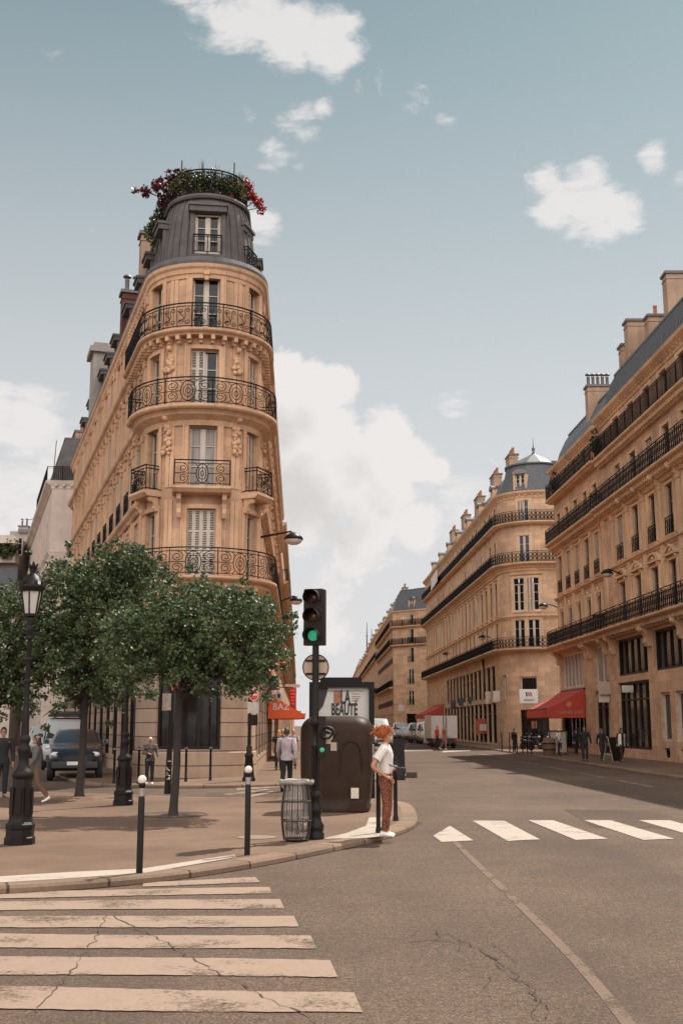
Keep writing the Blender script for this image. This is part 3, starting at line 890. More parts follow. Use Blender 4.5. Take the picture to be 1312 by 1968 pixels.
    # three small second-floor balconies
    for s, half in ((sC, 0.98), (sL, 0.62), (sR, 0.62)):
        p, n, tt = P.at(s)
        L = Path(('L', p - tt * half, p + tt * half))
        m = MB()
        pr = 0.62 if s == sC else 0.55
        sweep(m, L, 0, 2 * half, [(-0.5, zb2 - 0.2), (pr - 0.12, zb2 - 0.2), (pr - 0.05, zb2 - 0.13), (pr, zb2 - 0.08), (pr, zb2), (-0.5, zb2)])
        for q in (-half * 0.78, half * 0.78): console(m, L, half + q, zb2 - 0.203, 0.8 if s == sC else 0.5, 0.36, 0.15)
        b = m.build('balcony', [ST_TRIM], root, world=True)
        k = MB(); railing(k, L, 0.05, 2 * half - 0.05, zb2, 0.9, pr - 0.07, 'medallion', 1.9 if s == sC else 1.15, 0.014, 0, pr)
        k.build('railing', [IRON], b, world=True)
    # shop windows
    for i, (a, b) in enumerate(shops):
        z0 = gz0 if a > sA - 0.8 and b < sB else 0.62
        m = MB()
        for s in (a + 0.05, b - 0.05): sweep(m, P, s - 0.05, s + 0.05, [(-0.2, z0), (-0.1, z0), (-0.1, gz1), (-0.2, gz1)])
        sweep(m, P, a + 0.1, b - 0.1, [(-0.2, z0), (-0.1, z0), (-0.1, z0 + 0.1), (-0.2, z0 + 0.1)])
        sweep(m, P, a + 0.1, b - 0.1, [(-0.2, gz1 - 0.55), (-0.08, gz1 - 0.55), (-0.08, gz1), (-0.2, gz1)])
        nb = 3 if i == 0 else 2
        for q in range(1, nb):
            s = a + (b - a) * q / nb
            sweep(m, P, s - 0.04, s + 0.04, [(-0.2, z0 + 0.1), (-0.11, z0 + 0.1), (-0.11, gz1 - 0.55), (-0.2, gz1 - 0.55)])
        f = m.build('shop_window', [FRAME_D], root, world=True)
        k = MB(); sweep(k, P, a + 0.02, b - 0.02, [(-0.17, z0), (-0.16, z0), (-0.16, gz1), (-0.17, gz1)]); k.build('glass', [GL_S], f, world=True)
    # --- roof: gutter ring, standing-seam drum, terrace
    Q = P
    d = MB()
    sweep(d, Q, 0, P.len, [(0.18, zc + 0.062), (0.25, zc + 0.065), (0.26, zc + 0.16), (0.18, zc + 0.34), (-0.06, zc + 0.44), (-0.3, zc + 0.44)], 0, True)
    d.build('gutter', [SLATE], root, world=True)
    zr0, zr1 = zc + 0.4, zz(383, 38.7)
    zt = zr1
    m = MB()
    prof = [(-0.25, zr0), (-0.33, zr0 + (zt - zr0) * 0.4), (-0.47, zr0 + (zt - zr0) * 0.8), (-0.6, zt)]
    sweep(m, P, sA - 7.5, sB + 7.5, prof, 0, False)
    ss = P.samples(sA - 7.5, sB + 7.5)
    m.poly([P.pt(s, -0.6, zt) for s in ss], 0)
    n = 0
    for d0 in range(-80, 86, 11):
        s = sC + radians(d0) * r
        if abs(d0) < 18: continue
        m.tube([P.pt(s, o + 0.015, z) for o, z in prof], 0.028, 4, 0)
    for i in range(1, 12):
        for s in (sA - i * 0.62, sB + i * 0.62): m.tube([P.pt(s, o + 0.015, z) for o, z in prof], 0.028, 4, 0)
    sweep(m, P, sA - 7.5, sB + 7.5, [(-0.66, zt - 0.03), (-0.48, zt - 0.03), (-0.44, zt + 0.05), (-0.5, zt + 0.15), (-0.66, zt + 0.16)], 0)
    m.build('roof', [SLATE], root, world=True)
    # rear mansards along both streets, lower near the front, a taller zinc roof further back
    
    mansard(root, P, 0, sA - 7.5, zc + 0.42, 2.0, 1.2, SLATE, [TR + dr * 7.5 + V((-0.6, 0, 0))], 0.6, 0.2)
    mansard(root, P, sB + 7.5, P.len, zc + 0.42, 2.0, 1.2, SLATE, [TL + dl * LL + V((1, 0, 0)), TL + dl * 7.5 + V((1, 0, 0))], 0.6, 0.2)
    zb = MB()
    T = Path(('L', TL + dl * 24, TL + dl * 9.5))
    zb_prof = [(-1.0, zc + 0.5), (-1.25, zc + 2.4), (-2.3, zc + 4.3), (-4.6, zc + 4.5)]
    sweep(zb, T, 0, T.len, zb_prof, 0, False)
    for s in (0, T.len): zb.poly([T.pt(s, o, z) for o, z in zb_prof] + [T.pt(s, -4.6, zc + 0.5)], 0)
    for i in range(1, 24): zb.tube([T.pt(T.len * i / 24, o + 0.015, z) for o, z in zb_prof], 0.03, 4, 0)
    zb.build('zinc_roof', [ZINC], root, world=True)
    for s in (sA - 9.0, sA - 13.4, sA - 16.2, sA - 19.0, sA - 25.0, sA - 29.0): dormer(root, P, s, zc + 0.5, 0.9, 1.5, -0.25, SLATE, 'flat', 1.3)
    dormer(root, P, sC, zr0 + 0.02, 0.92, zz(418, 38.4) - zr0, -0.1, SLATE, 'flat', 0.6)
    for s in (sC - radians(78) * r, sA - 2.9, sA - 5.4, sC + radians(68) * r, sB + 2.8, sB + 5.4): dormer(root, P, s, zr0 + 0.02, 0.56, zz(422, 38.4) - zr0 - 0.12, -0.27 if s < sC or s > sB else -0.55, SLATE, 'flat', 0.6)
    wg = MB(); p, nn, tt = P.at(sC); L = Path(('L', p - tt * 0.6, p + tt * 0.6))
    railing(wg, L, 0.1, 1.1, zr0 + 0.06, 0.72, 0.1, 'bars', 0.6, 0.012); wg.build('dormer_guard', [IRON], root, world=True)
    wg = MB(); p, nn, tt = P.at(sC + radians(68) * r); L = Path(('L', p - tt * 0.5, p + tt * 0.5))
    railing(wg, L, 0.0, 1.0, zr0 + 0.06, 0.8, -0.24, 'lattice', 0.6, 0.014, 0, 0.2); wg.build('dormer_guard', [IRON], root, world=True)
    # terrace railing
    k = MB(); railing(k, P, sA - 1.2, sB + 0.5, zt + 0.14, 1.0, -0.6, 'bars', 0.9, 0.022); k.build('terrace_railing', [IRON], root, world=True)
    for s, hh in ((sL - 0.2, 1.9), (sR - 0.1, 1.85)):
        q = MB(); q.tube([P.pt(s, -0.9, zt), P.pt(s, -0.9, zt + hh)], 0.022, 5); q.build('roof_pole', [IRON], root, world=True)
    # chimneys
    chimney(root, TL + dl * 5.6 + nl * (-0.75), (1.0, 0.62), zc + 0.4, zat(487, 46.5), atan2(dl.y, dl.x) + pi / 2, CHIM, 1, 'cowl', 'pale rendered chimney with one black cowl')
    chimney(root, TL + dl * 9.9 + nl * (-0.7), (1.3, 0.7), zc + 0.4, zat(585, 50.0), atan2(dl.y, dl.x) + pi / 2, BRICK_R, 3, 'cowl', 'red brick chimney with steel cowls')
    chimney(root, Cc + dl * 2.6 + V((0.1, 0, 0)), (1.5, 0.5), zt, zt + 1.0, 0.0, CHIM, 3, 'clay')
    # tall stone dormer block on the left roof
    db = MB()
    dp = TL + dl * 20.5 + nl * (-0.55)
    db.box((dp.x, dp.y, zc + 2.0), (1.5, 1.7, 3.4), atan2(dl.y, dl.x) + pi / 2); db.box((dp.x, dp.y, zc + 3.75), (1.9, 2.1, 0.3), atan2(dl.y, dl.x) + pi / 2); db.box((dp.x, dp.y, zc + 4.0), (1.5, 1.7, 0.3), atan2(dl.y, dl.x) + pi / 2)
    db.build('stone_dormer', [ST_GREY], root, world=True)
    return dict(P=P, sA=sA, sB=sB, sC=sC, sL=sL, sR=sR, zt=zt + 0.15, zc=zc, Cc=Cc, r=r, TL=TL, TR=TR, dl=dl, dr=dr, nl=nl, nr=nr, zb1=zb1, root=root)

# ------------------------------------------------------------------ generic boulevard building
R0, RS = 17.0, 0.0317
def xr(Z): return R0 - RS * Z
def zr(x): return R0 / ((x - CX) / FH + RS)
ROWDIR = V((-RS, 1, 0)).normalized()

def row_building(name, label, P, cols, o, back, group='stone apartment buildings along the boulevard'):
    c = P.at(P.len / 2)[0]
    root = thing(name, label, 'building', (c.x, c.y, 0), 0, group)
    rd = random.Random(o.get('seed', 1))
    st, tr = o.get('wall', ST_ROW), o.get('trim', ST_ROWT)
    zc = o['cornice']; ops = []; wins = []
    for ri, row in enumerate(o['rows']):
        for s in (row[4] if len(row) > 4 else cols):
            ops.append((s - row[2] / 2, s + row[2] / 2, row[0], row[1])); wins.append((ri, s, row))
    gr = o.get('ground', [])
    for a, b, z0, z1 in [g[:4] for g in gr]: ops.append((a, b, z0, z1, 0.3))
    m = MB(); wall(m, P, 0, P.len, KERB - 0.15, zc, ops, o.get('depth', 0.3)); m.build('wall', [st], root, world=True)
    bk = MB(); pts = [P.pt(P.len, 0, 0)] + [V((b[0], b[1], 0)) for b in back] + [P.pt(0, 0, 0)]
    for a, b in zip(pts[:-1], pts[1:]): bk.quad(a, b, V((b.x, b.y, zc)), V((a.x, a.y, zc)))
    bk.build('rear_wall', [ST_PALE], root, world=True)
    t = MB()
    for ri, s, row in wins:
        hd = row[3]
        if o.get('detail', 2) >= 2 or hd in ('tri', 'seg', 'alt'):
            surround(t, P, s, row[2], row[0], row[1], 0.16, o.get('spr', 0.07), head=hd == 'head', key=hd == 'key')
        if hd in ('tri', 'seg', 'alt'):
            pediment(t, P, s, row[2] + 0.75, row[1] + 0.22, hd if hd != 'alt' else ('tri' if cols.index(s) % 2 else 'seg'))
    for z, h, pr in o.get('courses', []):
        sweep(t, P, 0, P.len, [(-0.02, z - h), (pr * 0.3, z - h), (pr * 0.45, z - h * 0.6), (pr * 0.9, z - h * 0.4), (pr, z - h * 0.2), (pr, z), (-0.02, z + 0.03)])
    for s, zc_, h_ in o.get('consoles', []): console(t, P, s, zc_, h_, 0.62, 0.3)
    for s, w, z0, z1 in o.get('pilasters', []): pilaster(t, P, s, w, z0, z1, o.get('ppr', 0.1))
    sweep(t, P, 0, P.len, [(-0.02, zc - 0.5), (0.06, zc - 0.5), (0.1, zc - 0.32), (0.26, zc - 0.22), (0.4, zc - 0.1), (0.45, zc + 0.04), (-0.02, zc + 0.04)])
    if o.get('detail', 2) >= 2: modillions(t, P, 0, P.len, zc - 0.224, 0.22, 0.5, 0.14, 0.12)
    t.build('stone_trim', [tr], root, world=True)
    for b in o.get('balconies', []):
        s0, s1 = b.get('span', (0.05, P.len - 0.05))
        balcony(root, P, s0, s1, b['z'], b.get('pr', 0.7), b['style'], 0.22, b.get('step', 1.4), b.get('mod', 0.0), b.get('h', 0.95), b.get('r', 0.02), True)
    for ri, s, row in wins:
        gl = rd.choice(o.get('glass', [GL_D, GL_D, GL_CD, GL_C]))
        add_window(root, P, s, row[2], row[0], row[1], o.get('depth', 0.3) - 0.02, gl, 'plain' if row[1] - row[0] < 2.6 else 'transom', rd.choice(o.get('shut', [0, 0, 0, 1])) if ri > 0 else 0,
                   row[5] if len(row) > 5 else None, SHUT, o.get('depth', 0.3) + 0.08, FRAME_S if rd.random() < .75 and not P.is_arc(s) else FRAME)
    for g in gr:
        a, b, z0, z1 = g[:4]; fm, gm = (g[4], g[5]) if len(g) > 5 else (FRAME_D, GL_S)
        f = MB(); w = 0.09
        for s in (a, b - w): sweep(f, P, s, s + w, [(-0.28, z0), (-0.14, z0), (-0.14, z1), (-0.28, z1)])
        for z, h2 in ((z0, 0.12), (z1 - 0.12, 0.12)) + (((z0 + (z1 - z0) * 0.72, 0.09),) if z1 - z0 > 2.4 else ()):
            sweep(f, P, a + w, b - w, [(-0.28, z), (-0.15, z), (-0.15, z + h2), (-0.28, z + h2)])
        n = max(1, int((b - a) / 1.0))
        for q in range(1, n):
            s = a + (b - a) * q / n
            sweep(f, P, s - 0.035, s + 0.035, [(-0.28, z0 + 0.1), (-0.16, z0 + 0.1), (-0.16, z1 - 0.1), (-0.28, z1 - 0.1)])
        fo = f.build('shop_window', [fm], root, world=True)
        k = MB(); sweep(k, P, a + 0.02, b - 0.02, [(-0.25, z0), (-0.24, z0), (-0.24, z1), (-0.25, z1)]); k.build('glass', [gm], fo, world=True)
        if gm is GL_S and z1 - z0 > 2.0 and b - a > 1.2 and o.get('detail', 2) >= 2:
            for q in range(rd.randrange(1, 4)):
                s = rd.uniform(a + .25, b - .8); zz = rd.uniform(z0 + .3, z1 - 1.2); ww, hh = rd.uniform(.35, .8), rd.uniform(.4, .9)
                d = MB(); sweep(d, P, s, min(s + ww, b - .1), [(-0.235, zz), (-0.225, zz), (-0.225, zz + hh), (-0.235, zz + hh)]); d.build('window_display', [rd.choice(DISP)], fo, world=True)
    if o.get('mansard'):
        h, ins, mt, seam = o['mansard']
        mansard(root, P, 0, P.len, zc + 0.04, h, ins, mt, back, seam, 0.12)
        for s in o.get('dormers', []): dormer(root, P, s, zc + 0.1, 0.9, min(1.5, h - 0.3), -0.22, mt, o.get('dkind', 'arch'), 1.4)
    for x0, x1, yt, Z, npot, kd in o.get('px_chimneys', []):
        a, b2 = At(x0, yt, Z), At(x1, yt, Z)
        chimney(root, ((a.x + b2.x) / 2, Z), (b2.x - a.x - 0.15, 0.8), zc + 0.3, a.z - 0.12, 0.0, CHIM, npot, kd)
    for q in o.get('chimneys', []):
        s, off, sx, sy, z0, z1, pots, kind = q
        p = P.pt(s, off, 0)
        chimney(root, p, (sx, sy), z0, z1, P.ang(s) + pi / 2, CHIM, pots, kind)
    return root
# ------------------------------------------------------------------ buildings in place
CB = corner_building()

def row_path(Za, Zb, dx=0.0):
    return Path(('L', (xr(Za) + dx, Za, 0), (xr(Zb) + dx, Zb, 0)))
def spos(P, Z): return (P.segs[0][2][1][1] - Z) * sqrt(1 + RS * RS)
WHITE_WOOD = plain('white_shop_joinery', (0.52, 0.45, 0.38), 0.55)

# right side, nearest block: three-storey pedimented front with two running balconies
PA = row_path(64.6, 34.0)
ca = [spos(PA, z) for z in (60.95, 58.05, 55.2, 52.5, 49.7, 46.9, 44.1, 41.3, 38.5, 35.9)]
A_ROWS = [(6.95, 9.3, 1.15, 'alt'), (10.5, 12.9, 1.1, 'head', None, 'lattice'), (13.85, 15.75, 1.1, 'plain'), (16.8, 18.4, 1.05, 'plain')]
A_ROWS = [tuple(list(r) + ([None, None][len(r) - 4:])) for r in A_ROWS]
A_ROWS = [(r[0], r[1], r[2], r[3], r[4] or ca, r[5]) for r in A_ROWS]
def sA_(px): return spos(PA, zr(px))
A_GROUND = [(sA_(1190), sA_(1250), 0.55, 4.0), (sA_(1190), sA_(1250), 4.35, 6.3), (sA_(1262), sA_(1312) + 1.5, 4.35, 6.3),
            (sA_(1270), sA_(1289), 1.0, 3.3, FRAME, GL_CD), (sA_(1299), sA_(1320), 1.0, 3.3, FRAME, GL_CD), (sA_(1272), sA_(1284), 0.25, 0.7), (sA_(1303), sA_(1314), 0.25, 0.7),
            (27.0, 30.5, 0.5, 5.5)]
row_building('boulevard_building', 'tan stone building with pedimented windows nearest on the right of the boulevard', PA, ca, dict(
    rows=A_ROWS, cornice=19.15, seed=3, depth=0.17, courses=[(10.3, 0.18, 0.2), (13.58, 0.4, 0.3)],
    consoles=[(sA_(px), 6.68, 1.1) for px in (1186, 1254, 1257.5, 1322)] + [(s + 1.4, 13.58, 0.55) for s in ca],
    pilasters=[(s + 1.4, 0.5, 7.0, 13.15) for s in ca] + [(ca[0] - 1.5, 0.5, 7.0, 13.15), (0.35, 0.6, 7.0, 13.15)],
    balconies=[dict(z=6.92, pr=0.85, style='lattice', mod=0.42, h=1.0), dict(z=13.82, pr=0.75, style='lattice', mod=0.36, h=1.02), dict(z=16.75, pr=0.55, style='bars', mod=0.3, h=1.08)],
    ground=A_GROUND, mansard=(2.7, 0.95, SLATE_B, 0.55), dormers=[], glass=[GL_CD, GL_F, GL_F], shut=[0, 0, 1], px_chimneys=[(1272, 1350, 527, 57.0, 0, 'clay'), (1198, 1240, 618, 62.0, 0, 'clay'), (1238, 1279, 609, 60.3, 1, 'clay'), (1188, 1204, 665, 63.6, 0, 'clay')],
    ),
    [(30, 34.0), (30, 64.6)])
PBb = row_path(77.3, 64.65, 0.03)
cb = [spos(PBb, z) for z in (75.8, 73.4, 71.0, 68.5, 66.1)]
row_building('boulevard_building', 'tan stone building with close-set windows between the pedimented block and the side street', PBb, cb, dict(
    rows=[(6.95, 9.3, 1.05, 'key'), (10.4, 12.85, 1.05, 'head', cb, 'lattice'), (13.85, 15.75, 1.0, 'plain'), (16.8, 18.3, 1.0, 'plain')], cornice=18.9, seed=8, depth=0.15,
    consoles=[(spos(PBb, z), 6.66, 1.0) for z in (77.0, 69.3, 68.6, 64.95)],
    courses=[(10.15, 0.2, 0.22), (13.56, 0.4, 0.3)], pilasters=[(s + 1.2, 0.4, 7.0, 13.1) for s in cb[:-1]],
    balconies=[dict(z=6.9, pr=0.85, style='lattice', mod=0.42, h=1.0), dict(z=13.78, pr=0.75, style='lattice', mod=0.36, h=1.0), dict(z=16.85, pr=0.62, style='lattice', h=1.05)],
    ground=[(spos(PBb, 76.6), spos(PBb, 70.6), 4.1, 6.3, WHITE_WOOD, GL_C), (spos(PBb, 76.8), spos(PBb, 70.5), 0.3, 3.6), (spos(PBb, 68.0), spos(PBb, 65.1), 4.1, 6.3, WHITE_WOOD, GL_C), (spos(PBb, 68.0), spos(PBb, 65.1), 0.2, 3.7)],
    mansard=(2.6, 1.1, SLATE_B, 0.0), dormers=[], dkind='flat', glass=[GL_F, GL_F, GL_CD], px_chimneys=[(1123, 1173, 743, 69.5, 5, 'cowl')],
    ), [(30, 64.65), (30, 77.3)])

# right side, block with the rounded corner
cr = 3.3; cc = V((xr(98) - 0.35 + cr, 98.0, 0))
PC = Path(('L', (xr(158) - 0.35, 158.0, 0), (cc.x - cr * cos(0.0317), cc.y - cr * sin(0.0317), 0)), ('A', cc, cr, pi + 0.0317, 1.5 * pi), ('L', (cc.x, cc.y - cr, 0), (cc.x + 14, cc.y - cr, 0)))
LC = PC.segs[0][1]
ccols = [LC - 1.6 - 2.72 * i for i in range(22)]
sm = LC + (radians(61)) * cr
pair = [sm - 0.62, sm + 0.62]
row_building('round_corner_building', 'tan stone building with a rounded corner under a slate dome', PC, ccols, dict(
    rows=[(8.05, 10.4, 1.05, 'plain', ccols + pair), (11.1, 13.9, 1.05, 'head', ccols + pair, None), (15.15, 17.5, 1.0, 'plain', ccols + [sm]), (18.65, 20.5, 1.0, 'plain', ccols + [sm])],
    cornice=21.2, seed=5, detail=2, depth=0.085, ppr=0.04, spr=0.04, pilasters=[(s + 1.36, 0.4, 8.1, 14.3) for s in ccols], courses=[(10.75, 0.25, 0.22), (14.9, 0.4, 0.3)],
    balconies=[dict(z=8.0, pr=0.8, style='lattice', step=1.8, span=(0.1, LC + pi / 2 * cr + 5), r=0.026), dict(z=15.1, pr=0.75, style='lattice', step=1.8, span=(0.1, LC + pi / 2 * cr + 3), r=0.026), dict(z=18.6, pr=0.6, style='lattice', step=1.8, span=(0.1, LC + pi / 2 * cr + 3), r=0.026)],
    ground=[(s - 1.26, s + 1.2, 0.2, 3.7) for s in ccols[1:15]] + [(s - 1.2, s + 1.0, 4.1, 6.9) for s in ccols[1:14]] + [(sm - 0.75, sm + 0.75, 4.3, 5.7, FRAME, GL_D), (LC + 0.35, LC + 1.15, 3.9, 5.9, FRAME, GL_C), (sm - 0.8, sm + 1.6, 0.15, 3.0)],
    mansard=(2.9, 1.7, SLATE_B, 0.0), dormers=ccols[1::3], dkind='arch', glass=[GL_F, GL_F, GL_F, GL_CD],
    chimneys=[(LC - 6.0, -2.5, 0.8, 2.0, 21.5, 26.3, 4, 'clay'), (LC - 15, -2.5, 0.8, 2.4, 21.5, 26.4, 4, 'clay'), (LC - 26, -2.5, 0.8, 2.6, 21.5, 26.3, 4, 'clay'), (LC - 37, -2.5, 0.8, 2.4, 21.5, 26.3, 4, 'clay'), (LC - 48, -2.5, 0.8, 2.4, 21.5, 26.3, 4, 'clay')]),
    [(30, 94.7), (30, 158)])
RCB = [o for o in COL.objects if o.name.startswith('round_corner_building')][0]
dm = MB()
zc0 = 21.25
dm.lathe([(3.25, 0), (3.05, 0.5), (2.75, 1.3), (2.5, 2.3), (2.45, 2.5), (2.62, 2.56), (2.62, 2.68), (2.3, 2.72), (1.2, 3.4), (0.3, 3.85), (0.16, 3.95)], (cc.x, cc.y, zc0), 12, 0, smooth=False, ang0=0.1)
dm.lathe([(0.13, 0), (0.16, 0.1), (0.07, 0.2), (0.13, 0.35), (0.15, 0.5), (0.05, 0.62), (0.03, 0.9), (0.012, 1.5)], (cc.x, cc.y, zc0 + 3.93), 8, 0)
dm.build('dome', [SLATE_B], RCB, world=True)
DP = Path(('A', cc, 3.1, pi + 0.03, 1.5 * pi))
dormer(RCB, DP, radians(55) * 3.1, zc0 + 0.25, 0.9, 1.35, -0.05, ZINC, 'arch', 1.2)

# further blocks down the right side
PD = Path(('L', (6.85, 216.0, 0), (7.66, 170.6, 0)), ('L', (7.66, 170.6, 0), (12.6, 165.6, 0)), ('L', (12.6, 165.6, 0), (20, 165.6, 0)))
LD = PD.segs[0][1]; L2 = PD.segs[1][1]
dcol = [LD - 1.8 - 2.7 * i for i in range(16)] + [(LD + L2) / 2]
dr_ = lambda z0, z1: (z0, z1, 1.1, 'plain', dcol, 'bars')
row_building('chamfered_corner_building', 'tan stone building with a chamfered corner further down the boulevard', PD, dcol, dict(
    rows=[dr_(4.6, 6.7), dr_(7.6, 9.8), dr_(10.8, 12.9), dr_(13.6, 15.6), (16.3, 17.7, 1.0, 'plain', dcol)], cornice=18.4, seed=9, detail=1, depth=0.1,
    balconies=[dict(z=7.3, pr=0.6, style='bars', step=2.5, span=(0.1, LD - 1), r=0.04), dict(z=13.4, pr=0.6, style='bars', step=2.5, span=(0.1, LD + L2), r=0.04), dict(z=16.1, pr=0.6, style='bars', step=2.5, span=(0.1, LD + L2), r=0.04), dict(z=10.6, pr=0.5, style='bars', step=2.5, span=(LD + L2 / 2 - 1.2, LD + L2 / 2 + 1.2), r=0.04)],
    ground=[(s - 1, s + 0.9, 0.3, 3.4) for s in dcol], mansard=(3.2, 1.6, SLATE_B, 0.0), dormers=dcol[2:-1:4] + [dcol[-1]], dkind='arch', glass=[GL_F],
    chimneys=[(LD - 8 - 11 * i, -2.4, 0.8, 2.2, 18.6, 22.8, 3, 'clay') for i in range(4)]), [(22, 165.6), (22, 216)])
far_specs = [('far_boulevard_building', 'hazy tan building just past the chamfered corner block', 216.5, 272.0, 6.85, 6.15, 18.9, 21), ('far_boulevard_building', 'hazy tan building in the middle of the far row', 272.5, 338.0, 6.15, 5.3, 18.4, 25), ('far_boulevard_building', 'hazy tan building closing the far end of the row', 338.5, 425.0, 5.3, 4.45, 19.2, 30)]
for nm, lb, Za, Zb, xa, xb, zc_, sd in far_specs:
    Pf = Path(('L', (xb, Zb, 0), (xa, Za, 0)))
    n = int(Pf.len / 3.2); cl = [1.6 + 3.2 * i for i in range(n)][-18:]
    row_building(nm, lb, Pf, cl, dict(rows=[(4.8, 6.9, 1.1, 'plain'), (8.0, 10.2, 1.1, 'plain'), (11.2, 13.3, 1.1, 'plain'), (14.6, 16.6, 1.1, 'plain')], cornice=zc_, seed=sd, detail=1, depth=0.09,
        balconies=[dict(z=7.7, pr=0.6, style='bars', step=4, r=0.05), dict(z=14.3, pr=0.6, style='bars', step=4, r=0.05)], ground=[(s - 1.1, s + 1.0, 0.3, 3.6) for s in cl],
        mansard=(3.0, 1.6, SLATE_B, 0.0), dormers=cl[::4], dkind='arch', glass=[GL_F], chimneys=[(6 + 14 * i, -2.5, 0.9, 2.6, zc_, zc_ + 4.4, 3, 'clay') for i in range(int(Pf.len / 14))]), [(xa + 16, Za), (xb + 16, Zb)])

# left side of the boulevard beyond the corner building
def xl(Z): return CB['TR'].x - 0.0365 * (Z - CB['TR'].y)
lefts = [('left_boulevard_building', 'tan stone building directly behind the flatiron corner building on the boulevard', 88.5, 122, 17.4, 41), ('left_boulevard_building', 'tan stone building two plots behind the corner building on the boulevard', 122.5, 165, 18.0, 42), ('left_boulevard_building', 'tan stone building further along the left pavement of the boulevard', 165.5, 235, 17.6, 43), ('left_boulevard_building', 'tan stone building at the far left end of the boulevard', 235.5, 400, 18.0, 44)]
for nm, lb, Za, Zb, zc_, sd in lefts:
    Pf = Path(('L', (xl(Za), Za, 0), (xl(Zb), Zb, 0)))
    n = int(Pf.len / 3.0); cl = [1.8 + 3.0 * i for i in range(n)][:16]
    row_building(nm, lb, Pf, cl, dict(rows=[(7.0, 9.2, 1.0, 'plain'), (10.0, 12.2, 1.0, 'plain'), (13.0, 15.0, 1.0, 'plain')], cornice=zc_, seed=sd, detail=1, depth=0.09,
        balconies=[dict(z=6.7, pr=0.6, style='bars', step=3, r=0.03), dict(z=12.8, pr=0.6, style='bars', step=3, r=0.03)], ground=[(s - 1.1, s + 1.0, 0.3, 3.6) for s in cl],
        mansard=(2.4, 1.6, SLATE_B, 0.0), dormers=[], glass=[GL_D, GL_CD], chimneys=[(5 + 13 * i, -2.2, 0.9, 2.2, zc_, zc_ + 3.6, 3, 'clay') for i in range(int(Pf.len / 13))]), [(xl(Zb) - 8, Zb), (xl(Za) - (2 if Za < 100 else 8), Za)])

# left street: pale building with a blank flank, party wall, terraced block
dl = CB['dl']
c0 = At(98, 1000, 74.0); c0.z = 0
e0 = c0 + V((7.0, 0.6, 0))
PL = Path(('L', c0 + dl * 34, c0), ('L', c0, e0))
k0 = PL.segs[0][1]
zcp = zat(925, 74)
lcol = [k0 - 1.6 - 2.4 * i for i in range(12)]
pr = row_building('pale_side_street_building', 'pale rendered building with a blank flank wall in the left side street', PL, lcol, dict(
    rows=[(4.3, 6.2, 1.0, 'plain'), (7.4, 9.4, 1.0, 'plain'), (10.4, 12.3, 1.0, 'plain'), (13.3, 15.0, 1.0, 'plain')], cornice=zcp, seed=12, depth=0.12, detail=2, wall=ST_PALE, trim=ST_PALE,
    courses=[(7.0, 0.3, 0.14), (13.0, 0.3, 0.14)], balconies=[dict(z=zcp + 0.05, pr=0.42, style='bars', step=2.0, span=(k0 - 12, PL.len), r=0.03)],
    ground=[(s - 0.9, s + 0.7, 0.3, 3.3) for s in lcol], mansard=(2.9, 0.6, SLATE, 0.5), dormers=[], glass=[GL_D, GL_CD], shut=[0, 2, 2],
    chimneys=[(k0 - 3.2, -2.0, 1.0, 2.6, zcp + 0.4, zat(842, 78), 1, 'clay'), (k0 - 1.0, -4.6, 0.9, 1.2, zcp + 2.6, zat(845, 76), 2, 'clay')]), [e0 + V((6, 30, 0))])
tr_ = MB(); q0 = c0 + V((1.2, 1.2, zcp + 2.95)); 
tr_.poly([q0 + V((0, 0, 0.1)), q0 + V((5.2, 0.4, 0.1)), q0 + V((5.2, 5.4, 1.6)), q0 + V((0.4, 5.4, 1.6))])
tr_.box(q0 + V((2.6, 0.1, 0.05)), (5.4, 0.3, 0.16))
tr_.build('tiled_roof', [plain('orange_roof_tile', (0.52, 0.17, 0.06), 0.8, 0, 0.2, 12)], pr, world=True)

def plain_block(name, label, pts, z1, mat, extras):
    c = sum((V((p[0], p[1], 0)) for p in pts), V()) / len(pts)
    root = thing(name, label, 'building', (c.x, c.y, 0))
    m = MB(); m.prism(pts, 0.0, z1, 0, True, False); m.build('wall', [mat], root, world=True)
    extras(root); return root
def party(root):
    a = At(20, 1050, 122.0)
    for i, (x, y) in enumerate(((47, 1012),)): 
        p = At(x, y + 12, 122.5); chimney(root, (p.x, p.y), (1.0, 0.9), zat(1024, 122), zat(1012, 122), 0, ST_GREY, 2, 'cowl')
    m = MB(); p0, p1 = At(40, 1021, 121.9), At(77, 1021, 121.9); m.box(((p0.x + p1.x) / 2, 121.9, p0.z), (p1.x - p0.x + 0.4, 0.5, 0.35)); m.build('coping', [LEAD], root, world=True)
    m = MB(); p = At(64, 1010, 123); m.tube([V((p.x, p.y, p.z - 1.0)), V((p.x, p.y, p.z + 0.9))], 0.04, 4); m.tube([V((p.x - 0.7, p.y, p.z + 0.6)), V((p.x + 0.7, p.y, p.z + 0.85))], 0.03, 4); m.build('antenna', [IRON], root, world=True)
    pp = At(66, 1052, 121.9); m = MB(); m.box((pp.x, 121.9, pp.z), (0.8, 0.5, 0.5)); m.build('vent_box', [ST_PALE], root, world=True)
a, b = At(40, 1020, 122.0), At(78, 1020, 122.0); s0 = At(14, 1130, 122)
plain_block('party_wall_building', 'tall grey building showing a blank party wall with a small chimney', [(s0.x, 122.0), (b.x + 3, 122.0), (b.x + 3, 140), (s0.x, 140)], zat(1021, 122), ST_GREY, party)
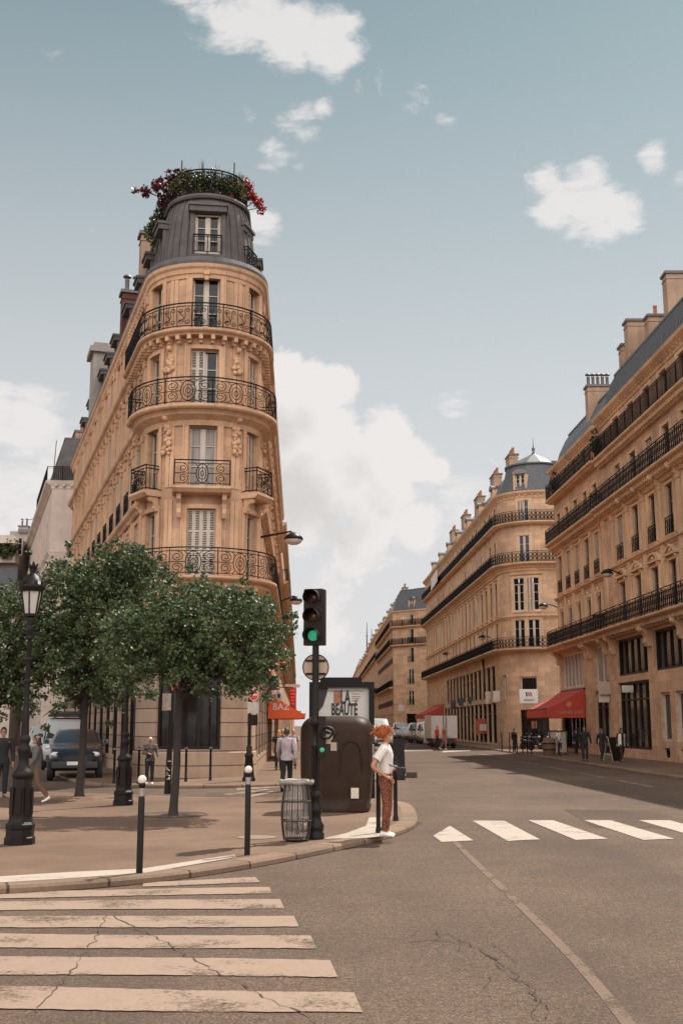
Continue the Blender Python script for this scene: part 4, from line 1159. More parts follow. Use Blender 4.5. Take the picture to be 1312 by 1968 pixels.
def terr(root):
    for y0, y1, d in ((1035, 1050, -1.2), (1068, 1085, -0.6)):
        m = MB(); p = At(0, y0, 100.0); q = At(37, y1, 100.0); m.box(((p.x + q.x) / 2 - 6, 100 + d, (p.z + q.z) / 2), (q.x - p.x + 12, 1.4, p.z - q.z)); m.build('terrace_parapet', [ST_PALE], root, world=True)
    for i in range(4):
        p = At(4 + i * 10, 1060, 99.9); me, g = window_meshes(0.9, 1.6, 'plain')
        w = link_mesh('window', me, root, V((p.x, 99.93, zat(1068, 100))) - V(root.location)); link_mesh('glass', glass_mesh(0.9, 1.6, 'plain', GL_D), w)
    m = MB(); k = Path(('L', (At(-60, 1060, 98.9).x, 98.6, 0), (At(38, 1060, 98.9).x, 98.6, 0))); railing(m, k, 0, k.len, zat(1068, 98.6), 0.9, 0, 'bars', 1.5, 0.03); m.build('terrace_railing', [IRON], root, world=True)
    m = MB(); p = At(0, 1092, 99.3); m.box((p.x - 5, 99.4, p.z - 1.4), (13.5, 1.4, 2.6)); m.build('mansard_face', [SLATE_B], root, world=True)
p0, p1 = At(-330, 1030, 100), At(37, 1030, 100)
TB = plain_block('terraced_building', 'pale building with planted roof terraces at the far left edge', [(p0.x, 100), (p1.x, 100), (p1.x, 116), (p0.x, 116)], zat(1034, 100), ST_PALE, terr)

# ------------------------------------------------------------------ ground
ASPH = asphalt('road_asphalt', (0.138, 0.091, 0.064), 0.66)
PAVE = asphalt('pavement_asphalt', (0.168, 0.104, 0.069), 0.2, 1.3, (0.85, 0.85, 0.85))
PAVE_B = asphalt('far_pavement_asphalt', (0.172, 0.108, 0.07), 0.2, 1.3, (0.85, 0.85, 0.85))
GRAN = stone('granite_kerb', (0.25, 0.165, 0.11), 30.0, 1.1, 0.25, 0.25, 0.02, 0.0)
PAINT = worn_paint('worn_white_paint', (0.28, 0.198, 0.145), (0.2, 0.135, 0.095), 0.5, -0.04)
PAINT_F = worn_paint('fresh_white_paint', (0.40, 0.33, 0.275), (0.22, 0.155, 0.115), 0.4, -0.10)
m = MB(); S = 2500
m.quad(V((-S, -300, 0)), V((S, -300, 0)), V((S, S, 0)), V((-S, S, 0)))
struct(m.build('road', [ASPH]))

def rounded(pts, it=2):
    for _ in range(it):
        q = []
        for i in range(len(pts)):
            a, b = V(pts[i]), V(pts[(i + 1) % len(pts)])
            q += [a * 0.75 + b * 0.25, a * 0.25 + b * 0.75]
        pts = q
    return pts
def offset_line(pts, d):
    out = []
    for i, p in enumerate(pts):
        t = (V(pts[min(i + 1, len(pts) - 1)]) - V(pts[max(i - 1, 0)])).normalized()
        out.append(V(p) + V((-t.y, t.x)) * d)
    return out
def chaikin(pts, it=2):
    for _ in range(it):
        q = [V(pts[0])]
        for a, b in zip(pts[:-1], pts[1:]):
            a, b = V(a), V(b); q += [a * 0.75 + b * 0.25, a * 0.25 + b * 0.75]
        pts = q + [V(pts[-1])]
    return pts
def pavement(edge, back, name, width=0.3, mat=None, gut=True):
    """edge: open kerb line (land on its left); back: points closing the area."""
    inner = offset_line(edge, width)
    m = MB(); poly = [(p.x, p.y, KERB - 0.004) for p in inner] + [(b[0], b[1], KERB - 0.004) for b in back]
    bm = bmesh.new(); vs = [bm.verts.new(p) for p in poly]; f = bm.faces.new(vs); bmesh.ops.triangulate(bm, faces=[f])
    me = bpy.data.meshes.new(name); bm.to_mesh(me); bm.free(); me.materials.append(mat or PAVE)
    o = bpy.data.objects.new(name, me); COL.objects.link(o); struct(o)
    k = MB(); u = 0.0
    for i in range(len(edge) - 1):
        a, b, c, d = edge[i], edge[i + 1], inner[i + 1], inner[i]; l = (b - a).length
        q = lambda p, z: V((p.x, p.y, z))
        ao, bo = a + (d - a) * 0.08, b + (c - b) * 0.08
        k.add([q(ao, KERB), q(bo, KERB), q(c, KERB), q(d, KERB)], [(0, 1, 2, 3)], 0, False, [((u, 0.1), (u + l, 0.1), (u + l, 0.4), (u, 0.4))])
        k.add([q(a, KERB - 0.03), q(b, KERB - 0.03), q(bo, KERB), q(ao, KERB)], [(0, 1, 2, 3)], 0, False, [((u, 0.05), (u + l, 0.05), (u + l, 0.1), (u, 0.1))])
        k.add([q(a, -0.02), q(b, -0.02), q(b, KERB - 0.03), q(a, KERB - 0.03)], [(0, 1, 2, 3)], 0, False, [((u, 0.0), (u + l, 0.0), (u + l, 0.05), (u, 0.05))])
        u += l
    struct(k.build('kerb', [GRAN]))
    return o
ISL = [G(x, y, KERB).xy for x, y in ((-1700, 1757), (-900, 1738), (-420, 1722), (-120, 1707), (0, 1703), (110, 1697), (230, 1688), (345, 1676), (440, 1662), (525, 1648), (610, 1631), (690, 1614), (745, 1601), (785, 1588), (803, 1576), (801, 1561))]
ISL += [V((1.53, 25.2)), V((1.25, 26.7)), V((0.4, 27.4)), V((-1.5, 27.5)), V((-3.4, 27.6)), V((-5.2, 28.8)), V((-8, 29.9)), V((-13, 30.5)), V((-22, 30.6))]
pavement(chaikin(ISL), [(-22, 12)], 'island_pavement')
bp = [CB['TL'] + CB['nl'] * 2.6 + dl * 40, CB['TL'] + CB['nl'] * 2.4 + dl * 3]
BPV = [bp[0].xy, bp[1].xy, V((-8.2, 36.0)), V((-7.3, 34.3)), V((-5.8, 33.3)), V((-4.0, 33.1)), V((-2.4, 33.6)), V((-0.9, 35.0)), V((0.5, 36.2)), V((1.35, 37.6)), V((1.5, 40)), V((1.3, 60)), V((0.2, 120)), V((-3.5, 420))]
pavement(chaikin(BPV), [(-14, 420), (-14, 90)], 'corner_pavement', 0.3, PAVE_B)
kr = lambda Z: 11.5 - 0.009 * Z
RPV = [V((kr(300) - 3.5, 420)), V((kr(170) - 4.4, 172)), V((kr(150) - 1.2, 160)), V((kr(100) - 0.4, 100)), V((kr(92), 91)), V((kr(80), 80)), V((kr(60), 60)), V((kr(30), 30)), V((11.6, 5))]
pavement(chaikin(RPV), [(26, 5), (26, 420)], 'right_pavement', 0.3, PAVE_B)
LPV = [V((-14.5, 34)), V((-27, 72)), V((-60, 175))]
m = MB()
# crossings, nearer one
PXS = [((275, 1697), (490, 1687), (500, 1697), (275, 1705)), ((-60, 1716), (517, 1706), (524, 1718), (-60, 1729)), ((-60, 1734), (538, 1729), (547, 1747), (-60, 1751)), ((-60, 1763), (565, 1761), (574, 1782), (-60, 1785)),
       ((-60, 1796), (597, 1800), (608, 1825), (-60, 1822)), ((-60, 1838), (634, 1847), (649, 1879), (-60, 1874)), ((-60, 1897), (680, 1909), (697, 1948), (-60, 1940))]
def stripe(px, mat, name='crossing_stripe', z=0.008, sub=46):
    a, b, c, d = [G(x, y) for x, y in px]
    m = MB(); rd = random.Random(int(px[1][0]))
    for i in range(sub):
        t0, t1 = i / sub, (i + 1) / sub
        w = lambda t, k: V((0, 0.018 * sin(5 * t + k + px[1][1] * 0.05), 0))
        if i == 0: e0, e1 = rd.uniform(-.012, .012), rd.uniform(-.012, .012)
        n0, n1 = rd.uniform(-.012, .012), rd.uniform(-.012, .012); yv = V((0, 1, 0))
        p = [a.lerp(b, t0) + w(t0, 0) + yv * e0, a.lerp(b, t1) + w(t1, 0) + yv * n0, d.lerp(c, t1) + w(t1, 1) + yv * n1, d.lerp(c, t0) + w(t0, 1) + yv * e1]; e0, e1 = n0, n1
        m.quad(*[V((q.x, q.y, z)) for q in (p[3], p[2], p[1], p[0])])
    o = struct(m.build(name, [mat])); return o
for q in PXS: stripe(q, PAINT)
for q in [((907, 1578), (968, 1578), (1037, 1614), (975, 1617)), ((1014, 1577), (1062, 1577), (1167, 1613), (1105, 1615)), ((1121, 1577), (1172, 1577), (1295, 1613), (1235, 1615)), ((1227, 1577), (1285, 1577), (1418, 1612), (1355, 1614)), ((1340, 1577), (1398, 1577), (1545, 1612), (1482, 1614))]:
    a, b, c, d = q; stripe((d, c, b, a), PAINT_F)
# white tactile strips on the island
m = MB(); m.poly([G(x, y, 0.008) for x, y in ((832, 1606), (848, 1618), (909, 1615), (864, 1587))]); struct(m.build('crossing_stripe', [PAINT_F]))
def flat(px, mat, name, z):
    m = MB(); m.poly([G(x, y, z) for x, y in px][::-1]); return struct(m.build(name, [mat]))
flat([(-80, 1686), (0, 1684), (130, 1676), (275, 1669), (450, 1642), (455, 1647), (282, 1677), (130, 1688), (0, 1696), (-80, 1699)], PAINT_F, 'tactile_paving', KERB + 0.003)
flat([(709, 1571), (752, 1569), (748, 1587), (737, 1607), (703, 1610), (618, 1612), (665, 1601), (703, 1587)], PAINT_F, 'tactile_paving', KERB + 0.003)
# worn pale seam across the road, cracks, a tar joint
def ribbon(px, w, mat, name, z=0.004, jit=0.0, seed=0):
    rd = random.Random(seed); P = chaikin([G(x, y).xy for x, y in px], 2 if not jit else 1)
    if jit:
        Q = []
        for a, b in zip(P[:-1], P[1:]):
            n = max(1, int((b - a).length / 0.09))
            for i in range(n):
                p = a.lerp(b, i / n); Q.append(p + V((rd.uniform(-jit, jit), rd.uniform(-jit, jit))))
        P = Q + [P[-1]]
    m = MB()
    for i in range(len(P) - 1):
        t = (P[i + 1] - P[i]).normalized(); n = V((-t.y, t.x))
        w0 = w * (1 if not jit else rd.uniform(0.3, 1.3)); w1 = w0
        m.quad(*[V((q.x, q.y, z)) for q in (P[i] - n * w0, P[i + 1] - n * w1, P[i + 1] + n * w1, P[i] + n * w0)])
    return struct(m.build(name, [mat]))
TAR = plain('road_crack_tar', (0.05, 0.032, 0.022), 0.9)
SEAM = worn_paint('worn_seam', (0.152, 0.100, 0.070), (0.143, 0.094, 0.066), 1.0, -0.03)
ribbon([(868, 1612), (905, 1650), (960, 1703), (1040, 1780), (1120, 1862), (1185, 1940), (1260, 2040)], 0.045, SEAM, 'road_seam')
CRK = [([(215, 1762), (260, 1785), (330, 1820), (400, 1862), (470, 1898), (540, 1935), (600, 1962), (680, 2010)], 0.012), ([(760, 1806), (800, 1800), (850, 1793), (880, 1805), (920, 1825), (950, 1840), (985, 1870), (1010, 1895), (1030, 1925)], 0.012),
       ([(780, 1812), (830, 1806), (870, 1812), (905, 1818)], 0.01), ([(935, 1835), (960, 1850), (965, 1872), (1000, 1890)], 0.009), ([(985, 1868), (1020, 1862), (1040, 1850)], 0.008), ([(1010, 1893), (1035, 1908), (1025, 1960)], 0.008), ([(835, 1788), (850, 1800), (838, 1808)], 0.009), ([(790, 1800), (800, 1790), (835, 1786), (870, 1796)], 0.008), ([(900, 1812), (930, 1812), (975, 1830), (990, 1850)], 0.008), ([(965, 1872), (940, 1880), (930, 1900)], 0.007), ([(1028, 1922), (1050, 1935), (1048, 1960)], 0.007), ([(870, 1805), (890, 1815), (880, 1830)], 0.008), ([(205, 1760), (190, 1800), (150, 1850), (110, 1905), (70, 1950)], 0.010), ([(620, 1690), (700, 1678), (780, 1660), (850, 1650)], 0.007)]
for i, (px, w) in enumerate(CRK): ribbon(px, w * 0.45, TAR, 'road_crack', 0.0125, 0.026, i)
GUT = worn_paint('gutter_grime', (0.075, 0.05, 0.036), (0.1, 0.066, 0.045), 0.8, 0.06)
ribbon([(-60, 1722), (0, 1714), (110, 1707), (230, 1697), (345, 1685), (440, 1671), (525, 1657), (610, 1639), (690, 1621), (745, 1608), (785, 1594), (806, 1580)], 0.07, GUT, 'road_gutter', 0.004)
PATCH = asphalt('repair_asphalt', (0.118, 0.075, 0.05), 0.6, 1.4)
m = MB(); m.poly([G(x, y, 0.004) for x, y in ((375, 1541), (545, 1536), (545, 1521), (400, 1523))]); struct(m.build('road_patch', [PATCH]))
m = MB(); m.poly([V((x, y, 0.004)) for x, y in ((4.4, 20.6), (6.3, 20.4), (6.5, 24.6), (4.7, 24.9))]); struct(m.build('road_patch', [PATCH]))
# lane lines and side street markings
for Z0, Z1, X in ((34, 38, 8.9), (40, 44, 8.87), (46, 51, 8.83), (53, 58, 8.8), (60, 66, 8.75), (68, 74, 8.7)):
    m = MB(); m.quad(V((X, Z0, .004)), V((X + 0.12, Z0, .004)), V((X + 0.1, Z1, .004)), V((X - 0.02, Z1, .004))); struct(m.build('lane_line', [PAINT]))
for px in [((455, 1514), (545, 1507), (545, 1512), (455, 1519)), ((430, 1526), (512, 1516), (520, 1518), (440, 1528)), ((470, 1530), (522, 1520), (530, 1522), (480, 1532)), ((400, 1538), (470, 1536), (470, 1541), (400, 1543))]:
    m = MB(); m.poly([G(x, y, 0.0085) for x, y in px][::-1]); struct(m.build('side_street_marking', [PAINT]))
for px in [((770, 1441), (830, 1440), (832, 1443), (770, 1444)), ((850, 1443), (900, 1441), (905, 1443), (850, 1446))]:
    m = MB(); m.poly([G(x, y, 0.004) for x, y in px][::-1]); struct(m.build('stop_line', [PAINT_F]))
m = MB(); p = G(494, 1609, KERB)
m.lathe([(0.3, 0), (0.3, 0.004)], (p.x, p.y, KERB), 20, 0)
o = struct(m.build('manhole_cover', [plain('worn_steel', (0.24, 0.17, 0.125), 0.55, 0.2)]))
# ------------------------------------------------------------------ street furniture
LAMPGL = glass_mat('frosted_lantern_glass', (0.50, 0.46, 0.40), 0.35)
WHITE_B = plain('white_ball_paint', (0.72, 0.62, 0.52), 0.5)
STEEL = plain('galvanised_steel', (0.36, 0.33, 0.30), 0.4, 0.7)

def street_lamp():
    r = thing('street_lamp', 'x', 'street lamp', (0, 0, 0))
    m = MB()
    m.lathe([(0.30, 0), (0.30, 0.10), (0.275, 0.12), (0.27, 0.22), (0.285, 0.25), (0.285, 0.30), (0.24, 0.34), (0.225, 0.40), (0.19, 0.95), (0.185, 1.0)], n=8, smooth=False, ang0=pi / 8)
    m.lathe([(0.185, 1.0), (0.21, 1.02), (0.225, 1.06), (0.2, 1.11), (0.15, 1.15), (0.11, 1.22), (0.10, 1.34), (0.13, 1.42), (0.135, 1.48), (0.09, 1.53), (0.115, 1.58), (0.12, 1.63), (0.085, 1.68)], n=16)
    for k in range(8):
        a = k * pi / 4
        m.box((0.215 * cos(a), 0.215 * sin(a), 0.66), (0.02, 0.1, 0.42), a)
    m.build('base', [IRON_D], r)
    m = MB()
    m.lathe([(0.085, 1.68), (0.075, 1.9), (0.08, 2.0), (0.065, 2.05), (0.055, 2.3), (0.045, 3.3), (0.06, 3.34), (0.06, 3.4), (0.045, 3.44), (0.10, 3.52), (0.055, 3.58)], n=12)
    for k in range(3): m.lathe([(0.07, 2.5 + k * 0.35), (0.085, 2.53 + k * 0.35), (0.07, 2.56 + k * 0.35)], n=10)
    m.tube([V((-0.22, 0, 3.3)), V((0.22, 0, 3.3))], 0.018, 6)
    m.build('pole', [IRON_D], r)
    l = MB()
    z0 = 3.58
    for k in range(6):
        a = k * pi / 3 + pi / 6
        l.tube([V((0.13 * cos(a), 0.13 * sin(a), z0)), V((0.215 * cos(a), 0.215 * sin(a), z0 + 0.42))], 0.016, 5)
    l.lathe([(0.06, z0 - 0.02), (0.15, z0), (0.15, z0 + 0.035), (0.06, z0 + 0.045)], n=6, ang0=pi / 6, smooth=False)
    l.lathe([(0.225, z0 + 0.40), (0.27, z0 + 0.45), (0.285, z0 + 0.50), (0.245, z0 + 0.51), (0.2, z0 + 0.58), (0.13, z0 + 0.66), (0.07, z0 + 0.69), (0.055, z0 + 0.73), (0.085, z0 + 0.75), (0.04, z0 + 0.78)], n=12)
    for k in range(12):
        a = k * pi / 6; l.box((0.275 * cos(a), 0.275 * sin(a), z0 + 0.53), (0.02, 0.07, 0.06), a)
    for k in range(6):
        a = k * pi / 3; l.tube([V((0.05 * cos(a), 0.05 * sin(a), z0 + 0.76)), V((0.1 * cos(a), 0.1 * sin(a), z0 + 0.86))], [0.022, 0.012], 5)
    l.lathe([(0.03, z0 + 0.76), (0.05, z0 + 0.82), (0.01, z0 + 0.9)], n=8)
    lo = l.build('lantern', [IRON_D], r)
    g = MB(); g.lathe([(0.12, z0 + 0.04), (0.20, z0 + 0.41)], n=6, ang0=pi / 6, smooth=False); g.build('lantern_glass', [LAMPGL], lo)
    return r
LA = street_lamp(); pa = G(38, 1622, KERB); LA.location = pa
sc_a = (At(62, 1080, pa.y).z - KERB) / 4.47; LA.scale = (sc_a * 0.8, sc_a * 0.8, sc_a)
LA['label'] = 'ornate black street lamp with a glazed lantern in front of the parked vehicles'
LB = copy_tree(LA); LB.location = G(237, 1547, KERB); LB['label'] = 'ornate black street lamp rising into the tree crown between two trunks'
for o in (LA, LB): o['group'] = 'ornate street lamps on the island'

def bollard(label, px, h, kind='ball', group='black bollards'):
    p = G(px[0], px[1], KERB)
    r = thing('bollard', label, 'bollard', p, 0, group)
    if kind == 'ball':
        m = MB(); m.lathe([(0.038, 0), (0.038, h - 0.26), (0.034, h - 0.25), (0.034, h - 0.13), (0.042, h - 0.12), (0.042, h - 0.09), (0.024, h - 0.08), (0.024, h - 0.06)], n=14); m.build('post', [IRON_D], r)
        m = MB(); m.ball((0, 0, h - 0.05), 0.052, 8); m.build('ball', [WHITE_B], r)
        m = MB(); m.lathe([(0.036, h - 0.235), (0.0365, h - 0.145)], n=14, cap=False); m.build('band', [STEEL], r)
    else:
        m = MB(); m.lathe([(0.05, 0), (0.045, 0.06), (0.036, 0.1), (0.034, h - 0.1), (0.045, h - 0.09), (0.045, h - 0.05), (0.03, h - 0.03), (0.02, h)], n=10); m.build('post', [IRON_D], r)
        m = MB(); m.lathe([(0.047, h - 0.085), (0.047, h - 0.055)], n=10, cap=False); m.build('band', [STEEL], r)
    return r
def hpx(px, top): p = G(px[0], px[1], KERB); return At(px[0], top, p.y).z - KERB
bollard('white-topped black bollard standing on the kerb by the striped crossing', (268, 1678), hpx((268, 1678), 1490), group='white-topped bollards')
bollard('white-topped black bollard on the kerb to the left of the wire litter bin', (475, 1643), hpx((475, 1643), 1472), group='white-topped bollards')
bollard('slim dark bollard just behind the standing woman, nearer the camera', (727, 1601), 1.02, 'slim', 'slim bollards by the woman')
bollard('slim dark bollard on the kerb to the right of the standing woman', (760, 1577), 1.02, 'slim', 'slim bollards by the woman')
for x, y, lb in ((219, 1506, 'thin black bollard beside the dark car at the corner pavement'), (266, 1506, 'thin black bollard directly left of the white-haired man'), (357, 1502, 'thin black bollard in front of the large corner shop window'), (404, 1500, 'thin black bollard under the rounded building front')):
    bollard(lb, (x, y), 1.05, 'slim', 'thin bollards along the corner pavement')
for i, (x, y) in enumerate(((964, 1443), (979, 1445), (993, 1447), (1004, 1448), (1013, 1449), (1021, 1450))):
    bollard('thin dark bollard in the row guarding the right pavement at the side street', (x, y), 1.25, 'slim', 'thin bollards guarding the right pavement')

# traffic light on its ornate pole
GREEN = plain('green_signal_lamp', (0.015, 0.16, 0.08), 0.3, emit=(0.03, 0.36, 0.17), estr=0.55)
RED_OFF = plain('unlit_red_lens', (0.05, 0.012, 0.01), 0.25)
AMB_OFF = plain('unlit_amber_lens', (0.06, 0.03, 0.01), 0.25)
HOUS = plain('brown_black_housing', (0.018, 0.011, 0.009), 0.55, spec=0.15)
def traffic_light():
    p = G(605, 1612, KERB)
    r = thing('traffic_light', 'dark three-lamp traffic signal showing green on an ornate pole beside the wire litter bin', 'traffic light', p, 0)
    zt = At(603, 1240, p.y).z - KERB
    m = MB()
    m.lathe([(0.14, 0), (0.14, 0.07), (0.12, 0.1), (0.135, 0.14), (0.135, 0.2), (0.1, 0.25), (0.085, 0.34), (0.105, 0.38), (0.105, 0.44), (0.08, 0.5), (0.075, 0.58), (0.1, 0.62), (0.08, 0.66), (0.058, 0.7)], n=12)
    m.build('base', [IRON_D], r)
    m = MB()
    m.lathe([(0.058, 0.7), (0.05, 1.3), (0.075, 1.34), (0.075, 1.38), (0.05, 1.42), (0.052, 1.62), (0.085, 1.66), (0.11, 1.68), (0.06, 1.76), (0.052, 1.8), (0.05, zt)], n=12)
    for k in range(8):
        a = k * pi / 4; m.tube([V((0.055 * cos(a), 0.055 * sin(a), 0.72)), V((0.05 * cos(a), 0.05 * sin(a), 1.28))], 0.011, 4)
    m.build('pole', [IRON_D], r)
    # head, turned a little to the right of the camera
    hz = zt; H = At(603, 1132, p.y).z - KERB - zt; W = 0.33; rz = radians(-14)
    R = Matrix.Rotation(rz, 3, 'Z')
    m = MB(); m.rbox((-0.015, 0.04, hz + H / 2), (W, 0.20, H), 0.045, rz)
    for k in range(3):
        zc = hz + H * (0.165 + 0.335 * k); q = R @ V((0, -0.06, 0))
        n = 12; rv = 0.125
        # hood: half tube reaching forward
        ringo = lambda d, rr, dz: [V((-0.015, 0.04, 0)) + R @ V((rr * cos(pi * (-0.15 + 1.3 * i / n)), -0.10 - d * (1 if True else 0), 0)) + V((0, 0, zc + rr * sin(pi * (-0.15 + 1.3 * i / n)) + dz)) for i in range(n + 1)]
        m.loft([ringo(0, rv, 0), ringo(0.14, rv * 0.99, -0.005), ringo(0.2, rv * 0.95, 0.0)], False, 0, False)
        m.loft([ringo(0, rv - 0.012, 0), ringo(0.14, rv * 0.99 - 0.012, -0.005), ringo(0.2, rv * 0.95 - 0.004, 0.0)], False, 0, False)
        # side wings of the housing between the lamps
    m.box((-0.015, 0.10, hz + H * 0.5), (0.09, 0.12, H * 0.8), rz)
    ho = m.build('signal_head', [HOUS], r)
    for k, mt in enumerate((GREEN, AMB_OFF, RED_OFF)):
        zc = hz + H * (0.165 + 0.335 * k); l = MB()
        c = V((-0.015, 0.04, zc)) + R @ V((0, -0.102, 0))
        rings = []
        for rr, d in ((0.082, 0), (0.07, 0.014), (0.04, 0.024), (0.004, 0.03)):
            rings.append([c + R @ V((rr * cos(j * pi / 9), -d, rr * sin(j * pi / 9))) for j in range(18)])
        l.loft(rings, True, 0, False); l.build('lens', [mt], ho)
    # round plate seen from the back
    zp = At(603, 1282, p.y).z - KERB; rd_ = 26 / FH * p.y * 1.0
    m = MB(); n = 28
    def disc(y, rr): return [V((rr * cos(j * 2 * pi / n), y, zp + rr * sin(j * 2 * pi / n))) for j in range(n)]
    m.loft([disc(0.075, rd_), disc(0.062, rd_), disc(0.062, rd_ * 0.93), disc(0.07, rd_ * 0.92)], True, 1, False)
    m.poly(disc(0.07, rd_ * 0.92), 0); m.poly(disc(0.078, rd_), 1)
    for zz in (-0.1, 0.1): m.box((0, 0.058, zp + zz), (0.3, 0.02, 0.03), mat=1)
    m.build('sign_back', [plain('bare_sign_back', (0.38, 0.27, 0.19), 0.5, 0.3), HOUS], r)
    # pedestrian repeater at eye height
    zq = At(603, 1441, p.y).z - KERB
    m = MB(); m.rbox((0.095, -0.01, zq + 0.19), (0.13, 0.14, 0.62), 0.03)
    rr = 0.085; zk = At(603, 1408, p.y).z - KERB
    m.tube([V((0.17 + rr * cos(a * pi / 8), -0.1, zk + rr * sin(a * pi / 8))) for a in range(-5, 12)], 0.02, 6)
    o = m.build('repeater_signal', [HOUS], r)
    l = MB(); l.ball((0.105, -0.083, zq), 0.034, 8, 0, (0.036, 0.012, 0.036)); l.build('lens', [GREEN], o)
    m = MB(); m.box((0.19, -0.02, zq + 0.1 + 0.06), (0.09, 0.01, 0.14)); m.build('sticker', [plain('aged_sticker', (0.4, 0.33, 0.25), 0.7)], r)
    return r
TL_ = traffic_light()

# wire litter bin with a clear bag
def litter_bin():
    p = G(569, 1616, KERB); r = thing('litter_bin', 'wire-hoop litter bin with a clear plastic bag beside the traffic light pole', 'litter bin', p, radians(8))
    H = At(569, 1500, p.y).z - KERB; W = 0.205
    m = MB()
    def rx(z):
        u = z / H; return W * (0.80 + 0.36 * sin(pi * min(1, u * 0.95 + 0.08)) * 0.75)
    for k in range(16):
        a = k * 2 * pi / 16
        m.tube([V((rx(z) * cos(a), rx(z) * 0.95 * sin(a), z)) for z in [0.03 + (H - 0.06) * i / 9 for i in range(10)]], 0.0085, 4)
    for z, rr in ((0.03, 1.0), (H * 0.34, 1.0), (H * 0.66, 1.0)):
        m.tube([V((rx(z) * cos(k * pi / 14), rx(z) * 0.95 * sin(k * pi / 14), z)) for k in range(29)], 0.011, 5)
    m.lathe([(0.05, 0.0), (0.16, 0.01), (0.16, 0.04), (0.05, 0.05)], n=14)
    m.build('wire_frame', [plain('grey_brown_wire', (0.05, 0.038, 0.03), 0.45, 0.2)], r)
    m = MB(); m.tube([V((W * 1.12 * cos(k * pi / 14), W * 1.06 * sin(k * pi / 14), H - 0.02 + 0.008 * sin(5 * k))) for k in range(29)], 0.036, 8)
    m.build('rim', [plain('grey_rim_plastic', (0.27, 0.235, 0.20), 0.5)], r)
    b = MB(); rd = random.Random(2); rings = []
    for i in range(12):
        z = 0.08 + (H - 0.1) * i / 11
        rings.append([V((rx(z) * (0.84 + rd.uniform(-0.13, 0.05)) * cos(j * pi / 10), rx(z) * (0.84 + rd.uniform(-0.13, 0.05)) * sin(j * pi / 10), z + rd.uniform(-0.01, 0.01))) for j in range(20)])
    b.loft(rings, True, 0, False); b.build('bag', [glass_mat('clear_bin_bag', (0.5, 0.46, 0.42), 0.15, 0.2)], r)
    b = MB()
    for i in range(9):
        b.ball((rd.uniform(-0.1, 0.1), rd.uniform(-0.1, 0.1), 0.12 + rd.random() * 0.22), 0.05 + rd.random() * 0.03, 4)
    b.build('rubbish', [plain('crumpled_rubbish', (0.20, 0.16, 0.13), 0.8, 0, 0.5, 20)], r)
    return r
litter_bin()

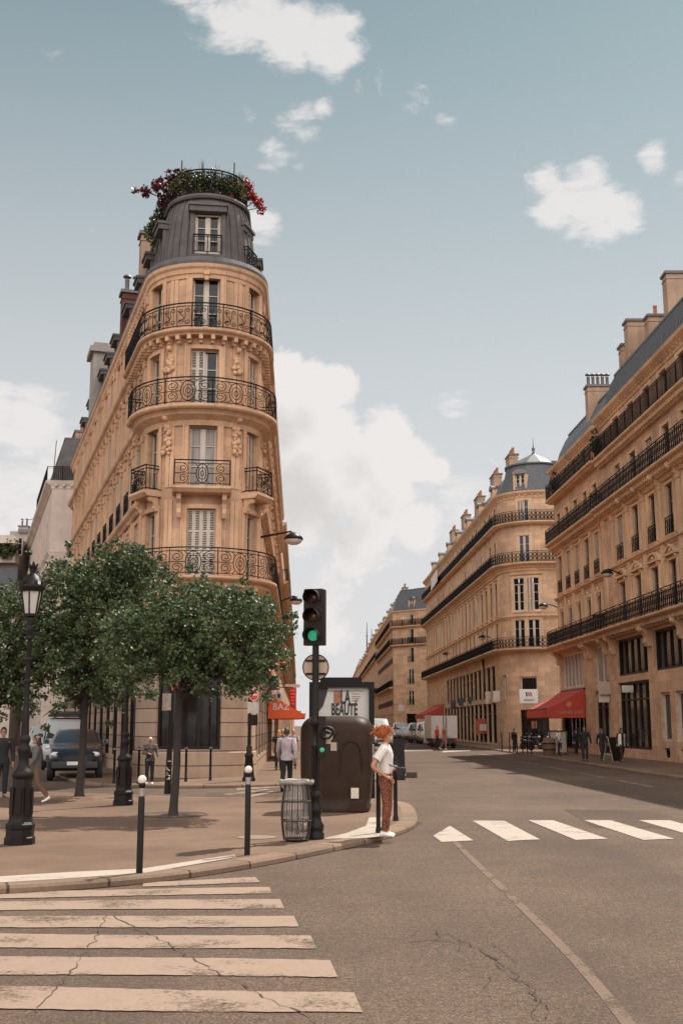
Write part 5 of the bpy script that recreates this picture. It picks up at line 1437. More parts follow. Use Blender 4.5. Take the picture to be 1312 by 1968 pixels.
# big brown bottle bank
BROWN = plain('brown_moulded_plastic', (0.034, 0.019, 0.012), 0.5, 0.0, 0.25, 3.0, 0.25, 0.15)
def bottle_bank():
    p = G(648, 1562, KERB); p.y += 0.65
    r = thing('bottle_bank', 'large brown moulded recycling container behind the traffic light pole', 'recycling container', p, radians(-4))
    W = 139 / FH * (p.y - 0.6); H = At(645, 1376, p.y - 0.55).z - KERB; D = 1.25
    def ring(z, kx, ky, rad):
        hx, hy = W / 2 * kx, D / 2 * ky; pts = []
        for q, (sx, sy) in enumerate(((1, 1), (-1, 1), (-1, -1), (1, -1))):
            for i in range(7):
                a = (q * 90 + i * 15) * pi / 180
                pts.append(V(((hx - rad) * sx + rad * cos(a), (hy - rad) * sy + rad * sin(a), z)))
        return pts
    m = MB()
    m.loft([ring(0.0, 0.90, 0.9, 0.18), ring(0.10, 0.93, 0.93, 0.2), ring(0.12, 0.90, 0.9, 0.2), ring(0.3, 0.94, 0.94, 0.22), ring(0.7, 0.985, 0.98, 0.24), ring(1.1, 1.0, 1.0, 0.3)] + [ring(H - 0.30 + 0.30 * t, 1 - 0.30 / (W / 2) * (1 - sqrt(max(0, 1 - t * t))), 1 - 0.34 / (D / 2) * (1 - sqrt(max(0, 1 - t * t))), 0.3 - 0.12 * t * t) for t in (0, .25, .45, .62, .76, .88, .96, 1.0)], True, 0, True)
    m.build('body', [BROWN], r)
    # arched moulding, round mouth with collar, hook plate
    f = -D / 2 * 0.985
    m = MB()
    m.tube([V((W * 0.22 + 0.2 * cos(a * pi / 12), f - 0.01, H * 0.62 + 0.22 * sin(a * pi / 12))) for a in range(0, 13)], 0.028, 6)
    m.tube([V((W * 0.22 - 0.2, f - 0.01, H * 0.62)), V((W * 0.22 - 0.22, f, H * 0.38))], [0.028, 0.008], 6)
    m.tube([V((W * 0.22 + 0.2, f - 0.01, H * 0.62)), V((W * 0.22 + 0.22, f, H * 0.38))], [0.028, 0.008], 6)
    m.build('arched_rib', [BROWN], r)
    m = MB()
    m.tube([V((-W * 0.12 + 0.17 * cos(a * pi / 12), f - 0.05, H * 0.80 + 0.15 * sin(a * pi / 12))) for a in range(0, 13)], 0.035, 8)
    n = 20
    for rr in (0.115,): m.tube([V((-W * 0.12 + rr * cos(a * 2 * pi / n), f - 0.03, H * 0.79 + rr * sin(a * 2 * pi / n))) for a in range(n + 1)], 0.022, 6, 1)
    m.add([V((-W * 0.12 + 0.11 * cos(a * 2 * pi / n), f - 0.012, H * 0.79 + 0.11 * sin(a * 2 * pi / n))) for a in range(n)], [tuple(range(n))], 2)
    m.build('bottle_mouth', [BROWN, STEEL, plain('dark_rubber', (0.01, 0.01, 0.01), 0.8)], r)
    m = MB(); m.box((W * 0.27, f - 0.008, H * 0.2), (0.15, 0.02, 0.2)); m.build('label_plate', [plain('pale_label_plate', (0.55, 0.46, 0.36), 0.6)], r)
    m = MB(); m.box((-W * 0.02, f - 0.006, H * 0.68), (0.12, 0.02, 0.16)); m.build('label_plate', [plain('dull_label_plate', (0.36, 0.27, 0.2), 0.7)], r)
    m = MB(); m.box((W * 0.3, f * 0.92, 0.1), (0.3, 0.06, 0.16)); m.build('hatch', [BROWN], r); m = MB(); m.rbox((W * 0.5 - 0.01, 0.05, H * 0.6), (0.05, 0.26, 0.36), 0.02); m.build('lifting_bracket', [STEEL], r)
    return r
bottle_bank()

# advertising panel
def ad_panel():
    p = G(656, 1534, KERB); p.x = 0
    Y = p.y
    x0, x1 = At(594, 1400, Y).x, At(719, 1400, Y).x; zt, zb = At(656, 1311, Y).z, KERB
    cx = (x0 + x1) / 2; W = x1 - x0; H = zt - zb
    r = thing('advertising_panel', 'black-framed advertising panel with a pale poster behind the recycling container', 'advertising panel', (cx, Y, KERB))
    m = MB(); t = 0.125
    for sg in (-1, 1): m.box((sg * (W / 2 - t / 2), 0, H / 2), (t, 0.24, H))
    m.box((0, 0, H - t / 2 + 0.002), (W - 2 * t, 0.236, t)); m.box((0, 0, 0.35), (W - 2 * t, 0.236, 0.5))
    m.box((-0.02, 0, H + 0.055), (W * 0.64, 0.22, 0.105))
    m.box((0, 0.05, H * 0.5 + 0.2), (W - 2 * t, 0.06, H - 0.5)); m.build('frame', [plain('black_panel_paint', (0.008, 0.006, 0.006), 0.4, spec=0.2)], r)
    q = MB(); w = W - 2 * t; z0, z1 = 0.62, H - t - 0.0
    q.box((0, 0.0, (z0 + z1) / 2), (w, 0.02, z1 - z0)); po = q.build('poster', [plain('poster_paper', (0.47, 0.44, 0.40), 0.45, 0, 0.05)], r)
    BLK = plain('poster_black_ink', (0.02, 0.016, 0.016), 0.5); RUS = plain('poster_rust_ink', (0.28, 0.11, 0.06), 0.6, 0, 0.5, 14)
    fx = lambda x, y: (At(x, y, Y).x - cx, At(x, y, Y).z - KERB)
    def rect(x0, y0, x1, y1, mt, nm, d=-0.014):
        a, b = fx(x0, y0), fx(x1, y1); k = MB(); k.box(((a[0] + b[0]) / 2, d, (a[1] + b[1]) / 2), (abs(b[0] - a[0]), 0.006, abs(a[1] - b[1]))); k.build(nm, [mt], po)
    k = MB(); pts = [fx(607, 1322), fx(631, 1322), fx(621, 1356), fx(607, 1375)]; k.extrude([V((a, -0.013, b)) for a, b in pts], (0, -0.006, 0)); k.build('poster_shape', [BLK], po)
    rect(641, 1328, 655, 1352, RUS, 'poster_picture'); rect(632, 1327.5, 698, 1328.5, BLK, 'poster_rule')
    for y in (1333, 1338, 1342, 1346): rect(676, y, 693 - (y % 3) * 2, y + 1.4, RUS, 'poster_text_line')
    for txt, x, y, sz, sx in (('LA', 663.5, 1341, 37, 0.44), ('BEAUTÉ', 661.5, 1364.5, 31, 0.46)):
        a = fx(x, y); s = sz / FH * Y * 1.0
        lettering(txt, s, BLK, po, face_matrix((a[0], -0.0205 if txt != 'LA' else -0.021, a[1]), (1, 0, 0), (0, 0, 1)), 'lettering', 0.003, 0.012, sx)
    return r
ad_panel()

# dark board and its base on the kerb past the woman
def dark_board():
    p = G(765, 1489, KERB + 0.0); p.y = p.y; r = thing('notice_board', 'dark upright board on a low slab just past the standing woman', 'board', (p.x, p.y, 0.0))
    w = 24 / FH * p.y; h = 62 / FH * p.y
    m = MB(); m.box((0.02, 0, 0.18 + h / 2), (w, 0.14, h), taper=0.86); m.build('board', [plain('dark_board_paint', (0.014, 0.011, 0.011), 0.5, spec=0.2)], r)
    m = MB(); m.box((0.18, 0, 0.09), (w + 0.45, 0.7, 0.18)); m.build('base', [GRAN], r)
dark_board()

# no-entry sign on its post at the corner of the side street
RED = plain('red_sign_enamel', (0.55, 0.045, 0.025), 0.4); WHITE_P = plain('white_enamel', (0.72, 0.66, 0.60), 0.4)
def no_entry():
    p = G(478, 1501, KERB); Y = p.y; r = thing('no_entry_sign', 'red round no-entry sign above small plates on a heavy-based post', 'road sign', p)
    zt = At(486, 1320, Y).z - KERB
    m = MB(); m.lathe([(0.2, 0), (0.2, 0.08), (0.17, 0.12), (0.16, 0.2), (0.11, 0.7), (0.14, 0.74), (0.12, 0.8), (0.08, 0.85), (0.09, 1.0), (0.06, 1.06)], n=12); m.build('base', [IRON_D], r)
    m = MB(); m.lathe([(0.055, 1.06), (0.045, zt)], n=10); m.build('post', [IRON_D], r)
    R = 9.6 / FH * Y; zc = At(486, 1336, Y).z - KERB; ox = 0.12
    n = 24; disc = lambda y, rr: [V((ox + rr * cos(j * 2 * pi / n), y, zc + rr * 1.12 * sin(j * 2 * pi / n))) for j in range(n)]
    m = MB(); m.loft([disc(-0.06, R), disc(-0.085, R)], True, 0, True); m.loft([disc(-0.086, R), disc(-0.09, R), disc(-0.09, R * 0.93), disc(-0.086, R * 0.92)], True, 1, False)
    m.box((ox, -0.09, zc + 0.01), (R * 1.35, 0.012, R * 0.34), mat=1)
    m.ball((ox - 0.05, -0.095, zc + 0.06), 0.06, 5, 2, (0.06, 0.01, 0.06)); m.build('disc', [RED, WHITE_P, HOUS], r)
    m = MB(); m.box((ox - 0.01, -0.07, At(486, 1360, Y).z - KERB), (0.34, 0.02, 0.34)); m.build('supplementary_plate', [plain('dirty_plate', (0.42, 0.36, 0.29), 0.6, 0, 0.4, 16)], r)
    m = MB(); m.box((ox - 0.02, -0.07, At(486, 1384, Y).z - KERB), (0.3, 0.12, 0.32)); m.build('control_box', [HOUS], r)
no_entry()

# leaning sticker-covered post between the trunks
def stickered_post():
    p = G(322, 1526, KERB); Y = p.y; r = thing('sticker_post', 'leaning dark post with scrawled white graffiti behind the front tree trunk', 'post', p)
    q = At(331, 1300, Y) - p
    m = MB(); m.tube([V((0, 0, 0)), q * 0.5 + V((0.01, 0, 0)), q], [0.085, 0.06, 0.055], 10); m.build('pole', [IRON_D], r)
    m = MB(); c = q * 0.78; m.box(c + V((-0.1, -0.06, 0)), (0.22, 0.02, 0.42)); m.build('sticker_plate', [plain('sticker_mix', (0.36, 0.28, 0.22), 0.6, 0, 0.6, 18)], r)
    m = MB(); c = q * 0.93; m.box(c + V((0.08, -0.06, 0)), (0.16, 0.02, 0.3)); m.build('red_plate', [RED], r)
    m = MB(); rd = random.Random(5)
    for i in range(4):
        z = 0.35 + i * 0.13
        pts = [V((0.02 + rd.uniform(-0.05, 0.06), -0.088, z + rd.uniform(-0.06, 0.06))) for _ in range(5)]
        m.tube(pts, 0.008, 4)
    m.build('graffiti', [WHITE_P], r)
stickered_post()

# wall lamps reaching over the street
def wall_lamp(label, p_wall, p_tip, size, group='bracket lamps on the facades'):
    r = thing('wall_lamp', label, 'wall lamp', p_wall, 0, group)
    d = V(p_tip) - V(p_wall)
    m = MB(); m.tube([V((0, 0, 0)), d * 0.5 + V((0, 0, 0.06)), d * 0.92 + V((0, 0, 0.10)), d + V((0, 0, 0.02))], [0.05, 0.04, 0.035, 0.03], 6)
    m.box((0, 0, 0), (0.12, 0.12, 0.5)); m.build('arm', [IRON_D], r)
    m = MB(); s = size
    m.lathe([(0.05 * s, 0.06 * s), (0.18 * s, 0.02 * s), (0.34 * s, -0.12 * s), (0.38 * s, -0.22 * s), (0.36 * s, -0.23 * s)], tuple(d), 14, cap=False); m.build('lamp_shade', [IRON_D], r)
    m = MB(); m.ball(d + V((0, 0, -0.22 * s)), 0.3 * s, 7, 0, (0.35 * s, 0.35 * s, 0.22 * s)); m.build('lamp_globe', [glass_mat('milky_lamp_glass', (0.55, 0.48, 0.42), 0.25)], r)
CBp = CB
def on_right_facade(Z): return V((CBp['TR'].x - 0.0365 * (Z - CBp['TR'].y), Z, 0))
w1 = on_right_facade(41.6); wall_lamp('domed lamp on a long bracket arm on the corner building, the higher one', V((w1.x, 41.6, zat(1033, 41.6))), At(564, 1026, 41.4), 0.95)
w2 = on_right_facade(56); wall_lamp('domed lamp on a bracket arm lower down the receding flank of the corner building', V((w2.x, 56, zat(1165, 56))), At(569, 1148, 55.8), 0.85)
for (x, y, xt, yt, lb) in ((1209, 1110, 1165, 1096, 'dark bracket lamp on the pedimented building above the shop awning'), (1076, 1169, 1043, 1160, 'dark bracket lamp near the end of the block facing the rounded corner'), (954, 1230, 925, 1222, 'dark bracket lamp on the round-corner building above its long balcony'), (874, 1260, 855, 1255, 'small dark bracket lamp far down the round-corner building')):
    Z = zr(x); a = At(x, y, Z); b = At(xt, yt, Z - 0.4); wall_lamp(lb, a, b, 0.9)

# awnings
AW_R = plain('red_awning_canvas', (0.42, 0.05, 0.03), 0.8, 0, 0.1, 4); AW_O = plain('orange_awning_canvas', (0.85, 0.13, 0.035), 0.75, 0, 0.06, 4)
GOLD = plain('faded_gold_lettering', (0.42, 0.2, 0.09), 0.6); WHITEL = plain('white_lettering', (0.8, 0.72, 0.66), 0.6)
def awning(name, label, A, Bp, out, ztop, zfront, zval, mat, text, tmat, tsize, text_on='cheek'):
    """A: wall point at the far end, Bp: wall point at the near end (plan), out: plan vector to the front edge."""
    r = thing(name, label, 'awning', (A.x, A.y, 0)); L = V((A.x, A.y, 0))
    P = lambda q, z: V((q.x, q.y, z)) - L
    a, b = V((A.x, A.y, 0)), V((Bp.x, Bp.y, 0)); o = V((out.x, out.y, 0))
    m = MB(); n = 8; sag = 0.06
    for i in range(n):
        f0, f1 = i / n, (i + 1) / n
        z = lambda f: ztop + (zfront - ztop) * f - sag * sin(pi * f)
        m.quad(P(a + o * f0, z(f0)), P(b + o * f0, z(f0)), P(b + o * f1, z(f1)), P(a + o * f1, z(f1)))
        for q in (a, b): m.quad(P(q + o * f0, z(f0)), P(q + o * f1, z(f1)), P(q + o * f1, zval), P(q + o * f0, zval))
    k = 24
    for i in range(k):
        f0, f1 = i / k, (i + 1) / k; p0, p1 = a.lerp(b, f0) + o, a.lerp(b, f1) + o
        zz = zval + 0.03 * (i % 2)
        m.quad(P(p0, zfront), P(p1, zfront), P(p1, zz), P(p0, zz))
    m.build('canvas', [mat], r)
    f = MB()
    f.tube([P(a + o, zfront + 0.01), P(b + o, zfront + 0.01)], 0.035, 6); f.tube([P(a, ztop), P(b, ztop)], 0.07, 6)
    for q in (a.lerp(b, 0.04), b.lerp(a, 0.04)): f.tube([P(q, ztop - 0.9), P(q + o * 0.98, zfront)], 0.025, 5)
    f.build('awning_frame', [IRON_D], r)
    on = o.normalized()
    if text:
        if text_on == 'cheek':
            c = P(b + o * 0.40, zval + (0.32 if len(text) > 5 else 0.55)); nn = V((on.y, -on.x, 0)); nn = nn if nn.y < 0 else -nn
            lettering(text, tsize, tmat, r, face_matrix(c + nn * 0.02, -on if on.x < 0 else on, (0, 0, 1)), 'lettering', 0.006, 0.004)
    return r, P, a, b, o
aZ, bZ = 76.8, 70.4
out = V((-2.3, 0.1, 0)); A_, B_ = V((xr(aZ) - 0.02, aZ, 0)), V((xr(bZ) - 0.02, bZ, 0))
r_, P_, a_, b_, o_ = awning('cafe_awning', 'deep red café awning with a closed cheek over the right-hand pavement', A_, B_, out, 3.95, 2.75, 2.2, AW_R, 'CORNER CAFÉ', GOLD, 0.24)
c = P_(b_ + o_ * 0.42, 3.0); q = MB(); q.lathe([(0.16, -0.01), (0.16, 0.01)], n=16)
mm = q.mesh('emblem', [GOLD]); mm.transform(face_matrix(c + V((0, -0.03, 0)), (1, 0, 0), (0, 0, 1))); e = link_mesh('emblem', mm, r_)
Zo = 56.0; A_, B_ = V((on_right_facade(66).x, 66, 0)), V((on_right_facade(Zo).x + 0.02, Zo, 0))
r_, P_, a_, b_, o_ = awning('shop_awning', 'bright orange shop awning lettered in white on the left pavement', A_, B_, V((1.55, 0, 0)), zat(1328, Zo), zat(1368, Zo), zat(1381, Zo), AW_O, 'BAZ', WHITEL, 0.44)
r2, *_ = awning('shop_awning', 'smaller dark red awning over a shop front beyond the white truck', V((xr(150) - 0.4, 150, 0)), V((xr(139) - 0.4, 139, 0)), V((-2.4, 0, 0)), 4.2, 3.0, 2.6, AW_R, None, None, 0)
r2, *_ = awning('shop_awning', 'small red-orange awning at the far end behind the orange one', V((on_right_facade(86).x, 86, 0)), V((on_right_facade(72).x, 72, 0)), V((1.9, 0, 0)), zat(1352, 72), zat(1372, 72), zat(1380, 72), AW_O, None, None, 0)

# shop signs
def hanging_sign(name, label, px, py, w, h, Z, mat, txt=None, tm=None, ts=0.2, wall_x=None, kind='sign', rz=0.0):
    p = At(px, py, Z); r = thing(name, label, kind, p)
    m = MB(); m.rbox((0, 0, 0), (w, 0.12, h), 0.03) ; m.build('sign_panel', [mat], r)
    if wall_x is not None:
        m = MB(); m.tube([V((0, 0, h / 2 + 0.02)), V((wall_x - p.x, 0, h / 2 + 0.02))], 0.02, 5); m.tube([V((0, 0, -h / 2)), V((wall_x - p.x, 0, -h / 2))], 0.015, 5); m.build('bracket', [IRON_D], r)
    if txt: lettering(txt, ts, tm, r, face_matrix((0, -0.066, 0), (1, 0, 0), (0, 0, 1)), 'lettering', 0.004, 0.004)
    return r
SGN_D = plain('dark_sign_paint', (0.035, 0.028, 0.028), 0.5); SGN_P = plain('pale_sign_paint', (0.55, 0.46, 0.38), 0.5)
hanging_sign('shop_sign', 'square dark sign projecting from the corner building flank', 526, 1316, 0.42, 0.42, 47.0, SGN_D, None, None, 0, on_right_facade(47).x)
hanging_sign('shop_sign', 'long pale sign above the red vertical sign by the orange awning', 562, 1318, 0.75, 0.16, 58.5, SGN_P, None, None, 0, on_right_facade(58.5).x)
vs = hanging_sign('vertical_shop_sign', 'tall red carved-letter sign hanging beside the orange awning', 563, 1340, 0.32, 0.95, 58.0, plain('dark_red_sign', (0.32, 0.02, 0.015), 0.4), None, None, 0, on_right_facade(58).x)
REDL = plain('bright_red_letters', (0.75, 0.06, 0.03), 0.4)
for i in range(5):
    m = MB(); m.box((0.0, -0.09, 0.32 - i * 0.16), (0.26 - 0.03 * i, 0.06, 0.09)); m.build('sign_letter', [REDL], vs)
oval = thing('shop_sign', 'small pale oval sign with dark emblem left of the orange awning', 'sign', At(536, 1338, 54.5))
m = MB(); m.ball((0, 0, 0), 0.2, 8, 0, (0.17, 0.04, 0.26)); m.build('sign_panel', [SGN_P], oval); m = MB(); m.ball((0, -0.035, 0.02), 0.1, 6, 0, (0.07, 0.015, 0.12)); m.build('emblem', [SGN_D], oval)
# white sign with a tricolour mark on the rounded corner
sgn = hanging_sign('shop_sign', 'white square sign with a blue and red mark on the rounded corner', 1015, 1338, 36 / FH * 92.5, 27 / FH * 92.5, 92.9, plain('white_shop_sign', (0.62, 0.57, 0.52), 0.5))
for i, (mt) in enumerate((plain('blue_mark', (0.05, 0.07, 0.25), 0.5), plain('grey_mark', (0.25, 0.2, 0.25), 0.5), RED)):
    m = MB(); M = Matrix.Rotation(radians(-14), 3, 'Y'); m.box((-0.16 + 0.17 * i, -0.068, 0.16), (0.12, 0.014, 0.34), M=M); m.build('mark', [mt], sgn)
m = MB(); m.box((0, -0.068, -0.3), (0.8, 0.012, 0.1)); m.build('caption_bar', [plain('grey_green_ink', (0.22, 0.23, 0.2), 0.6)], sgn)
for px, py, w, h, Z, mt, lb, out_ in ((1165, 1322, 0.95, 0.72, 64.5, plain('beige_sign', (0.40, 0.31, 0.24), 0.6), 'beige rectangular sign hanging over the narrow shop between the blocks', 0), (1160, 1342, 0.62, 0.45, 64.7, SGN_P, 'pale smaller sign just under the beige rectangular sign', 0), (1205, 1324, 0.6, 0.36, 60.5, SGN_P, 'pale plate sign on the dark shop front at right', 0),
                                  (893, 1349, 1.4, 0.8, 122, SGN_D, 'dark sign projecting over shops far along the round-corner building', 0), (915, 1346, 1.6, 0.7, 116, SGN_D, 'second dark sign projecting over shops on the round-corner building', 0), (873, 1354, 0.9, 0.9, 128, SGN_D, 'small dark sign farthest along the round-corner building shops', 0), (964, 1338, 1.5, 0.9, 99, SGN_P, 'pale long sign on the shop left of the rounded corner', 0), (946, 1341, 1.3, 1.1, 105, SGN_P, 'cream sign over the shop with the red display', 0), (771, 1361, 0.8, 0.8, 150, SGN_P, 'small pale square sign far down near the standing woman', 0)):
    hanging_sign('shop_sign', lb, px, py, w, h, Z, mt, None, None, 0, xr(Z) if Z < 130 else None)
b = MB(); k = At(942, 1290, 107); ban = thing('hanging_banner', 'dark long banner hanging above the shops on the round-corner building', 'banner', k); m = MB(); m.extrude([V((-0.95, 0, 1.9)), V((0.9, 0, 2.2)), V((0.85, 0, -2.0)), V((-0.35, 0, -2.0))], (0, 0.08, 0)); m.build('cloth', [SGN_D], ban)
m = MB(); m.tube([V((-0.95, 0, 1.95)), V((1.5, 0, 2.25))], 0.04, 5); m.build('pole', [IRON_D], ban)
# red display in the shop and a few lit bulbs there
dsp = thing('shop_display', 'red window display low in a shop on the round-corner building', 'display', At(935, 1396, 108)); m = MB(); m.box((0, 0, 0), (2.0, 0.3, 1.3)); m.box((0, -0.17, -0.1), (1.4, 0.1, 0.6), mat=1); m.build('display_panel', [plain('red_display', (0.40, 0.07, 0.04), 0.6, 0, 0.4, 3), SGN_P], dsp)
# roof aerials far away
for x, y0, y1, lb in ((705, 1196, 1245, 'thin radio mast on the far roofs, taller one'), (714, 1208, 1246, 'thin radio mast on the far roofs, shorter one')):
    a = At(x, y1 + 10, 330); bb = At(x, y0, 330); t = thing('roof_mast', lb, 'mast', a, 0); m = MB(); h = bb.z - a.z
    m.tube([V((0, 0, 0)), V((0, 0, h * 0.5)), V((0, 0, h))], [0.22, 0.15, 0.06], 5); m.box((0, 0, h * 0.55), (1.0, 0.1, 0.1)); m.build('mast', [IRON_D], t)
# ------------------------------------------------------------------ vehicles
TYRE = plain('tyre_rubber', (0.012, 0.011, 0.011), 0.85); RIM = plain('alloy_rim', (0.32, 0.31, 0.30), 0.35, 0.8)
CARGL = glass_mat('car_glass', (0.03, 0.035, 0.037), 0.04)
HEADL = glass_mat('headlight_glass', (0.55, 0.54, 0.52), 0.12); TAIL = plain('tail_light', (0.35, 0.02, 0.015), 0.25); PLATE = plain('blank_number_plate', (0.6, 0.56, 0.5), 0.5)
BUMP = plain('black_bumper', (0.02, 0.018, 0.018), 0.6)
def paint(name, c): return plain(name, c, 0.28, 0.1, 0.04, 2.0, 0.0, 0.5, None, 1, 0.7)

def car(name, label, cat, loc, yaw, L, W, H, col, kind='car', group=None, rack=False):
    """Nose points along local -Y."""
    r = thing(name, label, cat, loc, yaw, group)
    if kind == 'car': # (y, z_low, z_belt, half width belt, z_roof, half width roof)
        st = [(-0.5, .36, .52, .66, .52, .62), (-.47, .26, .60, .82, .60, .76), (-.40, .20, .645, .92, .645, .84), (-.24, .18, .70, .97, .70, .88), (-.19, .18, .71, .985, .74, .84), (-.05, .18, .72, 1, .965, .70), (.08, .18, .73, 1, 1.0, .72), (.26, .18, .74, 1, .985, .72), (.38, .18, .74, .98, .93, .70), (.46, .2, .72, .94, .78, .76), (.49, .26, .66, .88, .66, .78), (.5, .36, .5, .78, .5, .7)]
        gl = (4, 8)
    else:
        st = [(-0.5, .28, .44, .70, .44, .64), (-.485, .18, .50, .86, .50, .78), (-.44, .15, .54, .95, .54, .86), (-.36, .13, .58, .98, .60, .84), (-.25, .13, .60, 1, .90, .78), (-.19, .13, .60, 1, .97, .80), (0.0, .13, .60, 1, 1.0, .82), (.3, .13, .60, 1, 1.0, .82), (.46, .13, .60, .99, .985, .82), (.49, .15, .58, .97, .95, .83), (.5, .28, .5, .93, .8, .83)]
        gl = (3, 8)
    hw = W / 2; m = MB(); rings = []
    for y, zl, zb, wb, zr_, wr in st:
        y *= L
        pts = []
        for sg in (1, -1):
            q = [(sg * hw * wb * 0.80, zl * H), (sg * hw * wb * 0.97, (zl + 0.06) * H), (sg * hw * wb, (zl + zb) / 2 * H), (sg * hw * wb * 0.985, zb * H)]
            top = [(sg * hw * (wr + 0.03), zb * H + (zr_ - zb) * H * 0.86), (sg * hw * wr * 0.88, zr_ * H), (sg * hw * wr * 0.35, zr_ * H + 0.012)]
            pts.append(q + top)
        ring = pts[0] + pts[1][::-1]
        rings.append([V((x, y, z)) for x, z in ring])
    m.loft(rings, True, 0, True)
    m.build('body', [col], r)
    g = MB()
    for sg in (1, -1):      # side glass just proud of the body
        for i in range(gl[0] + (1 if kind == 'car' else 0), gl[1]):
            if kind == 'van' and i > 5: continue
            a, b = rings[i], rings[i + 1]; k0, k1 = (3, 4) if sg > 0 else (10, 9)
            qq = [a[k0].lerp(a[k1], .06), b[k0].lerp(b[k1], .06), b[k0].lerp(b[k1], .94), a[k0].lerp(a[k1], .94)]
            c = sum(qq, V()) / 4
            g.poly([c + (p - c) * V((1, 0.9, 1)) + V((sg * 0.012, 0, 0)) for p in qq])
    g.build('side_glass', [CARGL], r)
    a, b = rings[gl[0]], rings[gl[0] + 1]
    if kind == 'van': a, b = rings[3], rings[4]
    ws = MB(); f = lambda p, q, t: p.lerp(q, t)
    lo = [a[3].lerp(a[10], 0.05), a[10].lerp(a[3], 0.05)]; hi = [b[4].lerp(b[9], 0.06), b[9].lerp(b[4], 0.06)]
    o = V((0, -0.035, 0.02)); qs = [lo[0] + o, lo[1] + o, hi[1] + o, hi[0] + o]
    ws.poly(qs); ws.build('windscreen', [CARGL], r)
    a, b = rings[-3], rings[-4]
    rw = MB(); o = V((0, 0.03, 0.02)); zb0 = 0.62 if kind == 'van' else 0.74
    rw.poly([V((hw * .7, L * (.462 if kind == 'car' else .503), zb0 * H)) + o, V((-hw * .7, L * (.462 if kind == 'car' else .503), zb0 * H)) + o, V((-hw * .6, L * (.39 if kind == 'car' else .497), .9 * H)) + o, V((hw * .6, L * (.39 if kind == 'car' else .497), .9 * H)) + o]); rw.build('rear_window', [CARGL], r)
    wr_ = 0.31 if kind == 'car' else 0.34
    for sx in (-1, 1):
        for y in (-.315, .30):
            c = V((sx * (hw - 0.09), y * L, wr_)); w = MB()
            prof = [(wr_ * .66, -.1), (wr_ * .95, -.1), (wr_, -.07), (wr_, .07), (wr_ * .95, .1), (wr_ * .66, .1)]
            w.loft([[V((z, q * cos(k * pi / 10), q * sin(k * pi / 10))) for k in range(20)] for q, z in prof], True, 0, True); wo = w.build('wheel', [TYRE], r, c)
            w = MB(); w.loft([[V((sx * z, q * cos(k * pi / 10), q * sin(k * pi / 10))) for k in range(20)] for q, z in [(wr_ * .66, .06), (wr_ * .62, .105), (wr_ * .2, .09), (.01, .11)]], True, 0, False); w.build('rim', [RIM], wo)
        zh = (.52 if kind == 'car' else .43) * H
        h = MB(); h.ball((sx * hw * .70, -L * (.478 if kind == 'car' else .49), zh), .1, 6, 0, (.17, .06, .085)); h.build('headlight', [HEADL], r)
        h = MB(); h.ball((sx * hw * .80, L * (.485 if kind == 'car' else .495), zh + .1), .1, 6, 0, (.1, .04, .15)); h.build('tail_light', [TAIL], r)
        h = MB(); h.rbox((sx * (hw + .09), -L * (.2 if kind == 'car' else .3), (.76 if kind == 'car' else .66) * H), (.2, .1, .15), .04); h.build('wing_mirror', [BUMP if kind == 'van' else col], r)
    h = MB(); zl = H * (.36 if kind == 'car' else .27); h.rbox((0, -L * .492, zl - .06), (W * .84, .16, .2), .06); h.rbox((0, L * .492, zl - .04), (W * .88, .14, .2), .06); h.build('bumper', [BUMP], r)
    h = MB(); h.box((0, -L * .498, H * (.45 if kind == 'car' else .38)), (W * .44, .04, .1)); h.build('grille', [BUMP], r)
    h = MB(); h.box((0, -L * .50 - .045, zl - .02), (.5, .02, .11)); h.build('number_plate', [PLATE], r)
    h = MB(); h.box((0, L * .50 + .035, zl + .12), (.5, .02, .11)); h.build('number_plate', [PLATE], r)
    if rack:
        h = MB()
        for y in (-.2, -.02, .16, .34): h.box((0, y * L, H + .09), (W * .8, .05, .05))
        for sx in (-1, 1): h.box((sx * W * .38, .07 * L, H + .13), (.05, L * .56, .05))
        h.rbox((0, .07 * L, H + .2), (W * .7, L * .5, .14), .05); h.build('roof_rack', [BUMP], r)
    return r
ang_l = atan2(dl.y, dl.x) - pi / 2        # heading of the left street
NAVY = paint('dark_blue_car_paint', (0.008, 0.009, 0.014)); WHITEP = paint('white_car_paint', (0.42, 0.42, 0.40)); SILV = paint('silver_car_paint', (0.34, 0.35, 0.36)); GREYP = paint('grey_car_paint', (0.16, 0.155, 0.15))
p = G(148, 1505); car('parked_car', 'dark blue car parked nose-out beside the corner building', 'car', (p.x - 0.75, p.y + 3.0, 0), ang_l * 0.7, 4.1, 1.72, 1.62, NAVY, 'car', 'vehicles parked in the left side street')
p = G(114, 1484); car('parked_van', 'white van with a loaded roof rack behind the dark blue car', 'van', (p.x - 0.8, p.y + 4.2, 0), ang_l * 0.8, 4.7, 1.85, 2.05, WHITEP, 'van', 'vehicles parked in the left side street', True)
p = G(55, 1462); car('parked_car', 'pale car partly hidden behind the near street lamp', 'car', (p.x, p.y + 3.0, 0), ang_l, 4.2, 1.75, 1.75, WHITEP, 'car', 'vehicles parked in the left side street')
car('driving_car', 'silver car coming up the boulevard beside the advertising panel', 'car', (2.75, 84, 0), 0.03, 4.3, 1.78, 1.5, SILV, 'car', 'vehicles coming up the boulevard')
car('driving_van', 'white van following the silver car on the boulevard', 'van', (3.3, 104, 0), 0.03, 5.0, 1.9, 2.35, WHITEP, 'van', 'vehicles coming up the boulevard')
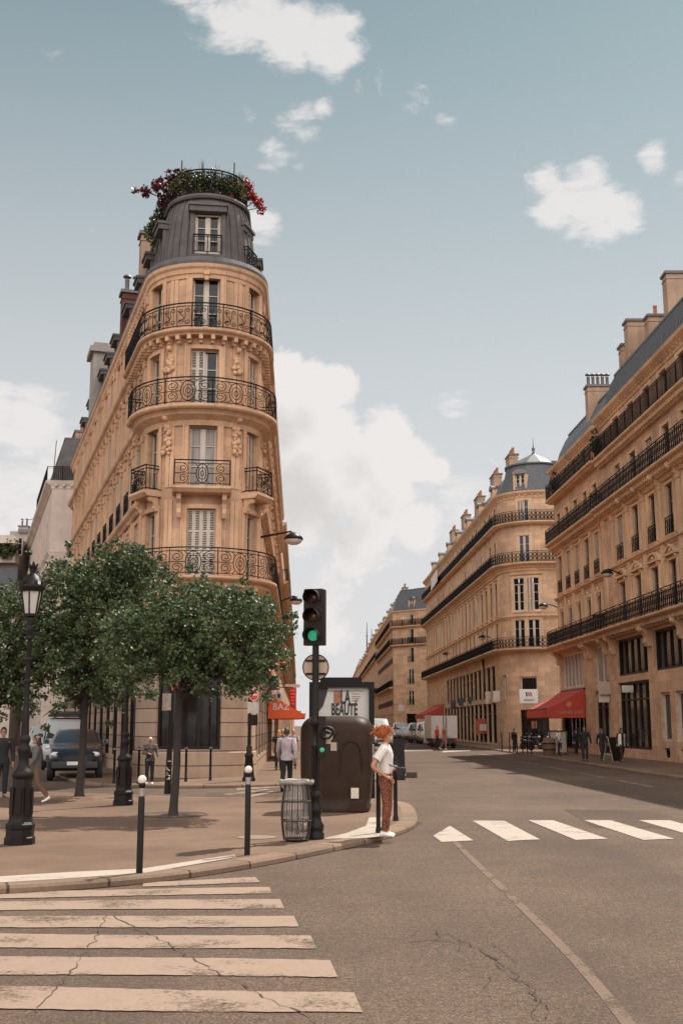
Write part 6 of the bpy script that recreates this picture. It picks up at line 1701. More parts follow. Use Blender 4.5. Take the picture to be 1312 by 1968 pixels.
vans = [(8.6, 102, 'van', WHITEP, 2.1, 'white parked van just behind the red-clad couple'), (8.2, 111, 'van', WHITEP, 2.05, 'white parked van second behind the box truck'), (7.9, 120, 'van', GREYP, 2.0, 'dark grey van in the parked line right of the woman'), (7.6, 130, 'car', WHITEP, 1.6, 'white car in the parked line right of the woman'), (7.3, 142, 'van', WHITEP, 2.1, 'white van at the far end of the parked line'), (7.0, 154, 'car', GREYP, 1.55, 'grey car farthest along the parked line')]
for x, y, k, c, h, lb in vans: car('parked_' + k, lb, k, (x, y, 0), 0.03, 4.8 if k == 'van' else 4.2, 1.85, h, c, k, 'vehicles parked along the right of the boulevard')

def box_truck():
    p = G(854, 1438); Y = p.y; W = 50 / FH * Y; H = At(854, 1374, Y).z
    r = thing('box_truck', 'white box truck seen from behind with closed rear doors at the right kerb', 'truck', (p.x, Y, 0), 0.03)
    m = MB(); m.box((0, 2.6, 0.75 + (H - 0.75) / 2), (W, 5.2, H - 0.75)); m.build('box_body', [plain('white_truck_panel', (0.50, 0.45, 0.40), 0.5, 0, 0.1, 1.5)], r)
    for sg in (-1, 1):
        d = MB(); d.box((sg * W * 0.235 + W * 0.02, -0.025, 0.75 + (H - 0.75) * 0.5), (W * 0.44, 0.05, (H - 0.75) * 0.94)); do = d.build('rear_door', [plain('white_truck_door', (0.47, 0.42, 0.37), 0.5)], r)
        d = MB(); d.tube([V((sg * W * 0.06 + W * 0.02, -0.07, 0.85)), V((sg * W * 0.06 + W * 0.02, -0.07, H - 0.1))], 0.028, 5); d.build('lock_bar', [BUMP], do)
        w = MB(); c = V((sg * (W / 2 - 0.2), 1.0, 0.42)); w.loft([[V((z, q * cos(k * pi / 10), q * sin(k * pi / 10))) for k in range(20)] for q, z in [(.25, -.14), (.4, -.14), (.42, 0), (.4, .14), (.25, .14)]], True, 0, True); w.build('wheel', [TYRE], r, c)
        w = MB(); w.box((sg * W * 0.42, -0.03, 0.6), (0.2, 0.06, 0.14)); w.build('tail_light', [TAIL], r)
    m = MB(); m.rbox((0, 6.1, 1.2), (W * 0.95, 1.7, 1.8), 0.2); m.build('cab', [WHITEP], r)
    m = MB(); m.box((0, 2.8, 0.62), (W * 0.8, 5.6, 0.24)); m.box((0, 0.02, 0.45), (W * 0.9, 0.1, 0.16)); m.build('chassis', [BUMP], r)
    m = MB(); t = 0.07
    m.box((0.0, -0.004, H - 0.03), (W, 0.06, 0.06)); m.build('door_frame', [BUMP], r)
box_truck()

def scooter(label, loc, yaw):
    r = thing('motor_scooter', label, 'scooter', loc, yaw, 'scooters parked at the right kerb')
    for y in (-0.62, 0.6):
        w = MB(); w.loft([[V((z, q * cos(k * pi / 8), q * sin(k * pi / 8))) for k in range(16)] for q, z in [(.12, -.05), (.23, -.05), (.25, 0), (.23, .05), (.12, .05)]], True, 0, True); w.build('wheel', [TYRE], r, (0, y, .25))
    b = MB(); b.loft([[V((w * cos(k * pi / 6), y, z + h * sin(k * pi / 6))) for k in range(12)] for y, z, w, h in [(-.5, .45, .05, .1), (-.42, .7, .17, .25), (-.3, .55, .16, .25), (-.1, .34, .15, .07), (.1, .36, .16, .1), (.25, .55, .19, .22), (.6, .6, .18, .2), (.8, .62, .08, .08)]], True, 0, True); b.build('body', [NAVY], r)
    b = MB(); b.rbox((0, .42, .84), (.3, .75, .12), .06); b.build('seat', [BUMP], r)
    b = MB(); b.tube([V((0, -.58, .3)), V((0, -.45, .98))], .035, 6); b.tube([V((-.33, -.36, 1.02)), V((0, -.46, 1.0)), V((.33, -.36, 1.02))], .022, 6); b.build('handlebar', [IRON_D], r)
    b = MB(); b.ball((0, -.53, .86), .09, 6); b.build('headlight', [HEADL], r)
for i, (x, y, lb) in enumerate(((1026, 1441, 'dark scooter parked by the thin bollards, left one'), (1042, 1443, 'dark scooter parked by the thin bollards, right one'))):
    p = G(x, y, KERB); scooter(lb, (p.x, p.y + 1.0, KERB), radians(70 + 20 * i))

# ------------------------------------------------------------------ people
SKIN = plain('sunlit_skin', (0.46, 0.21, 0.115), 0.5, 0, 0.06, 8); SKIN_D = plain('shaded_skin', (0.33, 0.17, 0.11), 0.5, 0, 0.06, 8)  # sunlight and shade are put into these two skin colours
def cloth(n, c): return plain(n, c, 0.9, 0, 0.14, 9, 0.25)
def ering(c, rx, ry, n=14, tilt=0.0):
    return [V((c[0] + rx * cos(k * 2 * pi / n), c[1] + ry * sin(k * 2 * pi / n), c[2] + tilt * sin(k * 2 * pi / n))) for k in range(n)]
BODIES = []
def person(label, loc, yaw, H, shirt, legs, hair, skin=None, shoes=None, pose='stand', sleeve='short', group=None, skirt=False, hair_style='short', female=False, jacket=None):
    """Local frame: the person looks along -Y."""
    r = thing('person', label, 'person', loc, yaw, group)
    k = H / 1.735; skin = skin or SKIN; rd = random.Random(hash(label) % 1000)
    sh = 0.175 if female else 0.2; hp = 0.085
    J = {'pel': (0, 0, .95), 'spi': (0, .01, 1.13), 'che': (0, .01, 1.30), 'nek': (0, 0, 1.46), 'jaw': (0, .008, 1.545), 'sku': (0, .0, 1.62)}
    for s, sg in (('R', -1), ('L', 1)):
        J.update({'sho' + s: (sg * sh, .01, 1.405), 'elb' + s: (sg * (sh + .06), .03, 1.12), 'wri' + s: (sg * (sh + .06), -.05, .88), 'hip' + s: (sg * hp, 0, .90), 'kne' + s: (sg * (hp + .01), -.02, .50), 'ank' + s: (sg * (hp + .01), .02, .085), 'toe' + s: (sg * (hp + .02), -.10, .032)})
    if pose == 'walk':
        J.update(kneR=(-hp, -.16, .52), ankR=(-hp, -.10, .10), toeR=(-hp, -.21, .045), kneL=(hp, .06, .50), ankL=(hp, .33, .16), toeL=(hp, .23, .055), elbR=(-sh - .05, .12, 1.14), wriR=(-sh - .06, .10, .90), elbL=(sh + .05, -.05, 1.13), wriL=(sh + .05, -.2, .93))
    if pose == 'hip':     # hand on the hip, other arm folded to a bag
        J.update(elbR=(-sh - .10, .20, 1.12), wriR=(-sh + .0, -.03, .955), elbL=(sh + .04, .02, 1.13), wriL=(sh - .10, -.2, 1.04), toeR=(-hp - .02, -.10, .032))
    if pose == 'phone':
        J.update(elbR=(-sh - .05, .02, 1.13), wriR=(-.06, -.26, 1.12), elbL=(sh + .06, .02, 1.14), wriL=(sh + .12, -.22, 1.0), jaw=(0, -.01, 1.54), sku=(0, -.035, 1.605))
    if pose == 'bag':
        J.update(elbL=(sh + .08, .02, 1.12), wriL=(sh + .13, -.03, .87))
    J = {q: V(p) * k for q, p in J.items()}
    names = ['pel', 'spi', 'che', 'nek', 'jaw']; rad = {'pel': (.13, .10), 'spi': (.115, .085), 'che': (.14, .095), 'nek': (.05, .052), 'jaw': (.05, .054)}
    ed = [('pel', 'spi'), ('spi', 'che'), ('che', 'nek'), ('nek', 'jaw')]
    for s in 'RL':
        for q, v in (('sho', .062), ('elb', .042), ('wri', .029), ('hip', .088), ('kne', .056), ('ank', .033), ('toe', .02)): names.append(q + s); rad[q + s] = (v, v)
        ed += [('che', 'sho' + s), ('sho' + s, 'elb' + s), ('elb' + s, 'wri' + s), ('pel', 'hip' + s), ('hip' + s, 'kne' + s), ('kne' + s, 'ank' + s), ('ank' + s, 'toe' + s)]
        d = (J['wri' + s] - J['elb' + s]).normalized(); side = V((0, -1, 0)) - d * d.dot(V((0, -1, 0)))
        if side.length < .2: side = V((1, 0, 0)) - d * d.x
        side.normalize(); nrm = d.cross(side); sg = -1 if s == 'R' else 1
        palm = J['wri' + s] + d * .06 * k; J['pal' + s] = palm; names.append('pal' + s); rad['pal' + s] = (.036, .024); ed.append(('wri' + s, 'pal' + s))
        for f, (off, ln) in enumerate(((-.027, .062), (-.009, .076), (.009, .07), (.027, .054))):
            a = 'f%d1%s' % (f, s); b = 'f%d2%s' % (f, s)
            J[a] = palm + (d * (.03 + ln * .45) + side * off) * k; J[b] = J[a] + (d * ln * .5 + nrm * sg * -.02) * k
            names += [a, b]; rad[a] = (.0095, .0095); rad[b] = (.008, .008); ed += [('pal' + s, a), (a, b)]
        J['t1' + s] = palm + (side * .045 - d * .005) * k; J['t2' + s] = J['t1' + s] + (d * .035 + side * .008) * k
        names += ['t1' + s, 't2' + s]; rad['t1' + s] = (.011, .011); rad['t2' + s] = (.009, .009); ed += [('pal' + s, 't1' + s), ('t1' + s, 't2' + s)]
    me = bpy.data.meshes.new('body'); ix = {n: i for i, n in enumerate(names)}
    me.from_pydata([J[n] for n in names], [(ix[a], ix[b]) for a, b in ed], []); me.materials.append(skin)
    o = bpy.data.objects.new('body', me); COL.objects.link(o); o.parent = r
    mod = o.modifiers.new('Skin', 'SKIN'); mod.use_smooth_shade = True
    sv = me.skin_vertices[0].data
    for n in names: sv[ix[n]].radius = (rad[n][0] * k, rad[n][1] * k)
    sv[0].use_root = True
    sb = o.modifiers.new('Subdivision', 'SUBSURF'); sb.levels = 1; sb.render_levels = 1
    # head with a face, merged into the body mesh when the skin is evaluated
    tilt = Matrix.Rotation(radians(24 if pose == 'phone' else (4 if pose == 'hip' else 0)), 3, 'X'); hc = J['sku']
    hp_ = lambda x, y, u: hc + tilt @ V((x, y, (u - .49) * .228)) * k * (1.04 if female else 1.0)
    hm = MB(); rings = []
    for u, hx, yf, yb in ((.0, .020, -.080, -.048), (.05, .036, -.089, -.02), (.14, .050, -.091, .03), (.24, .059, -.088, .055), (.32, .064, -.088, .07), (.40, .068, -.087, .08), (.50, .071, -.083, .088), (.57, .074, -.092, .092), (.70, .0755, -.089, .097), (.82, .069, -.073, .091), (.92, .051, -.043, .068), (.98, .026, -.013, .036), (1.0, .006, .002, .012)):
        rings.append([hp_(hx * cos(t) * (1 - .12 * max(0, -sin(t)) ** 3), (yf * -sin(t) if sin(t) < 0 else yb * sin(t)), u) for t in [j * 2 * pi / 20 for j in range(20)]])
    hm.loft(rings, True, 0, True)
    hm.tube([hp_(0, -.088, .56), hp_(0, -.103, .47), hp_(0, -.115, .405), hp_(0, -.092, .375)], [.007 * k, .010 * k, .0135 * k, .008 * k], 8)
    for sg in (-1, 1): hm.ball(hp_(sg * .074, .012, .47), .02 * k, 5, 0, (.009 * k, .019 * k, .03 * k))
    BODIES.append((o, hm))
    e = MB()
    for sg in (-1, 1): e.ball(hp_(sg * .031, -.0815, .50), .011 * k, 5, 0, (.013 * k, .007 * k, .008 * k))
    e.build('eyes', [plain('dark_eye', (0.02, 0.012, 0.01), 0.2)], o)
    e = MB(); e.tube([hp_(-.022, -.0835, .245), hp_(0, -.0915, .25), hp_(.022, -.0835, .245)], [.003 * k, .006 * k, .003 * k], 5); e.build('mouth', [plain('lips', (0.3, 0.09, 0.07), 0.5)], o)
    e = MB()
    for sg in (-1, 1): e.tube([hp_(sg * .048, -.078, .575), hp_(sg * .03, -.089, .59), hp_(sg * .013, -.091, .58)], .004 * k, 4)
    e.build('eyebrows', [hair], o)
    # shirt
    m = MB(); bw = 0.9 if female else 1.0; low = .98 if pose == 'hip' else .85
    R = ([(low, .152, .112)] if pose == 'hip' else [(low, .182, .138), (.93, .176, .131)]) + [(1.05, (.142 if pose != 'hip' else .168) * bw, .108 if pose != 'hip' else .128), (1.16, (.15 if pose != 'hip' else .17) * bw, .112 if pose != 'hip' else .13), (1.28, .178 * bw, .125), (1.36, .19 * bw, .118), (1.405, .182 * bw, .102), (1.438, .14 * bw, .084), (1.462, .085, .07), (1.474, .064, .062)]
    R2 = []
    for (z0, a0, b0), (z1, a1, b1) in zip(R[:-1], R[1:]):
        for q in range(3): R2.append((z0 + (z1 - z0) * q / 3, a0 + (a1 - a0) * q / 3, b0 + (b1 - b0) * q / 3))
    R2.append(R[-1]); ph = rd.uniform(0, 6)
    fold = lambda t, z: 1 + (.035 * sin(3 * t + 14 * z + ph) + .03 * sin(5 * t - 23 * z + 2 * ph) + .018 * sin(9 * t + 31 * z)) * max(0, min(1, (1.42 - z) / .12))
    m.loft([[V((a * k * fold(t, z) * cos(t), J['spi'].y + b * k * fold(t, z) * sin(t), z * k + .008 * sin(4 * t + ph))) for t in [j * 2 * pi / 22 for j in range(22)]] for z, a, b in R2], True, 0, True)
    for s in 'RL':
        a, b, c = J['sho' + s], J['elb' + s], J['wri' + s]; a0 = a.lerp(V((0, a.y, a.z - .02 * k)), .45)
        if sleeve == 'short': m.tube([a0, a, a.lerp(b, .5), a.lerp(b, .62)], [.066 * k, .08 * k, .076 * k, .08 * k], 12)
        else: m.tube([a0, a, a.lerp(b, .5), b, b.lerp(c, .5), b.lerp(c, .97)], [.072 * k, .08 * k, .066 * k, .058 * k, .05 * k, .042 * k], 12)
    m.build('shirt', [shirt], r)
    # legs
    m = MB()
    if skirt:
        mid = (J['kneR'] + J['kneL']) / 2
        m.loft([ering((0, 0, z * k), a * k, b * k) for z, a, b in ((.62, .2, .17), (.75, .19, .155), (.9, .17, .13), (1.0, .15, .11), (1.04, .143, .106))], True, 0, True); m.build('skirt', [legs], r)
    else:
        m.loft([ering((0, .0, z * k), a * k, b * k) for z, a, b in ((.80, .15, .112), (.87, .168, .124), (.95, .164, .118), (1.03, .146, .108), (1.06, .143, .106))], True, 0, True)
        for s in 'RL':
            a, b, c = J['hip' + s], J['kne' + s], J['ank' + s]
            m.tube([a + V((0, 0, .04)) * k, a.lerp(b, .25), a.lerp(b, .6), b, b.lerp(c, .4), b.lerp(c, .95)], [.098 * k, .099 * k, .083 * k, .07 * k, .066 * k, .056 * k], 12)
        m.build('trousers', [legs], r)
    for s in 'RL':
        m = MB(); a, t = J['ank' + s], J['toe' + s]; d = V((t.x - a.x, t.y - a.y, 0)); d.normalize(); sd = V((-d.y, d.x, 0)); z0 = min(a.z, t.z + .05 * k) - .085 * k
        h0 = a - d * .06 * k; lz = (a.z - .085 * k)
        rings = []
        for u, w, hh, zo in ((-.075, .024, .05, lz), (-.062, .04, .09, lz), (-.01, .045, .105, lz), (.04, .046, .075, 0), (.09, .048, .058, 0), (.135, .038, .045, 0), (.155, .015, .025, 0)):
            zb = lz * max(0, 1 - (u + .075) / .15) if lz > .02 else lz * 0
            c = V((a.x, a.y, 0)) + d * u * k
            rings.append([c + sd * (w * cos(q * pi / 6)) * k + V((0, 0, zb + .004 + (hh * (1 + sin(q * pi / 6)) / 2 + .0) * k)) for q in range(12)])
        m.loft(rings, True, 0, True); m.build('shoe', [shoes or plain('dark_shoe', (0.03, 0.022, 0.02), 0.6)], r)
    # hair
    m = MB()
    c0 = J['sku']; hq = lambda x, y, z: c0 + tilt @ V((x, y, z)) * k
    if hair_style == 'curly':
        n = 18; rings = []
        for i in range(9):
            b = pi / 2 - i * (pi / 2 + .75) / 8
            rings.append([hq(.104 * max(.03, cos(b)) * cos(t), .112 * max(.03, cos(b)) * sin(t) + .030, .116 * sin(b) + .022 + .115 * max(0, -sin(t)) ** 1.5 * (i / 8) ** 1.2) for t in [j * 2 * pi / n for j in range(n)]])
        m.loft(rings, True, 0, False)
        for i in range(900):
            a, b = rd.uniform(0, 2 * pi), rd.uniform(-.7, pi / 2); q = V((cos(a) * cos(b), sin(a) * cos(b), sin(b)))
            lift = .115 * max(0, -sin(a)) ** 1.5 * max(0, (pi / 2 - b) / (pi / 2 + .75)) ** 1.2
            p0 = V((q.x * .100, q.y * .110 + .030, q.z * .114 + .022 + lift)); d1 = V((rd.gauss(0, 1), rd.gauss(0, 1), rd.gauss(0, 1))) * .011; d2 = V((rd.gauss(0, 1), rd.gauss(0, 1), rd.gauss(0, 1) - .4)) * .013
            m.tube([hq(*p0), hq(*(p0 + q * .009 + d1)), hq(*(p0 + q * .008 + d1 + d2 * .8))], [.006 * k, .005 * k, .003 * k], 4)
        for i in range(160):
            p0 = V((rd.uniform(-.05, .05), .155 + rd.uniform(-.03, .04), .045 + rd.uniform(-.05, .06))); d1 = V((rd.gauss(0, 1), rd.gauss(0, 1), rd.gauss(0, 1))) * .022
            m.tube([hq(*p0), hq(*(p0 + d1)), hq(*(p0 + d1 * 1.4 + V((0, .006, -.012))))], [.008 * k, .007 * k, .003 * k], 4)
    else:
        low = {'short': -.45, 'long': -.9, 'bald': .1}.get(hair_style, -.45); n = 16; rings = []
        for i in range(8):
            b = pi / 2 - i * (pi / 2 - low) / 7
            rings.append([hq((.082 + .003 * sin(7 * t + i)) * max(.03, cos(b)) * cos(t), .104 * max(.03, cos(b)) * sin(t) + .008, .126 * sin(b) + .004 + .125 * max(0, -sin(t)) ** 1.3 * (i / 7) ** 1.3) for t in [j * 2 * pi / n for j in range(n)]])
        m.loft(rings, True, 0, False)
        if hair_style == 'long': m.loft([[hq(a * cos(j * pi / 7), .045 + b * sin(j * pi / 7), dz) for j in range(14)] for dz, a, b in ((.04, .086, .066), (-.08, .094, .066), (-.18, .088, .052), (-.25, .06, .034), (-.28, .03, .02))], True, 0, True)
    m.build('hair', [hair], r)
    if jacket:
        m = MB()
        for sg in (-1, 1): m.loft([[V((sg * .07, -.135, z)) * k, V((sg * (a + .012), -.07, z)) * k, V((sg * (a + .02), .05, z)) * k, V((0, .13, z)) * k] for z, a in ((.80, .175), (1.0, .165), (1.2, .17), (1.36, .185), (1.43, .15))], False, 0, False)
        m.build('cardigan', [jacket], r)
    return r, J, k
HAIR_R = plain('copper_hair', (0.38, 0.095, 0.016), 0.5, 0, 0.5, 40); HAIR_B = plain('dark_hair', (0.03, 0.02, 0.015), 0.5); HAIR_W = plain('white_hair', (0.62, 0.54, 0.46), 0.6); HAIR_L = plain('blond_hair', (0.45, 0.25, 0.11), 0.55)
WHT = cloth('white_cotton', (0.66, 0.58, 0.52)); LEO = pattern_cloth('rust_spotted_cloth', (0.24, 0.065, 0.028), (0.055, 0.022, 0.014), 42.0)
NAV = cloth('dark_navy_cloth', (0.016, 0.014, 0.016)); BLKC = cloth('black_cloth', (0.018, 0.016, 0.016)); GRYC = cloth('grey_cloth', (0.30, 0.26, 0.25)); BLUEC = cloth('pale_lilac_shirt', (0.42, 0.34, 0.35)); REDC = cloth('red_cloth', (0.50, 0.045, 0.03)); BRNC = cloth('brown_cloth', (0.16, 0.085, 0.055)); ORNC = pattern_cloth('orange_print_dress', (0.38, 0.11, 0.06), (0.2, 0.09, 0.06), 14); CHK = pattern_cloth('checked_jacket', (0.17, 0.13, 0.11), (0.05, 0.04, 0.036), 22)
WSH = plain('white_sneaker', (0.78, 0.72, 0.66), 0.6); LEATH = plain('black_leather', (0.014, 0.011, 0.010), 0.45, spec=0.2)

def feet(x, y): return G(x, y, KERB)
p = feet(742, 1608); wy = radians(82)
Hw = At(745, 1396, p.y).z - KERB
w, J, k = person('red-haired woman in a white shirt and rust spotted trousers waiting at the kerb, facing right', p, wy, Hw * 0.985, WHT, LEO, HAIR_R, SKIN, WSH, 'hip', 'short', None, False, 'curly', True)
bag = thing('handbag', 'small black handbag held at the waist of the red-haired woman', 'bag', p, wy)
m = MB(); m.rbox((.02, -.24 * k, 1.0 * k), (.24, .13, .19), .03); m.build('bag_body', [LEATH], bag)
m = MB(); m.rbox((.02, -.31 * k, 1.04 * k), (.2, .02, .09), .008); m.box((.02, -.312 * k, .98 * k), (.03, .025, .03), mat=1); m.build('bag_flap', [LEATH, STEEL], bag)
m = MB(); m.tube([V((.1, -.24, 1.09)) * k, V((.13, -.12, 1.3)) * k, V((.06, .02, 1.455)) * k, V((-.08, .08, 1.44)) * k, V((-.15, .12, 1.25)) * k, V((-.1, -.2, 1.08)) * k], .008, 5); m.build('strap', [LEATH], bag)

def road(x, y, z=0): return G(x, y, z)
HW = lambda x, y, top, z=0.0: At(x, top, G(x, y, z).y).z - z
pp = road(550, 1521); person('man in a pale shirt and dark trousers walking away across the side street', (pp.x, pp.y, 0), radians(176), HW(550, 1521, 1399), BLUEC, NAV, HAIR_B, SKIN_D, None, 'walk', 'long')
for x, y, top, sh, lg, hr, hs, lb, ps in ((563, 1478, 1402, GRYC, NAV, HAIR_L, 'short', 'person in pale clothes walking just right of and beyond the walking man', 'walk'), (535, 1480, 1403, BLKC, BLKC, HAIR_L, 'long', 'person in black with long fair hair on the pavement left of the walking man', 'stand'), (543, 1474, 1402, BRNC, NAV, HAIR_L, 'short', 'fair-haired person in brown seen past the walking man', 'stand')):
    q = feet(x, y); person(lb, q, radians(175), HW(x, y, top, KERB), sh, lg, hr, SKIN, None, ps, 'short', 'people on the pavement by the orange awning', False, hs)
q = feet(287, 1507); person('white-haired man in a checked jacket looking at his hands by the shop window', q, radians(10), HW(287, 1507, 1416, KERB), CHK, NAV, HAIR_W, SKIN, WSH, 'phone', 'long', None, False, 'short')
q = feet(66, 1542); q.z = KERB; person('person in a grey coat with dark hair walking behind the near street lamp', q, radians(-70), HW(66, 1542, 1413, KERB), cloth('dark_grey_coat', (0.11, 0.095, 0.09)), BRNC, HAIR_B, SKIN_D, WSH, 'walk', 'long', None, False, 'long', True)
q = feet(1, 1533); person('dark figure half cut off at the left picture edge under the trees', q, radians(20), HW(6, 1533, 1398, KERB), NAV, NAV, HAIR_B, SKIN_D, None, 'stand', 'long')
q = road(840, 1440); person('man in a red shirt and black trousers crossing in front of the white truck', (q.x, q.y, 0), radians(70), HW(840, 1440, 1394), REDC, BLKC, HAIR_L, SKIN, None, 'walk', 'short', 'couple crossing the boulevard')
q = road(853.5, 1441); person('woman in a rust print dress crossing beside the man in red', (q.x, q.y, 0), radians(75), HW(853, 1441, 1393), ORNC, ORNC, HAIR_L, SKIN, WSH, 'walk', 'short', 'couple crossing the boulevard', True, 'long', True)
for x, y, top, sh, lg, hr, hs, ps, lb, jk in ((988, 1445, 1400, BLKC, BLKC, HAIR_B, 'short', 'stand', 'person in black standing by the thin bollards left of the café awning', None), (1075, 1452, 1401, WHT, NAV, HAIR_W, 'short', 'stand', 'person in a white shirt behind the menu stand under the red awning', None),
        (1107, 1450, 1402, BLKC, BLKC, HAIR_B, 'short', 'stand', 'person in black under the red awning beside the white shirt', None), (1124, 1463, 1396, NAV, BLKC, HAIR_B, 'short', 'bag', 'tall person in dark clothes in front of the pillar by the red awning', None), (1157, 1463, 1400, BLKC, BLKC, HAIR_B, 'long', 'walk', 'person in black walking just left of the white cardigan', None), (1195, 1464, 1399, BLKC, BLKC, HAIR_B, 'long', 'walk', 'woman in black with a white cardigan walking on the right pavement', WHT), (1222, 1450, 1402, NAV, NAV, HAIR_B, 'short', 'stand', 'dark figure standing at the shop front farthest to the right', None)):
    q = feet(x, y); person(lb, q, radians({'walk': 12, 'stand': 40, 'bag': -10}[ps]), HW(x, y, top, KERB), sh, lg, hr, SKIN_D, None, ps, 'long' if sh is not WHT else 'short', 'people on the right pavement', False, hs, hs == 'long', jk)
# evaluate every skinned body once and weld its head in, so a body is one mesh
dg = bpy.context.evaluated_depsgraph_get(); dg.update()
for o, hm in BODIES:
    me = bpy.data.meshes.new_from_object(o.evaluated_get(dg)); me.name = 'body'
    bm = bmesh.new(); bm.from_mesh(me); hme = hm.mesh('head', [o.data.materials[0]]); bm.from_mesh(hme)
    for f in bm.faces: f.smooth = True; f.material_index = 0
    bm.to_mesh(me); bm.free(); bpy.data.meshes.remove(hme)
    o.modifiers.clear(); o.data = me
# menu stand, planter, easel under the red awning
q = feet(1072, 1452); t = thing('menu_stand', 'pale framed menu stand under the red café awning', 'menu stand', q, 0.2)
m = MB(); m.box((0, 0, .75), (1.1, .08, 1.15)); m.build('board', [plain('menu_board_cream', (0.36, 0.29, 0.22), 0.7, 0, 0.3, 6)], t); m = MB()
for sx in (-.5, .5): m.tube([V((sx, .25, 0)), V((sx, 0, 1.5))], .03, 5); m.tube([V((sx, -.15, 0)), V((sx, -.04, 1.3))], .03, 5)
m.box((0, -.045, 1.35), (1.16, .05, .06)); m.build('stand_frame', [FRAME_D], t)
q = feet(1055, 1452); t = thing('planter_barrel', 'dark wooden barrel planter left of the menu stand', 'planter', q); m = MB(); m.lathe([(.28, 0), (.36, .3), (.38, .55), (.34, .95), (.3, .95), (.3, .85)], n=14); m.build('barrel', [BRNC], t); m = MB(); m.lathe([(.37, .3), (.39, .32), (.37, .36)], n=14); m.lathe([(.385, .62), (.395, .65), (.375, .7)], n=14); m.build('hoop', [IRON_D], t)
q = feet(1177, 1462); t = thing('sandwich_board', 'leaning pale-legged sandwich board between two walkers on the right', 'sandwich board', q, 0.5); m = MB(); m.extrude([V((-.3, -.32, 0)), V((.3, -.32, 0)), V((.3, 0, 1.1)), V((-.3, 0, 1.1))], (0, .03, 0)); m.build('board', [FRAME_D], t); m = MB()
for sx in (-.3, .3): m.tube([V((sx, .32, 0)), V((sx, .03, 1.15))], .02, 5); m.tube([V((sx, -.34, 0)), V((sx, -.02, 1.12))], .02, 5)
m.build('stand_frame', [FRAME], t)

# ------------------------------------------------------------------ trees and plants
def leaf_cloud(blobs, n, size, seed, clump=0.0):
    """Many small folded leaves; with clump > 0 they gather on twig-end tufts with gaps in between."""
    rd = random.Random(seed); vs, fs = [], []
    wts = [b[1][0] * b[1][1] * b[1][2] for b in blobs]; tot = sum(wts); acc = []; s = 0
    for w_ in wts: s += w_ / tot; acc.append(s)
    def spot(pw):
        u = rd.random(); j = next((q for q, a in enumerate(acc) if u <= a + 1e-9), len(acc) - 1); c, rr = blobs[j]
        d = V((rd.gauss(0, 1), rd.gauss(0, 1), rd.gauss(0, 1))).normalized(); q = rd.random() ** pw
        return V((c[0] + d.x * rr[0] * q, c[1] + d.y * rr[1] * q, c[2] + d.z * rr[2] * q)), d
    tufts = []
    if clump:
        for i in range(max(40, n // 60)):
            p, d = spot(0.36)
            k2 = rd.random(); p = p + d * (clump * rd.uniform(.5, 2.0) if k2 < .2 else 0)
            tufts.append((p, d, clump * rd.uniform(.6, 1.35) * (.62 if k2 < .2 else 1)))
    for i in range(n):
        if clump and rd.random() < 0.88:
            p, d, cr = tufts[rd.randrange(len(tufts))]; e = V((rd.gauss(0, 1), rd.gauss(0, 1), rd.gauss(0, .75))).normalized()
            p = p + e * cr * rd.random() ** .6; d = (d * .4 + e).normalized()
        else: p, d = spot(0.42)
        a = (d * 0.5 + V((rd.uniform(-1, 1), rd.uniform(-1, 1), rd.uniform(-.7, .9)))).normalized(); b = a.cross(V((rd.uniform(-1, 1), rd.uniform(-1, 1), rd.uniform(-1, 1))))
        if b.length < .05: continue
        b.normalize(); nn = a.cross(b); l = size * rd.uniform(.6, 1.35); w_ = l * rd.uniform(.3, .42); o = len(vs)
        vs += [p - a * l * .5, p + b * w_ - nn * w_ * .25, p + a * l * .5 - nn * l * .12, p - b * w_ - nn * w_ * .25]
        fs += [(o, o + 1, o + 2), (o, o + 2, o + 3)]
    me = bpy.data.meshes.new('crown'); me.from_pydata([tuple(v) for v in vs], [], fs); return me
LEAF = leaf_mat('street_tree_leaf', (0.030, 0.052, 0.02), (0.12, 0.15, 0.055), 0.14, 0.56); LEAF2 = leaf_mat('shaded_tree_leaf', (0.026, 0.046, 0.018), (0.11, 0.14, 0.05), 0.14, 0.56)  # second leaf is a darkened copy, shade put into its colours
BARK = plain('dark_bark', (0.035, 0.025, 0.02), 0.9, 0, 0.35, 7, 0.6)
def crown_blobs(specs, Y, depth, seed):
    rd = random.Random(seed); out = []
    for x, y, rp in specs:
        rm = rp * 1.17 / FH * Y; c = At(x, y, Y); 
        for q in (-.5, 0.1, .62):
            out.append(((c.x + rd.uniform(-.1, .1), Y + q * depth * (0.75 + .3 * rd.random()), c.z + rd.uniform(-.12, .1)), (rm * (1.05 - abs(q) * .35), rm * 1.0, rm * (.95 - abs(q) * .3))))
    return out
